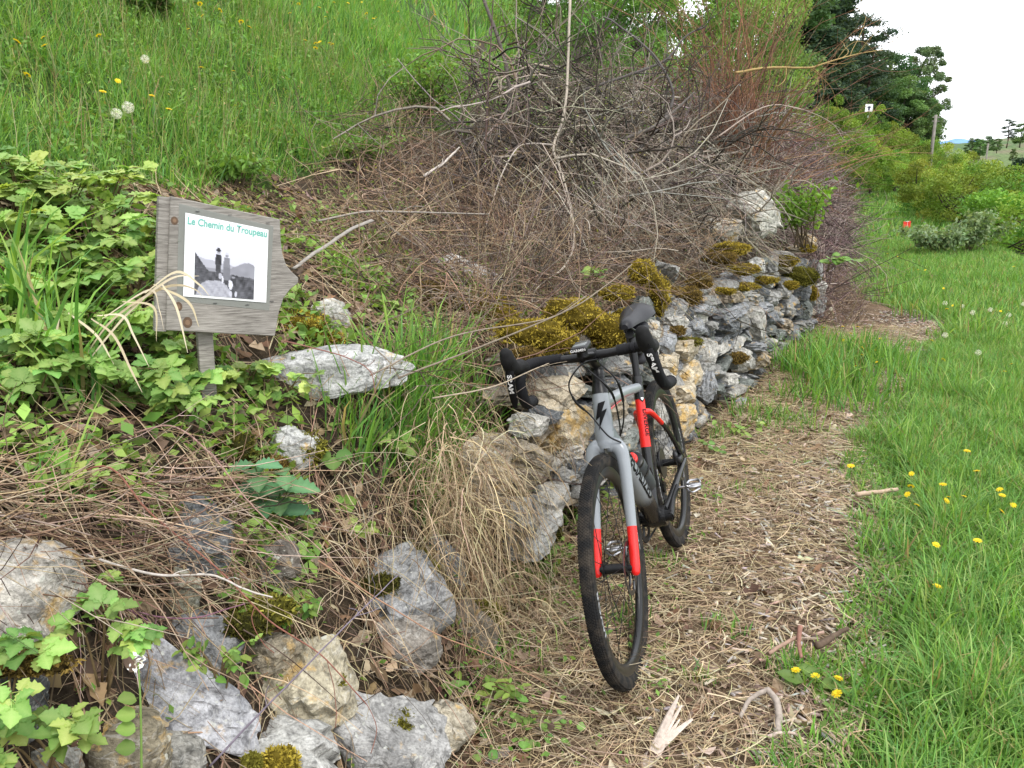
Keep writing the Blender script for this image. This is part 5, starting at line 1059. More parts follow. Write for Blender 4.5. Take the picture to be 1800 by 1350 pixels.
# straw on the rubble bank and under the brush
bm_ = lambda X, Y: (X < Xw(Y)+.05) & ~inpoly(X, Y, MEADOW)
X, Y = scatter(60000, -3.0, 1.2, 1.0, 4.6, bm_); X, Y = X[:6500], Y[:6500]
parts.append(ground_strands(X, Y, rng.uniform(.06, .26, len(X)), rng.uniform(.0009, .0020, len(X)), [(.36, .28, .17), (.28, .20, .12), (.42, .34, .22), (.20, .14, .09), (.24, .15, .10)], .03, .9, 5, .3))
# clumps of long dead grass hanging over the corner of the wall
def hanging(px, py, n, L0, rad, ds=0., dirx=(.5, -.6), pal=STRAW, up=.55):
    P, s = tp(px, py); sw = wall_hit(px, py)[1]; s = min(s, sw if px > 780 else 9)-.04; P = at(px, py, s+ds); p0 = P+rng.normal(size=(n, 3))*rad*np.array([1.5, 1.5, 1.1]); d = np.stack([dirx[0]+rng.normal(size=n)*.45, dirx[1]+rng.normal(size=n)*.45, up+rng.normal(size=n)*.25], -1)
    Pp = paths(p0, d, L0*rng.uniform(.5, 1.2, n), 8, .5, 2.4); side = unit(np.cross(unit(Pp[:, 3]-Pp[:, 0]), rng.normal(size=(n, 3)))); Pp = Pp+np.cumsum(rng.normal(size=Pp.shape)*.004, 1); return ribbons(Pp, side, rng.uniform(.0008, .0018, n)[:, None]*np.linspace(1, .4, 8), pick(pal, n, .15))
for q in [(800, 780, 90, .26, .05), (822, 770, 80, .26, .05), (838, 820, 90, .28, .045), (780, 840, 100, .26, .06), (815, 870, 100, .28, .05), (845, 890, 100, .26, .045), (740, 850, 120, .22, .08), (700, 870, 110, .22, .08), (640, 900, 80, .22, .08), (760, 930, 110, .22, .06), (820, 940, 120, .24, .05), (560, 1060, 50, .20, .05), (985, 770, 60, .16, .03), (780, 660, 60, .22, .08), (720, 690, 80, .24, .1)]:
    parts.append(hanging(*q, dirx=(.28, -.36), up=.12, pal=[(.42, .33, .20), (.33, .25, .15), (.48, .40, .26), (.24, .17, .10), (.16, .11, .07)]))
for q in [(880, 1010, 90, .2, .06), (850, 1080, 90, .22, .06), (930, 1060, 90, .2, .07)]: parts.append(hanging(*q, pal=[(.36, .28, .17), (.28, .20, .12), (.42, .34, .22)]))
V, Q, C = cat(parts); put('dry_grass', npmesh('dry_grass', V, Q, C), M_straw, kind='stuff')
# wood chips and bark scraps
def chips(X, Y, L, W, T_, pal):
    n = len(X); z = hz(X, Y)+.008+.012*rng.random(n); an = rng.uniform(0, 6.283, n); u = np.stack([np.cos(an), np.sin(an), rng.normal(size=n)*.25], -1); u = unit(u); w_ = unit(np.cross(rng.normal(size=(n, 3))*.3+[0, 0, 1], u)); h = np.cross(u, w_); c = np.stack([X, Y, z], -1); V = []
    for a, b, e in ((-1, -1, -1), (1, -.6, -1), (1, .5, -1), (-1, 1, -1), (-1, -1, 1), (1, -.6, 1), (1, .5, 1), (-1, 1, 1)): V.append(c+u*(a*L/2)[:, None]+w_*(b*W/2)[:, None]+h*(e*T_/2)[:, None])
    V = np.stack(V, 1); i = np.arange(n)[:, None, None]*8; f = np.array([[4, 5, 6, 7], [0, 1, 5, 4], [1, 2, 6, 5], [2, 3, 7, 6], [3, 0, 4, 7]])[None]; return V.reshape(-1, 3), (i+f).reshape(-1, 4), np.repeat(pick(pal, n, .18), 8, 0)
CHIP = [(.40, .315, .24), (.30, .22, .16), (.19, .135, .10), (.50, .43, .35), (.12, .085, .06), (.38, .355, .33)]
parts = []
X, Y = scatter(70000, .3, 4.6, 1.35, 9.2, pathm); dr = (X-Xw(Y)); kp = rng.random(len(X)) < np.clip(.12+.75*sst(dr, .45, 1.05), 0, 1); X, Y = X[kp][:17000], Y[kp][:17000]; n = len(X)
parts.append(chips(X, Y, rng.uniform(.012, .06, n)*np.where(rng.random(n) < .1, 1.8, 1), rng.uniform(.004, .012, n), rng.uniform(.002, .006, n), CHIP))
V, Q, C = cat(parts); put('wood_chips', npmesh('wood_chips', V, Q, C), M_wood, kind='stuff')
# fallen oak leaves: crumpled lobed leaves
def dead_leaves(X, Y, S, pal, lift=.012):
    n = len(X); c = np.stack([X, Y, hz(X, Y)+lift*rng.uniform(.3, 2.2, n)], -1); nr = unit(nrm_at(X, Y)+rng.normal(size=(n, 3))*.35); u = unit(np.cross(nr, rng.normal(size=(n, 3)))); v = np.cross(nr, u)
    t = np.linspace(-1, 1, 6); wp = np.array([.08, .42, .26, .5, .3, .04]); V = []
    cu = rng.normal(size=n)*.5; fo = rng.normal(size=n)*.5
    for ti, w_ in zip(t, wp):
        m_ = c+u*(ti*S*.5)[:, None]+nr*(cu*ti**2*S*.3)[:, None]; e = w_*S*rng.uniform(.7, 1.2, n)
        V += [m_-v*e[:, None]*.55+nr*(fo*e)[:, None]*.5, m_, m_+v*e[:, None]*.55+nr*(fo*e)[:, None]*.5]
    V = np.stack(V, 1); f = []
    for i in range(5): f += [[i*3, i*3+1, i*3+4, i*3+3], [i*3+1, i*3+2, i*3+5, i*3+4]]
    i = np.arange(n)[:, None, None]*18; return V.reshape(-1, 3), (i+np.array(f)[None]).reshape(-1, 4), np.repeat(pick(pal, n, .18), 18, 0)
DL = [(.20, .125, .07), (.15, .09, .052), (.25, .17, .10), (.32, .245, .17), (.10, .062, .04), (.13, .085, .055)]
parts = []
X, Y = scatter(24000, -3.0, 1.4, 1.0, 4.5, bm_); X, Y = X[:3000], Y[:3000]; parts.append(dead_leaves(X, Y, rng.uniform(.03, .075, len(X)), DL))
X, Y = scatter(20000, -.2, 3.5, 1.4, 7.5, pathm); kp = rng.random(len(X)) < np.clip(1-.6*(X-Xw(Y)), .1, 1); X, Y = X[kp][:900], Y[kp][:900]; parts.append(dead_leaves(X, Y, rng.uniform(.035, .08, len(X)), DL+[(.5, .42, .32)]))
X, Y = scatter(20000, 0, 4, 3.5, 9, bm_); X, Y = X[:2000], Y[:2000]; parts.append(dead_leaves(X, Y, rng.uniform(.03, .07, len(X)), DL))
V, Q, C = cat(parts); put('leaf_litter', npmesh('leaf_litter', V, Q, C), M_straw, kind='stuff')

# ================================================================== DEAD BRUSH
BR_G = [(.18, .145, .115), (.10, .08, .063), (.27, .225, .18), (.05, .041, .034), (.36, .315, .26), (.06, .05, .04), (.14, .105, .08)]; BR_B = [(.24, .155, .10), (.15, .095, .065), (.33, .23, .15), (.075, .052, .04), (.40, .30, .20)]; BR_P = [(.15, .10, .095), (.22, .155, .14), (.07, .048, .048), (.33, .26, .23)]
def twig_set(p0, d0, L, r, pal, k=6, bend=1.2, grav=.3, kink=.12, forks=2, fl=.45):
    P = paths(p0, d0, L, k, bend, grav, kink); R = r[:, None]*np.linspace(1, .35, k); n = len(p0); col = pick(pal, n, .16); out = [tubes(P, R, 3, col)]
    for f in range(forks):
        j = rng.integers(1, k-1, n); q = P[np.arange(n), j]; d = unit(unit(P[np.arange(n), j+1]-q)+rng.normal(size=(n, 3))*.7); m = rng.random(n) < .8
        P2 = paths(q[m], d[m], L[m]*fl*rng.uniform(.5, 1.2, m.sum()), 4, bend*.7, grav*.5, kink); out.append(tubes(P2, (r[m]*.55)[:, None]*np.linspace(1, .4, 4), 3, col[m]))
    return cat(out)
def on_wall_strip(n, y0, y1, d0, d1):
    Y = rng.uniform(y0, y1, n); d = rng.uniform(d0, d1, n); X = Xw(Y)-d/.86; return X, Y, d
parts = []
# the tall grey heap behind the saddle
HEAP = [tuple(tp(*q)[0][:2]) for q in [(880, 430), (840, 330), (830, 230), (860, 170), (1000, 140)]]+[(2.3, 8.8), (4.2, 8.8), (2.2, 6.0), (1.0, 4.3)]
X, Y, d = on_wall_strip(6000, 4.0, 8.8, .36, 2.4); m = inpoly(X, Y, HEAP); X, Y, d = X[m][:2000], Y[m][:2000], d[m][:2000]; print('heap', m.sum()); H = 1.12*np.sin(np.clip((d-.1)/2.4, 0, 1)*np.pi)**.6*sst(Y, 3.8, 4.8)*(1-.35*sst(Y, 7.6, 9)); p0 = np.stack([X, Y, hz(X, Y)+H*rng.random(len(X))**.75], -1)
parts.append(twig_set(p0, np.stack([rng.normal(size=len(X)), rng.normal(size=len(X))*.8-.1, rng.normal(size=len(X))*.36], -1), rng.uniform(.3, 1.0, len(X)),   .0020+.0078*rng.random(len(X))**2, BR_G, 7, 1.4, .2, .24, 3, .4))
# long thicker boughs through it
n = 150; X, Y, d = on_wall_strip(n, 4.9, 8.2, .5, 1.5); p0 = np.stack([X, Y, hz(X, Y)+rng.uniform(.1, .7, n)], -1); parts.append(twig_set(p0, np.stack([rng.normal(size=n), rng.normal(size=n)*.5, rng.normal(size=n)*.3+.05], -1), rng.uniform(.6, 1.3, n), rng.uniform(.005, .012, n), [(.10, .085, .075), (.05, .043, .038), (.07, .06, .052), (.28, .25, .22)], 8, 1.4, .1, .2, 3, .6))
# skirt of thin straight canes falling towards the wall top
n = 420; X, Y, d = on_wall_strip(n, 4.6, 8.0, .5, 1.1); p0 = np.stack([X, Y, hz(X, Y)+rng.uniform(.2, .8, n)], -1); parts.append(twig_set(p0, np.stack([rng.uniform(.1, 1.1, n), -rng.uniform(.2, 1.0, n), -rng.uniform(.3, .9, n)], -1), rng.uniform(.4, 1.0, n), rng.uniform(.0018, .0034, n), [(.38, .33, .27), (.30, .25, .20), (.45, .40, .34)], 5, .5, .2, .05, 1))
# brown low tangle between the meadow edge, the sign and the wall top
n = 2900; X = rng.uniform(-1.3, 1.9, n*5); Y = rng.uniform(2.3, 6.0, n*5); dd = (Xw(Y)-X)*.86; m = (dd > .3) & (dd < 2.3) & ~inpoly(X, Y, MEADOW) & (X > -.50-.16*(Y-2.3)); X, Y = X[m][:n], Y[m][:n]; n = len(X)
hgt = .05+.27*sst(Y, 2.8, 4.2); p0 = np.stack([X, Y, hz(X, Y)+hgt*rng.random(n)], -1); parts.append(twig_set(p0, np.stack([rng.normal(size=n), rng.normal(size=n)*.7, rng.normal(size=n)*.35], -1), rng.uniform(.2, .75, n), rng.uniform(.0012, .0034, n), BR_B+BR_B+BR_G[:3], 5, 1.3, .4, .18))
# upright thin dry stems in front of the heap
n = 260; X = rng.uniform(-.2, 1.6, n*3); Y = rng.uniform(3.2, 4.9, n*3); dd = (Xw(Y)-X)*.86; m = (dd > .35) & (dd < 1.6) & ~inpoly(X, Y, MEADOW); X, Y = X[m][:n], Y[m][:n]; n = len(X); p0 = np.stack([X, Y, hz(X, Y)], -1)
parts.append(twig_set(p0, np.stack([rng.normal(size=n)*.35, rng.normal(size=n)*.35, np.ones(n)], -1), rng.uniform(.3, .8, n), rng.uniform(.0014, .0026, n), BR_P+BR_B, 6, .6, 0., .08, 2))
# dry twigs lying on the rubble bank at the lower left
n = 480; P0 = [tp(*q)[0] for q in zip(rng.uniform(-120, 460, 160), rng.uniform(845, 1075, 160))]; P0 = np.array(P0)[rng.integers(0, 160, n)]; p0 = P0+rng.normal(size=(n, 3))*np.array([.06, .06, .0])+np.array([-.12, 0, .02])+np.stack([np.zeros(n), np.zeros(n), .06*rng.random(n)], -1)
parts.append(twig_set(p0, np.stack([np.ones(n)+rng.normal(size=n)*.3, rng.normal(size=n)*.4-.2, rng.normal(size=n)*.14-.12], -1), rng.uniform(.12, .5, n), rng.uniform(.0011, .0030, n), BR_B+[(.42, .34, .27), (.36, .27, .20)], 6, .6, .15, .07, 1))
n = 210; P0 = [tp(*q)[0] for q in zip(rng.uniform(300, 860, 160), rng.uniform(820, 1280, 160))]; P0 = np.array(P0)[rng.integers(0, 160, n)]; p0 = P0+rng.normal(size=(n, 3))*.05+np.array([0, -.02, .03])
parts.append(twig_set(p0, np.stack([rng.normal(size=n), rng.normal(size=n)*.4-.25, rng.normal(size=n)*.4], -1), rng.uniform(.15, .55, n), rng.uniform(.0009, .0020, n), BR_B+[(.42, .34, .24)], 6, 1., .6, .05, 1))
n = 140; P0 = [tp(*q)[0] for q in zip(rng.uniform(820, 1150, 160), rng.uniform(1000, 1340, 160))]; P0 = np.array(P0)[rng.integers(0, 160, n)]; p0 = P0+np.array([-.1, 0, .02])
parts.append(twig_set(p0, np.stack([np.ones(n)*.8+rng.normal(size=n)*.4, -np.ones(n)*.6+rng.normal(size=n)*.3, .08*rng.normal(size=n)], -1), rng.uniform(.15, .5, n), rng.uniform(.0010, .0020, n), [(.42, .34, .25), (.34, .26, .19), (.26, .17, .12)], 6, .4, .1, .04, 1))
V, Q, C = cat(parts); put('dead_branches', npmesh('dead_branches', V, Q, C), M_wood, kind='stuff'); print('brush quads', len(Q))
# the purple brown thicket running on along the path
parts = []
n = 4200; X, Y, d = on_wall_strip(n, 8.2, 34, -.05, 1.9); Y = 8.2+(Y-8.2)*rng.random(n)**.8; X = Xw(Y)-d/.86; H = np.clip(2.0*np.sqrt(np.clip(d+.2, 0, 3)), .3, 2.0)*(.8+.3*clump(X, Y, .6)); p0 = np.stack([X, Y, hz(X, Y)+H*rng.random(n)*.9], -1); sc_ = Y/9
parts.append(twig_set(p0, np.stack([rng.normal(size=n)*.6+.15, rng.normal(size=n)*.6-.1, np.abs(rng.normal(size=n))*.7], -1), rng.uniform(.4, 1.0, n), rng.uniform(.003, .0075, n)*sc_**.7, BR_P, 5, 1.1, .7, .1, 1))
n = 1500; X, Y, d = on_wall_strip(n, 7.9, 14, -.35, .35); p0 = np.stack([X, Y, hz(X, Y)], -1); parts.append(twig_set(p0, np.stack([rng.normal(size=n)*.8+.25, rng.normal(size=n)*.6-.2, .5+np.abs(rng.normal(size=n))*.5], -1), rng.uniform(.15, .5, n), rng.uniform(.0018, .0032, n), BR_P+BR_B, 5, .9, .8, .1, 1))
V, Q, C = cat(parts); put('bramble_thicket', npmesh('bramble_thicket', V, Q, C), M_wood, kind='stuff'); print('thicket quads', len(Q))
# tiny buds and young leaves on the twigs
n = 2600; X, Y, d = on_wall_strip(n, 3.4, 8.2, .4, 2.3); H = .12+.95*sst(Y, 3.9, 5.0)*np.sin(np.clip(d/2.6, 0, 1)*np.pi)**.6; P = np.stack([X, Y, hz(X, Y)+H*rng.random(n)**.6*1.05], -1)
V, Q, C = leaf_cards(P, .016, pick([(.26, .27, .07), (.20, .25, .05), (.30, .26, .10)], n, .15), .6); put('young_buds', npmesh('young_buds', V, Q, C), M_leafs, kind='stuff')

# ---- bare shrubs and big branches one can tell apart
def bare_shrub(name, label, base, stems, pal, mat=M_wood, catg='shrub', group=None, part='stem'):
    o = thing(name, label, catg, tuple(base), group)
    V, Q, C = stems; put(part, npmesh(part, V-np.asarray(base), Q, C), mat, o); return o
RED = [(.25, .125, .075), (.20, .10, .065), (.31, .17, .10), (.16, .085, .06)]
P, s = tp(1278, 300); b = at(1285, 262, 7.6); b[2] = float(hz(b[0], b[1]))
n = 200; p0 = b+np.stack([rng.normal(size=n)*.16, rng.normal(size=n)*.2, np.abs(rng.normal(size=n))*.5+.25], -1); st1 = twig_set(p0, np.stack([rng.normal(size=n)*.30, rng.normal(size=n)*.22, np.ones(n)], -1), rng.uniform(.6, 1.9, n), rng.uniform(.0028, .0065, n), RED, 8, .5, -.25, .07, 3, .4)
n = 9; p0 = b+np.stack([rng.normal(size=n)*.08, rng.normal(size=n)*.1, np.zeros(n)], -1); st2 = twig_set(p0, np.stack([rng.normal(size=n)*.12, rng.normal(size=n)*.1, np.ones(n)], -1), rng.uniform(.9, 1.4, n), rng.uniform(.016, .03, n), RED, 7, .3, 0, .06, 0)
n = 60; p0 = b+np.stack([rng.uniform(.1, .9, n), rng.uniform(-.3, .3, n), rng.uniform(.3, 1.0, n)], -1); st3 = twig_set(p0, np.stack([np.ones(n)+rng.normal(size=n)*.3, rng.normal(size=n)*.3, .5+rng.normal(size=n)*.3], -1), rng.uniform(.4, 1.2, n), rng.uniform(.0025, .005, n), RED+[(.28, .2, .1)], 7, .7, -.1, .08, 2, .4)
n = 70; p0 = b+np.stack([rng.normal(size=n)*.5-.35, rng.uniform(-.3, .3, n), rng.uniform(.1, .5, n)], -1); st4 = twig_set(p0, np.stack([rng.normal(size=n)*.12, rng.normal(size=n)*.12, np.ones(n)], -1), rng.uniform(.5, 1.5, n), rng.uniform(.0022, .004, n), RED+[(.28, .2, .1)], 7, .4, -.2, .05, 1, .4)
bare_shrub('bare_shrub', 'tall bare shrub of many upright reddish brown stems at the top edge', b, cat([st1, st2, st3, st4]), RED)
def branch(label, pts, r0, r1, col, name='dead_branch', forks=5, group='dead branches one can tell apart', catg='branch', fl=.25, sides=7, flat=1.):
    W = np.array([at(x, y, s) for x, y, s in pts]); c = catmull(W, 7); c = c+np.cumsum(rng.normal(size=c.shape)*max(r0, .004)*.35, 0)*.3; rr = np.linspace(r0, r1, len(c)); col = np.array(col)
    a = Acc(); V, F = tube(c, rr, sides, flat=flat); a.add(V, F, col); Lt = np.linalg.norm(W[-1]-W[0])
    for i in range(forks):
        j = rng.integers(int(len(c)*.25), len(c)-1); tdir = unit(c[min(j+1, len(c)-1)]-c[j-1]); Pp = paths(c[j][None], (tdir+rng.normal(size=3)*.6)[None], np.array([Lt*fl*rng.uniform(.5, 1.3)]), 6, 1., 0, .15)[0]
        V, F = tube(Pp, np.linspace(rr[j]*.55, r1*.4+.0004, 6), 5, 2); a.add(V, F, col*rng.uniform(.8, 1.1))
    base = c[0]; me = a.mesh('bough', xf=lambda V: V-base); o = thing(name, label, catg, tuple(base), group); put('bough', me, M_wood, o); return o
branch('dark bent sapling with no leaves rising past the top edge left of the heap', [(858, 262, 5.5), (884, 225, 5.5), (893, 170, 5.5), (878, 90, 5.5), (845, 0, 5.5), (830, -40, 5.5)], .017, .010, (.10, .085, .075))
branch('short dark forked stem standing left beside the dark bent sapling', [(862, 262, 5.45), (850, 235, 5.45), (835, 215, 5.45)], .014, .007, (.11, .095, .085), forks=1)
branch('thin dark straight stem in front of the dark bent sapling', [(852, 310, 4.9), (857, 200, 4.9), (865, 60, 4.9), (870, -20, 4.9)], .006, .003, (.09, .06, .055), forks=2)
branch('pale grey vine twisting down the front of the dark heap', [(1003, -10, 5.0), (995, 180, 4.9), (975, 255, 4.8), (985, 290, 4.75), (1003, 350, 4.65), (1012, 400, 4.5), (1008, 440, 4.3), (985, 475, 4.1), (955, 478, 4.0)], .0085, .005, (.36, .31, .255), forks=4)
branch('arching pale grey branch at the left of the heap', [(980, 255, 4.85), (930, 253, 4.9), (905, 265, 4.8), (880, 310, 4.7), (862, 365, 4.6), (852, 400, 4.5)], .006, .003, (.38, .33, .29), forks=2)
branch('long black bough rising to the right across the heap', [(1085, 300, 5.7), (1140, 245, 5.8), (1180, 190, 5.9), (1182, 150, 5.9), (1150, 95, 5.9), (1090, 45, 5.9), (1065, 30, 5.9)], .013, .006, (.10, .09, .085), forks=7)
branch('black bough arching over the top of the heap', [(1020, 160, 5.8), (1110, 130, 5.9), (1170, 105, 6.0), (1205, 65, 6.0), (1240, 48, 6.0)], .011, .005, (.09, .08, .075), forks=6)
branch('thick dark broken stick pointing down left in the heap', [(1205, 290, 5.2), (1180, 315, 5.15), (1155, 335, 5.1)], .014, .010, (.10, .085, .07), forks=0)
branch('dark branch slanting up through the middle of the heap', [(1095, 245, 5.5), (1150, 220, 5.55), (1195, 185, 5.6), (1222, 160, 5.6)], .012, .005, (.12, .105, .095), forks=4)
branch('long yellowish brown bare branch reaching right across the sky side', [(1290, 128, 7.0), (1350, 118, 7.1), (1420, 118, 7.2), (1450, 108, 7.2), (1500, 94, 7.3), (1550, 85, 7.3)], .012, .003, (.34, .24, .10), forks=12, fl=.35)
branch('pale sagging branch with twigs lower on the right of the heap', [(1255, 245, 6.4), (1340, 190, 6.5), (1400, 190, 6.6), (1460, 215, 6.7), (1485, 250, 6.7)], .006, .002, (.33, .26, .22), forks=5)
branch('thin long bare twigs leaning right over the path beyond the wall end', [(1475, 600, 7.2), (1500, 540, 7.2), (1530, 470, 7.3), (1565, 400, 7.3)], .004, .0015, (.16, .12, .07), forks=4, fl=.5)
branch('single thin bare twig reaching low over the path', [(1470, 515, 7.4), (1520, 505, 7.4), (1570, 485, 7.4), (1605, 468, 7.5)], .003, .0012, (.16, .12, .07), forks=1)
branch('weathered grey split board stuck in the brush right of the sign', [(516, 472, 2.70), (545, 449, 2.78), (570, 433, 2.85), (612, 408, 2.95), (655, 388, 3.05)], .010, .014, (.25, .23, .205), 'weathered_stake', 0, None, 'stake', .25, 4, .45)
branch('grey dead branch lying across the brush right of the sign top', [(560, 388, 3.2), (640, 372, 3.3), (720, 372, 3.4), (860, 376, 3.6)], .004, .003, (.26, .23, .20), forks=3)
branch('pale curved dead stick at the meadow edge below the leafy shrub', [(745, 310, 4.0), (775, 290, 4.05), (797, 268, 4.1), (808, 258, 4.1)], .007, .004, (.45, .40, .36), forks=1)
branch('long bent grey cane crossing in front of the mossy wall top', [(700, 665, 2.5), (860, 605, 2.65), (1000, 545, 2.8), (1060, 505, 2.95), (1110, 465, 3.1)], .0033, .0018, (.20, .165, .125), forks=3)
branch('second bent grey cane just below the long one over the moss', [(650, 660, 2.45), (800, 590, 2.6), (960, 560, 2.75), (1030, 520, 2.85)], .0028, .0016, (.22, .18, .14), forks=2)
branch('grey branch curving low towards the handlebar from the left', [(760, 700, 2.35), (870, 680, 2.4), (940, 650, 2.5), (990, 632, 2.6)], .0024, .0012, (.34, .28, .21), forks=2)
for lab, pts, r, col in (('red bramble cane arching down across the lower left bank', [(60, 880, 1.75), (180, 820, 1.72), (260, 900, 1.68), (380, 1000, 1.62), (470, 1090, 1.60), (560, 1150, 1.58), (640, 1240, 1.58)], .0024, (.20, .085, .06)),
                         ('purple bramble cane slanting up over the cream rock', [(370, 1345, 1.48), (470, 1240, 1.5), (560, 1150, 1.53), (650, 1060, 1.6), (700, 1010, 1.66)], .0020, (.17, .145, .18)),
                         ('purplish cane running through the twigs to the grey rock', [(70, 965, 1.65), (150, 1030, 1.6), (230, 1070, 1.58), (330, 1085, 1.58), (430, 1060, 1.6)], .0022, (.18, .09, .12)),
                         ('pale grey forked twig lying over the leaf litter', [(150, 975, 1.62), (270, 1010, 1.6), (370, 1010, 1.6), (430, 1035, 1.58), (480, 1050, 1.58)], .0030, (.46, .42, .38)),
                         ('brown arching cane above the nettle on the bank', [(210, 770, 1.95), (300, 750, 1.92), (370, 800, 1.9), (430, 880, 1.85), (500, 950, 1.8)], .0026, (.27, .17, .14)),
                         ('thin red cane crossing the low right part of the bank', [(560, 985, 1.75), (660, 1050, 1.72), (760, 1110, 1.7), (860, 1150, 1.72), (960, 1200, 1.75)], .0017, (.28, .16, .10)),
                         ('dark red bramble cane lying on the long white stone', [(500, 600, 2.15), (600, 625, 2.12), (650, 650, 2.1), (660, 690, 2.08)], .0018, (.22, .10, .08))):
    branch(lab, pts, r, r*.5, col, 'bramble_cane', 4, 'bramble canes on the bank', 'cane', .12)
# sticks lying on the path
branch('grey forked dead stick lying on the path near the bottom edge', [(1302, 1262, 2.26), (1316, 1234, 2.30), (1332, 1222, 2.31), (1350, 1214, 2.31), (1352, 1214, 2.31), (1366, 1232, 2.28), (1371, 1260, 2.24), (1368, 1300, 2.19), (1373, 1360, 2.12)], .0055, .012, (.30, .255, .22), 'fallen_stick', 0, 'sticks lying on the path', 'stick')
branch('small pinkish curved piece of wood across the grey stick', [(1350, 1296, 2.17), (1375, 1288, 2.18), (1400, 1290, 2.18), (1415, 1300, 2.17)], .006, .003, (.46, .36, .32), 'fallen_stick', 0, 'sticks lying on the path', 'stick')
branch('reddish brown stick standing out of the wood chips', [(1407, 1100, 2.47), (1406, 1130, 2.44), (1410, 1155, 2.42)], .008, .005, (.25, .13, .10), 'fallen_stick', 0, 'sticks lying on the path', 'stick')
branch('thin brown stick pointing at the reddish stick', [(1352, 1148, 2.43), (1380, 1133, 2.45), (1402, 1122, 2.46)], .006, .006, (.30, .20, .15), 'fallen_stick', 0, 'sticks lying on the path', 'stick')
branch('short dark log edge half buried at the grass edge', [(1435, 1135, 2.43), (1465, 1122, 2.45), (1490, 1110, 2.46)], .012, .006, (.10, .07, .05), 'fallen_stick', 0, 'sticks lying on the path', 'stick')
branch('pale stick in the grass edge beside the dandelions', [(1505, 870, 3.78), (1535, 866, 3.8), (1580, 862, 3.82)], .012, .009, (.40, .30, .22), 'fallen_stick', 1, 'sticks lying on the path', 'stick')
# splintered piece of pale wood
P0 = at(1135, 1352, 2.13); P0[2] = max(P0[2], .02); o = thing('broken_branch', 'pale splintered broken branch with spiky torn end at the bottom edge', 'branch', tuple(P0)); a = Acc()
def sp(pts, r, flat=.6):
    W = np.array([at(x, y, s) for x, y, s in pts]); V, F = tube(W, r, 6, 2, flat=flat); a.add(V-P0, F, np.array((.50, .42, .36))*rng.uniform(.85, 1.1))
sp([(1125, 1365, 2.11), (1148, 1325, 2.15), (1175, 1285, 2.19)], [.020, .021, .012]); sp([(1150, 1315, 2.16), (1175, 1260, 2.21), (1193, 1222, 2.25)], [.013, .010, .003]); sp([(1155, 1312, 2.16), (1180, 1270, 2.21), (1198, 1240, 2.24)], [.010, .007, .003]); sp([(1155, 1318, 2.16), (1190, 1285, 2.19), (1217, 1264, 2.21)], [.013, .010, .004]); sp([(1160, 1310, 2.17), (1178, 1288, 2.19), (1195, 1264, 2.22)], [.008, .007, .002])
put('split_wood', a.mesh('split_wood', True, 30), M_wood, o)

# ================================================================== LEAFY PLANTS (each leaf its own part)
def leaflet(L, Wd, ns, serr, fold, c0, c1, droop=.12, org=(0, 0, 0), ang=0., lobes=0., base=.0, pleat=.016):
    """one toothed blade along +x, folded along its midrib"""
    t = np.linspace(0, 1, ns+1); w_ = Wd*np.sin(np.pi*np.clip(t, .02, 1)**.78)**.85*(1+lobes*np.cos(t*np.pi*3.2)); w_[1:-1] *= 1+serr*np.where(np.arange(1, ns) % 2, 1, -1); w_[-1] = 0; w_[0] = Wd*.12+base
    V = []; C = []
    for ti, wi in zip(t, w_):
        z = -droop*L*ti**2; pl_ = pleat*L*(1 if len(V)//3 % 2 else -1)*(0 < ti < 1); V += [(ti*L, 0, z), (ti*L+.03*L*(ti < .9), wi, z+fold*wi+pl_), (ti*L+.03*L*(ti < .9), -wi, z+fold*wi+pl_)]; C += [c1, c0, c0]
    F = []
    for i in range(ns): a = i*3; b = a+3; F += [[a, b, b+1, a+1], [a, a+2, b+2, b]]
    V = np.array(V); ca, sa = math.cos(ang), math.sin(ang); V = np.stack([V[:, 0]*ca-V[:, 1]*sa, V[:, 0]*sa+V[:, 1]*ca, V[:, 2]], -1)+np.asarray(org, float); return V, F, np.array(C)
def leaf_mesh(kind, col, vein):
    a = Acc()
    if kind == 'bramble':          # three toothed leaflets
        for ang, L, org in ((0, 1.0, (.28, 0, 0)), (1.15, .74, (.24, .03, .0)), (-1.15, .74, (.24, -.03, .0))):
            V, F, C = leaflet(L*.72, L*.27, 9, .17, .20, col, vein, .24, org, ang, .08); a.add(V, F, C)
        V, F = tube([(0, 0, .02), (.28, 0, 0)], .014, 4); a.add(V, F, vein)
    elif kind == 'lobed':          # raspberry or currant like, broad and lobed
        for ang, L in ((0, 1.0), (.85, .78), (-.85, .78)): V, F, C = leaflet(L*.74, L*.31, 8, .20, .16, col, vein, .20, (.18, 0, .004*abs(ang)), ang, .0, .03); a.add(V, F, C)
        V, F = tube([(0, 0, .02), (.2, 0, 0)], .014, 4); a.add(V, F, vein)
    elif kind == 'nettle': V, F, C = leaflet(1.0, .30, 12, .17, .25, col, vein, .22); a.add(V, F, C)
    elif kind == 'round':
        V, F, C = leaflet(.85, .45, 6, .04, .12, col, vein, .12, (.12, 0, 0), 0, 0, .15); a.add(V, F, C); V, F = tube([(0, 0, .01), (.14, 0, 0)], .018, 4); a.add(V, F, vein)
    elif kind == 'small': V, F, C = leaflet(1.0, .26, 4, .06, .25, col, vein, .15); a.add(V, F, C)
    return a.mesh('leaf', True, 70)
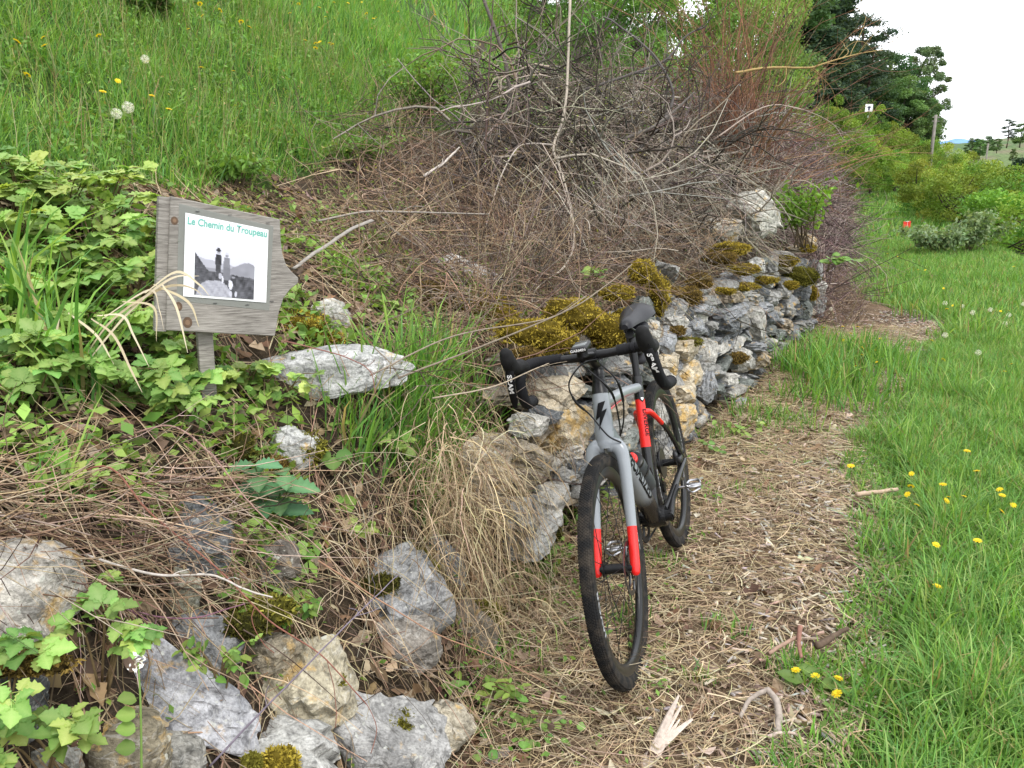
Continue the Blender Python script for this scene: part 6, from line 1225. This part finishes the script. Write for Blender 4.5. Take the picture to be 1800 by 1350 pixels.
LM = {'bramble': [leaf_mesh('bramble', c, v) for c, v in (((.20, .36, .075), (.29, .44, .12)), ((.26, .41, .09), (.35, .48, .14)), ((.15, .29, .06), (.23, .37, .10)))],
      'lobed': [leaf_mesh('lobed', c, v) for c, v in (((.24, .39, .08), (.33, .46, .12)), ((.30, .44, .10), (.38, .50, .15)), ((.18, .33, .065), (.26, .40, .10)))],
      'nettle': [leaf_mesh('nettle', (.075, .19, .075), (.12, .25, .11))], 'round': [leaf_mesh('round', (.14, .27, .05), (.20, .33, .08))],
      'small': [leaf_mesh('small', c, v) for c, v in (((.14, .26, .045), (.18, .30, .06)), ((.19, .31, .06), (.23, .35, .08)))]}
def orient(d, nr):
    x = unit(d); z = unit(nr-x*(nr@x)); y = np.cross(z, x); return Matrix(np.stack([x, y, z], 1).tolist()).to_quaternion()
def plant(label, px, py, n, kind, size, rad, height, name='bramble_plant', catg='plant', group=None, canes=7, s=None, stemcol=(.14, .10, .05), ds=0., lean=(0, -.25), jitter=.25):
    P, s0 = tp(px, py); s = (s or s0)+ds; base = at(px, py, s)
    o = thing(name, label, catg, tuple(base), group); a = Acc(); C_ = []
    for i in range(canes):
        an = rng.uniform(0, 6.283); r = rad*rng.uniform(.35, 1.0); e = np.array([r*math.cos(an)*1.2+lean[0]*rad, r*math.sin(an)*.7+lean[1]*rad, height*rng.uniform(.45, 1.05)])
        gx, gy = base[0]+e[0], base[1]+e[1]; e[2] = max(e[2], float(hz(gx, gy))-base[2]+.03); m_ = e*.55+np.array([0, 0, height*.30]); pts = [(rng.normal()*.015, rng.normal()*.015, -.04), m_, e]
        V, F = tube(pts, [.0026, .0019, .0010], 5, 5); a.add(V, F, stemcol); C_.append(catmull(np.array(pts), 10))
    put('stem', a.mesh('stem'), M_wood if kind != 'nettle' else M_leafs, o)
    for k in range(n):
        c = C_[k % canes]; j = int(np.clip(rng.normal(.78, jitter), .25, 1)*(len(c)-1)) if k >= canes else len(c)-1
        p = c[j]; tdir = unit(c[min(j+1, len(c)-1)]-c[max(j-1, 0)]); an = rng.uniform(0, 6.283)
        d = unit(np.array([math.cos(an), math.sin(an)-.25, rng.normal()*.25])+tdir*.4); nr = unit(np.array([rng.normal()*.32, -.35+rng.normal()*.32, 1.0]))
        me = LM[kind][rng.integers(0, len(LM[kind]))]; l_ = put('leaf', me, M_leaf, o); l_.location = tuple(p); l_.rotation_mode = 'QUATERNION'; l_.rotation_quaternion = orient(d, nr); sz = size*rng.uniform(.62, 1.15); l_.scale = (sz, sz, sz)
    return o
G1 = 'leafy bramble plants around the sign'
for q in (('bright bramble patch at the left edge above the tall grass blades', 20, 400, 34, 'lobed', .085, .16, .14), ('tallest leafy bramble clump left of the sign top', 110, 395, 44, 'lobed', .088, .17, .18), ('bramble clump between the tall clump and the sign board', 195, 420, 44, 'lobed', .082, .16, .16),
          ('bramble clump touching the upper left edge of the sign board', 255, 450, 34, 'bramble', .080, .13, .13), ('low bramble clump at the left edge below the tall grass', 25, 560, 36, 'bramble', .085, .15, .12), ('dense bramble clump midway between left edge and sign', 140, 510, 44, 'bramble', .088, .16, .13),
          ('bramble clump beside the lower left corner of the sign', 235, 540, 44, 'lobed', .078, .15, .13), ('bramble clump below the dry pale grass blades', 180, 620, 44, 'bramble', .085, .15, .11), ('bramble clump just left of the sign post', 285, 640, 40, 'lobed', .082, .14, .11),
          ('bramble clump at the foot of the sign post', 350, 690, 36, 'bramble', .082, .11, .10), ('bramble trailing over the left end of the long white stone', 425, 685, 34, 'lobed', .070, .12, .08), ('bramble trailing in front of the long white stone', 490, 700, 26, 'lobed', .060, .10, .07),
          ('bramble clump under the sign post roots among brown leaves', 330, 745, 36, 'bramble', .082, .13, .09), ('bramble at the left edge over the dry twigs', 40, 720, 26, 'bramble', .085, .13, .10), ('sparse bramble above the moss left of the nettle', 250, 720, 28, 'bramble', .075, .13, .09),
          ('bramble filling the slope above the dry pale blades', 170, 460, 40, 'bramble', .085, .16, .13), ('bramble between the left edge and the tall grass blades, halfway up', 75, 610, 40, 'lobed', .08, .15, .11), ('bramble low at the left edge beside brown twigs', 20, 660, 36, 'bramble', .08, .14, .1), ('bramble patch under the dry blades and above the bare twigs', 120, 680, 40, 'lobed', .08, .15, .1), ('bramble row just above the bare twigs left of the sign post', 210, 700, 40, 'bramble', .08, .14, .1), ('highest bramble at the left edge under the meadow grass', 40, 345, 36, 'lobed', .085, .16, .13), ('bramble at the meadow margin left above the sign', 190, 360, 36, 'lobed', .08, .15, .12), ('bramble near the middle between tall clump and left edge', 90, 530, 40, 'bramble', .08, .15, .11),
          ('upper bramble clump behind the tall grass at the left edge', 60, 470, 38, 'lobed', .085, .15, .15), ('bramble clump in the gap below the sign board', 270, 590, 30, 'bramble', .07, .12, .1)):
    plant(q[0], q[1], q[2], int(q[3]*1.6), q[4], q[5]*.80, q[6]*1.12, q[7]*1.1, group=G1, canes=10, jitter=.32)
for q in (('large leaved bramble in the lower left corner of the picture', 20, 1240, 30, 'bramble', .058, .12, .13, -.05), ('bramble shoot standing in front of the lavender slab', 190, 1170, 24, 'bramble', .052, .08, .15, -.08), ('bramble at the bottom left edge under the pale boulder', 90, 1330, 28, 'bramble', .058, .11, .10, -.05),
          ('thin bramble shoot beside the pale boulder, above the slab', 190, 1090, 14, 'lobed', .042, .05, .10, -.05), ('fine leaved sprawling plant over the grey rock and the slab end', 385, 1200, 60, 'small', .030, .09, .09, -.06), ('fine leaved plant climbing over the mossy clump', 500, 1090, 60, 'small', .030, .12, .06, -.03),
          ('pale green bramble sprig below the nettle', 505, 975, 20, 'lobed', .052, .06, .05, -.03), ('young bramble right of the nettle on the dry grass bank', 650, 950, 16, 'lobed', .045, .09, .05, -.02), ('leafy sprig in the tall grass at the bank corner', 770, 790, 26, 'lobed', .05, .10, .08, -.02),
          ('leafy sprig hanging at the right of the tall grass', 700, 800, 22, 'lobed', .05, .09, .08, -.02), ('single bramble sprig in dry twigs near the left edge', 150, 870, 8, 'lobed', .055, .04, .05, -.05)):
    plant(*q[:8], ds=q[8], group='leafy plants on the rubble bank', canes=5 if q[4] != 'small' else 9)
plant('low seedlings at the foot of the bank beside the front wheel', 830, 1210, 34, 'small', .045, .14, .05, 'low_herb', 'plant', 'low herbs along the wall foot', 12); plant('small green herb at the foot of the wall left of the tyre', 930, 1010, 22, 'round', .035, .10, .06, 'low_herb', 'plant', 'low herbs along the wall foot', 9)
plant('creeping herb among straw near the bottom edge left of the path', 900, 1290, 34, 'round', .032, .18, .04, 'low_herb', 'plant', 'low herbs along the wall foot', 12); plant('herb patch at the wall foot by the leaning blue slab', 1290, 760, 34, 'small', .05, .20, .08, 'low_herb', 'plant', 'low herbs along the wall foot', 12)
plant('small leafy sprig by the yellow stained stone behind the rear wheel', 1240, 800, 20, 'round', .04, .09, .08, 'low_herb', 'plant', 'low herbs along the wall foot', 7); plant('bright young leaves growing from moss on the wall top', 1050, 495, 16, 'small', .06, .06, .07, 'low_herb', 'plant', None, 5, s=4.0)
plant('leafy sprig sticking out at the far end of the wall', 1455, 470, 18, 'round', .10, .18, .12, 'low_herb', 'plant', None, 5, s=7.4, lean=(.8, -.2))
# the nettle: paired leaves up two stems
P, s = tp(480, 900); base = at(480, 915, s-.06); o = thing('nettle', 'dark green nettle with toothed paired leaves in front of the mossy white stone', 'plant', tuple(base)); 
for (dx, h, nn_) in ((-.03, .16, 5), (.045, .13, 4)):
    a = Acc(); V, F = tube([(0, 0, -.03), (dx*.5, -.01, h*.5), (dx, -.02, h)], [.003, .0025, .002], 6, 3); a.add(V, F, (.10, .17, .06)); put('stem', a.mesh('stem'), M_leafs, o)
    for i in range(nn_):
        t = (i+1)/nn_; p = np.array([dx*t, -.02*t, h*t]); 
        for sg in (0, math.pi):
            an = i*1.57+sg+.3; d = np.array([math.cos(an), math.sin(an)*.8-.25, .05]); l_ = put('leaf', LM['nettle'][0], M_leaf, o); l_.location = tuple(p); l_.rotation_mode = 'QUATERNION'; l_.rotation_quaternion = orient(d, np.array([0, -.35, 1.])); sz = (.092 if t < .9 else .07)*rng.uniform(.9, 1.1); l_.scale = (sz,)*3
# two broad angular leaves on a thin stalk, and one folded round leaf
P, s = tp(590, 830); base = at(590, 850, s-.04); o = thing('garlic_mustard', 'young plant with two broad angular leaves right of the nettle', 'plant', tuple(base)); a = Acc(); V, F = tube([(0, 0, -.02), (.0, -.01, .06), (.005, -.02, .10)], .002, 6, 3); a.add(V, F, (.15, .22, .08)); put('stem', a.mesh('stem'), M_leafs, o)
for d in ((-1, -.2, .0), (1, -.1, .05), (.1, -.6, -.3)):
    l_ = put('leaf', LM['round'][0], M_leaf, o); l_.location = (.003, -.02, .095); l_.rotation_mode = 'QUATERNION'; l_.rotation_quaternion = orient(np.array(d), np.array([0, -.5, 1.])); l_.scale = (.058,)*3
P, s = tp(610, 890); base = at(610, 905, s-.04); o = thing('round_leaf_plant', 'single folded round green leaf on the dry bank', 'plant', tuple(base)); l_ = put('leaf', LM['round'][0], M_leaf, o); l_.location = (-.02, 0, .02); l_.rotation_mode = 'QUATERNION'; l_.rotation_quaternion = orient(np.array([.8, -.2, .5]), np.array([-.2, -1., .6])); l_.scale = (.062,)*3
# white flowered stalk in front of the slab
base = at(243, 1330, 1.33); o = thing('white_flower', 'thin stalk with tiny white flowers rising in front of the lavender slab', 'flower', tuple(base)); top = at(243, 1165, 1.36)-base; a = Acc(); V, F = tube([(0, 0, -.05), tuple(top*.5+[.004, 0, 0]), tuple(top)], [.0022, .0018, .0012], 6, 5); a.add(V, F, (.20, .32, .08)); put('stem', a.mesh('stem'), M_leafs, o)
for t in (.1, .3, .45, .62): l_ = put('leaf', LM['round'][0], M_leaf, o); l_.location = tuple(top*t); l_.rotation_mode = 'QUATERNION'; l_.rotation_quaternion = orient(np.array([rng.normal(), -.5, .3]), np.array([0, -.4, 1.])); l_.scale = (.035,)*3
V, Q, C = leaf_cards(top+rng.normal(size=(26, 3))*np.array([.008, .008, .006]), .008, np.tile([[.8, .8, .78]], (26, 1)), 1.5); put('blossom', npmesh('blossom', V, Q, C), M_petal, o, kind='stuff')
# dry pale grass blades bending across the sign
base = at(250, 640, 2.05)
parts = []
for pts in ([(140, 640, 2.06), (200, 560, 2.04), (290, 505, 2.02), (345, 510, 2.0), (365, 545, 2.0)], [(150, 640, 2.06), (230, 545, 2.04), (300, 490, 2.0), (350, 485, 2.0)], [(180, 560, 2.03), (262, 510, 2.02), (280, 545, 2.0), (288, 580, 2.0)], [(120, 550, 2.02), (170, 590, 2.0), (200, 640, 1.98)], [(160, 560, 2.02), (200, 590, 2.0), (230, 650, 1.98), (250, 690, 1.97)],
            [(45, 640, 2.0), (60, 595, 2.0), (75, 588, 2.0)], [(285, 500, 2.0), (310, 540, 1.99), (330, 620, 1.98)], [(270, 500, 2.02), (330, 530, 2.0), (350, 575, 2.0)], [(215, 530, 2.02), (270, 540, 2.0), (275, 600, 2.0)], [(105, 550, 2.04), (100, 590, 2.03), (112, 600, 2.02)], [(255, 515, 2.02), (310, 478, 2.0), (350, 500, 1.99), (368, 520, 1.99)], [(170, 555, 2.02), (215, 555, 2.0), (235, 590, 1.99), (262, 645, 1.98)]):
    c = catmull(np.array([at(x, y, s_) for x, y, s_ in pts]), 6)[None]; k = c.shape[1]; sd_ = unit(np.cross(unit(c[:, -1]-c[:, 0]), np.array([[0, -1., .3]]))); parts.append(ribbons(c, sd_, (.0032*np.sin(np.linspace(.5, 3.0, k)))[None], pick([(.52, .44, .30), (.60, .52, .38)], 1, .05)))
V, Q, C = cat(parts); o = thing('dry_grass_tuft', 'pale dry grass blades bending across the lower left of the sign', 'grass', tuple(base)); put('blade', npmesh('blade', V-base, Q, C), M_straw, o, kind='stuff')
# fine ground cover of small leaves on bank, meadow and path edge
parts = []
def cover(n, x0, x1, y0, y1, mask, size, pal, hgt):
    X, Y = scatter(n*14, x0, x1, y0, y1, mask); k = rng.random(len(X)) < np.clip(.25+.9*clump(X, Y, 3.0, 12.), 0, 1); X, Y = X[k][:n], Y[k][:n]; parts.append(leaf_cards(np.stack([X, Y, hz(X, Y)+hgt*rng.random(len(X))], -1), size, pick(pal, len(X), .18), 1.4))
cover(1500, -.4, 1.0, 1.3, 4.2, lambda X, Y: (X > Xw(Y)-.1) & (X < Xw(Y)+.55), .020, [(.14, .27, .05), (.18, .31, .06)], .05)
cover(11000, -4, 1.8, 2.2, 7, mm, .028, [(.13, .26, .045), (.17, .30, .06), (.10, .20, .04)], .14)
cover(6000, .8, 5, 1.3, 8, vm, .020, [(.13, .25, .05), (.17, .29, .06)], .08)
cover(4200, -3.2, -.5, 1.6, 3.6, bm_, .040, [(.20, .33, .065), (.26, .39, .085), (.15, .27, .055)], .08)
cover(3600, -2.0, 1.2, 1.3, 4.5, bm_, .018, [(.13, .26, .045), (.19, .31, .06)], .05)
cover(2600, 1.2, 3.6, 3.8, 8.5, pathm, .022, [(.13, .25, .05), (.17, .29, .06)], .03)
cover(2800, -1.3, .6, 2.5, 5.2, bm_, .034, [(.17, .28, .06), (.22, .33, .08)], .10)
cover(2600, -1.2, 3.2, 3.0, 8.4, bm_, .020, [(.15, .25, .05), (.20, .29, .06)], .10)
V, Q, C = cat(parts); put('ground_cover', npmesh('ground_cover', V, Q, C), M_leafs, kind='stuff')

# ================================================================== DANDELIONS
a = Acc()
for k in range(3):
    for i in range(16):
        an = (i+k*.33)/16*6.283+rng.normal()*.08; r = (1.0, .78, .45)[k]; z = (.0, .12, .22)[k]; d = np.array([math.cos(an), math.sin(an), 0]); n_ = np.array([-d[1], d[0], 0]); w_ = .14
        a.add([n_*-.04+[0, 0, z*.5], n_*.04+[0, 0, z*.5], d*r*.92+n_*w_*.8+[0, 0, z+.08*r], d*r+[0, 0, z+.05], d*r*.92-n_*w_*.8+[0, 0, z+.08*r]], [[0, 1, 2, 3, 4]], (.78, .60, .02) if k else (.80, .66, .03))
V, F = tube([(0, 0, -.45), (0, 0, -.2), (0, 0, .02)], [.16, .30, .34], 8); a.add(V, F, (.10, .17, .04)); fl_me = a.mesh('flower_head', False)
a = Acc(); V, F = tube([(0, 0, 0), (.03, .0, .5), (0, .02, 1)], [.0024, .002, .0018], 5, 3); a.add(V, F, (.22, .27, .10)); stem_me = a.mesh('stem')
d = unit(rng.normal(size=(150, 3))); P = np.stack([d*.12, d*.75, d*.98], 1); sd_ = unit(np.cross(d, rng.normal(size=(150, 3)))); p1 = ribbons(P, sd_, np.tile([[.006, .008, .02]], (150, 1)), np.tile([[.75, .74, .70]], (150, 1)))
P2 = np.repeat(d*.95, 5, 0); t2 = unit(np.cross(P2, rng.normal(size=P2.shape))); e2 = P2+t2*.17+P2*.08; p2 = ribbons(np.stack([P2, (P2+e2)/2, e2], 1), unit(np.cross(t2, P2)), np.tile([[.010, .012, .008]], (len(P2), 1)), np.tile([[.85, .85, .83]], (len(P2), 1)))
V_, F_ = ICO[2]; p3 = (V_*.14, np.c_[F_, F_[:, 2]], np.tile([[.30, .25, .16]], (len(V_), 1))); clock_me = npmesh('seed_head', *cat([p1, p2, p3]))
def dandelion(px, py, clock, label, group, h=None, s=None):
    h = h or rng.uniform(.12, .20)+(.06 if py < 220 and px < 900 else 0); P, s0 = tp(px, py)
    for _ in range(4): P, s0 = tp(px, py+h*FPX/max(s0, .5)*.93)
    o = thing('dandelion_clock' if clock else 'dandelion', label, 'flower', tuple(P), group); tx, ty = rng.normal(size=2)*.12
    top = Vector((tx*h, ty*h, h)); st = put('stem', stem_me, M_leafs, o); st.scale = (1, 1, h); st.rotation_euler = (-ty, tx, 0)
    hd = put('seed_head' if clock else 'flower_head', clock_me if clock else fl_me, M_petal, o); hd.location = top; r = rng.uniform(.020, .026) if clock else rng.uniform(.013, .019); hd.scale = (r, r, r)
    if not clock: hd.rotation_euler = (rng.normal()*.35+.25, rng.normal()*.35, rng.uniform(0, 6.28))
MEADF = [(90, 77), (186, 172), (262, 180), (294, 200), (357, 128), (415, 133), (168, 72), (95, 92), (64, 91), (352, 18), (361, 36), (410, 48), (396, 25), (446, 55), (513, 30), (568, 95), (626, 28), (640, 30), (655, 40), (660, 34), (640, 10), (565, 20), (575, 36), (515, 14), (588, 12), (675, 5), (758, 8), (765, 30), (268, 118), (64, 145), (212, 152), (610, 15), (700, 24), (540, 8), (20, 120), (330, 60)]
for x, y in MEADF: dandelion(x, y, False, 'yellow dandelion flower in the long grass of the slope', 'dandelions on the grassy slope')
for i, (x, y) in enumerate(((552, 80), (562, 84), (572, 80), (582, 83), (590, 86))): dandelion(x, y, False, 'dandelion of the tight cluster on the slope', 'dandelion cluster on the slope')
for x, y in [(1475, 575), (1480, 600), (1490, 587), (1500, 600), (1520, 606), (1530, 616), (1540, 598), (1450, 578), (1425, 556), (1505, 645), (1508, 627), (1462, 590), (1535, 640), (1495, 575), (1512, 612)]: dandelion(x, y, False, 'dandelion in the grass tuft at the far wall foot', 'dandelions by the wall end')
for x, y in [(1700, 795), (1590, 870), (1583, 830), (1593, 855), (1660, 872), (1680, 870), (1742, 860), (1755, 872), (1780, 888), (1795, 893), (1660, 882), (1690, 950), (1650, 957), (1638, 1034), (1615, 888), (1488, 818), (1698, 827), (1640, 850), (1762, 905)]: dandelion(x, y, False, 'dandelion in the near green verge right of the path', 'dandelions in the near verge')
for x, y in [(1398, 1177), (1432, 1186), (1457, 1188), (1466, 1212)]: dandelion(x, y, False, 'dandelion at the grass edge near the fallen sticks', 'dandelions near the fallen sticks', .07)
for x, y in [(1660, 545), (1672, 538), (1760, 548), (1775, 548), (1660, 635), (1635, 600), (1762, 655), (1560, 447), (1575, 452), (1585, 456), (1612, 475), (1600, 473), (1618, 476), (1540, 470), (1655, 508), (1770, 640), (1700, 575), (1780, 470)]: dandelion(x, y, False, 'dandelion in the farther sunny grass of the verge', 'dandelions in the far verge')
dandelion(277, 118, True, 'tall white dandelion seed head standing high on the slope', None, .33); dandelion(221, 208, True, 'white seed head left of and below the tallest one', None, .20); dandelion(228, 200, True, 'smaller half hidden seed head just behind another one', None, .20)
for x, y in [(1715, 622), (1658, 535), (1712, 551), (1738, 546), (1766, 570), (1690, 540), (1790, 535), (1652, 590), (1460, 545), (1770, 555)]: dandelion(x, y, True, 'white dandelion seed head in the verge grass right of the path', 'seed heads in the verge', .16)
for i, (px, py, lab) in enumerate(((1430, 1215, 'broad green dandelion leaves at the grass edge near the fallen sticks'), (1640, 1160, 'leafy rosette standing up in the near verge'), (1720, 1250, 'broad leaved weed low in the bottom right grass'), (1640, 1250, 'pale weed leaves near the bottom edge in the verge'), (1600, 880, 'dandelion leaves under the yellow flowers of the near verge'))):
    plant(lab, px, py, 16, 'small', .075, .05, .05, 'leaf_rosette', 'plant', None, 7)

# labels of look-alikes: counted from the left, as the picture shows them
def ordinal(n):
    ones = ['', 'first', 'second', 'third', 'fourth', 'fifth', 'sixth', 'seventh', 'eighth', 'ninth', 'tenth', 'eleventh', 'twelfth', 'thirteenth', 'fourteenth', 'fifteenth', 'sixteenth', 'seventeenth', 'eighteenth', 'nineteenth']
    if n < 20: return ones[n]
    t = {2: 'twent', 3: 'thirt', 4: 'fort'}[n//10]; return t+'ieth' if n % 10 == 0 else t+'y-'+ones[n % 10]
bpy.context.view_layer.update()
by = {}
for o in bpy.data.objects:
    if o.parent is None and o.get('label') and o.get('group'): by.setdefault((o['group'], o['label']), []).append(o)
for (g, lab), os_ in by.items():
    if len(os_) < 2: continue
    def key(o):
        h = max([ch.location.z for ch in o.children]+[1.2 if 'tree' in o.name else 0]); return float(pxof(np.array(o.location)+[0, 0, h])[0])
    os_ = sorted(os_, key=key)
    for i, o in enumerate(os_): o['label'] = lab+', '+('leftmost of its group' if i == 0 else 'rightmost of its group' if i == len(os_)-1 else ordinal(i+1)+' from the left')
_sh = {o.data for o in bpy.data.objects if o.type == 'MESH'}
print('objects', len(bpy.data.objects), 'triangles', sum(len(m.loops)-2*len(m.polygons) for m in _sh))
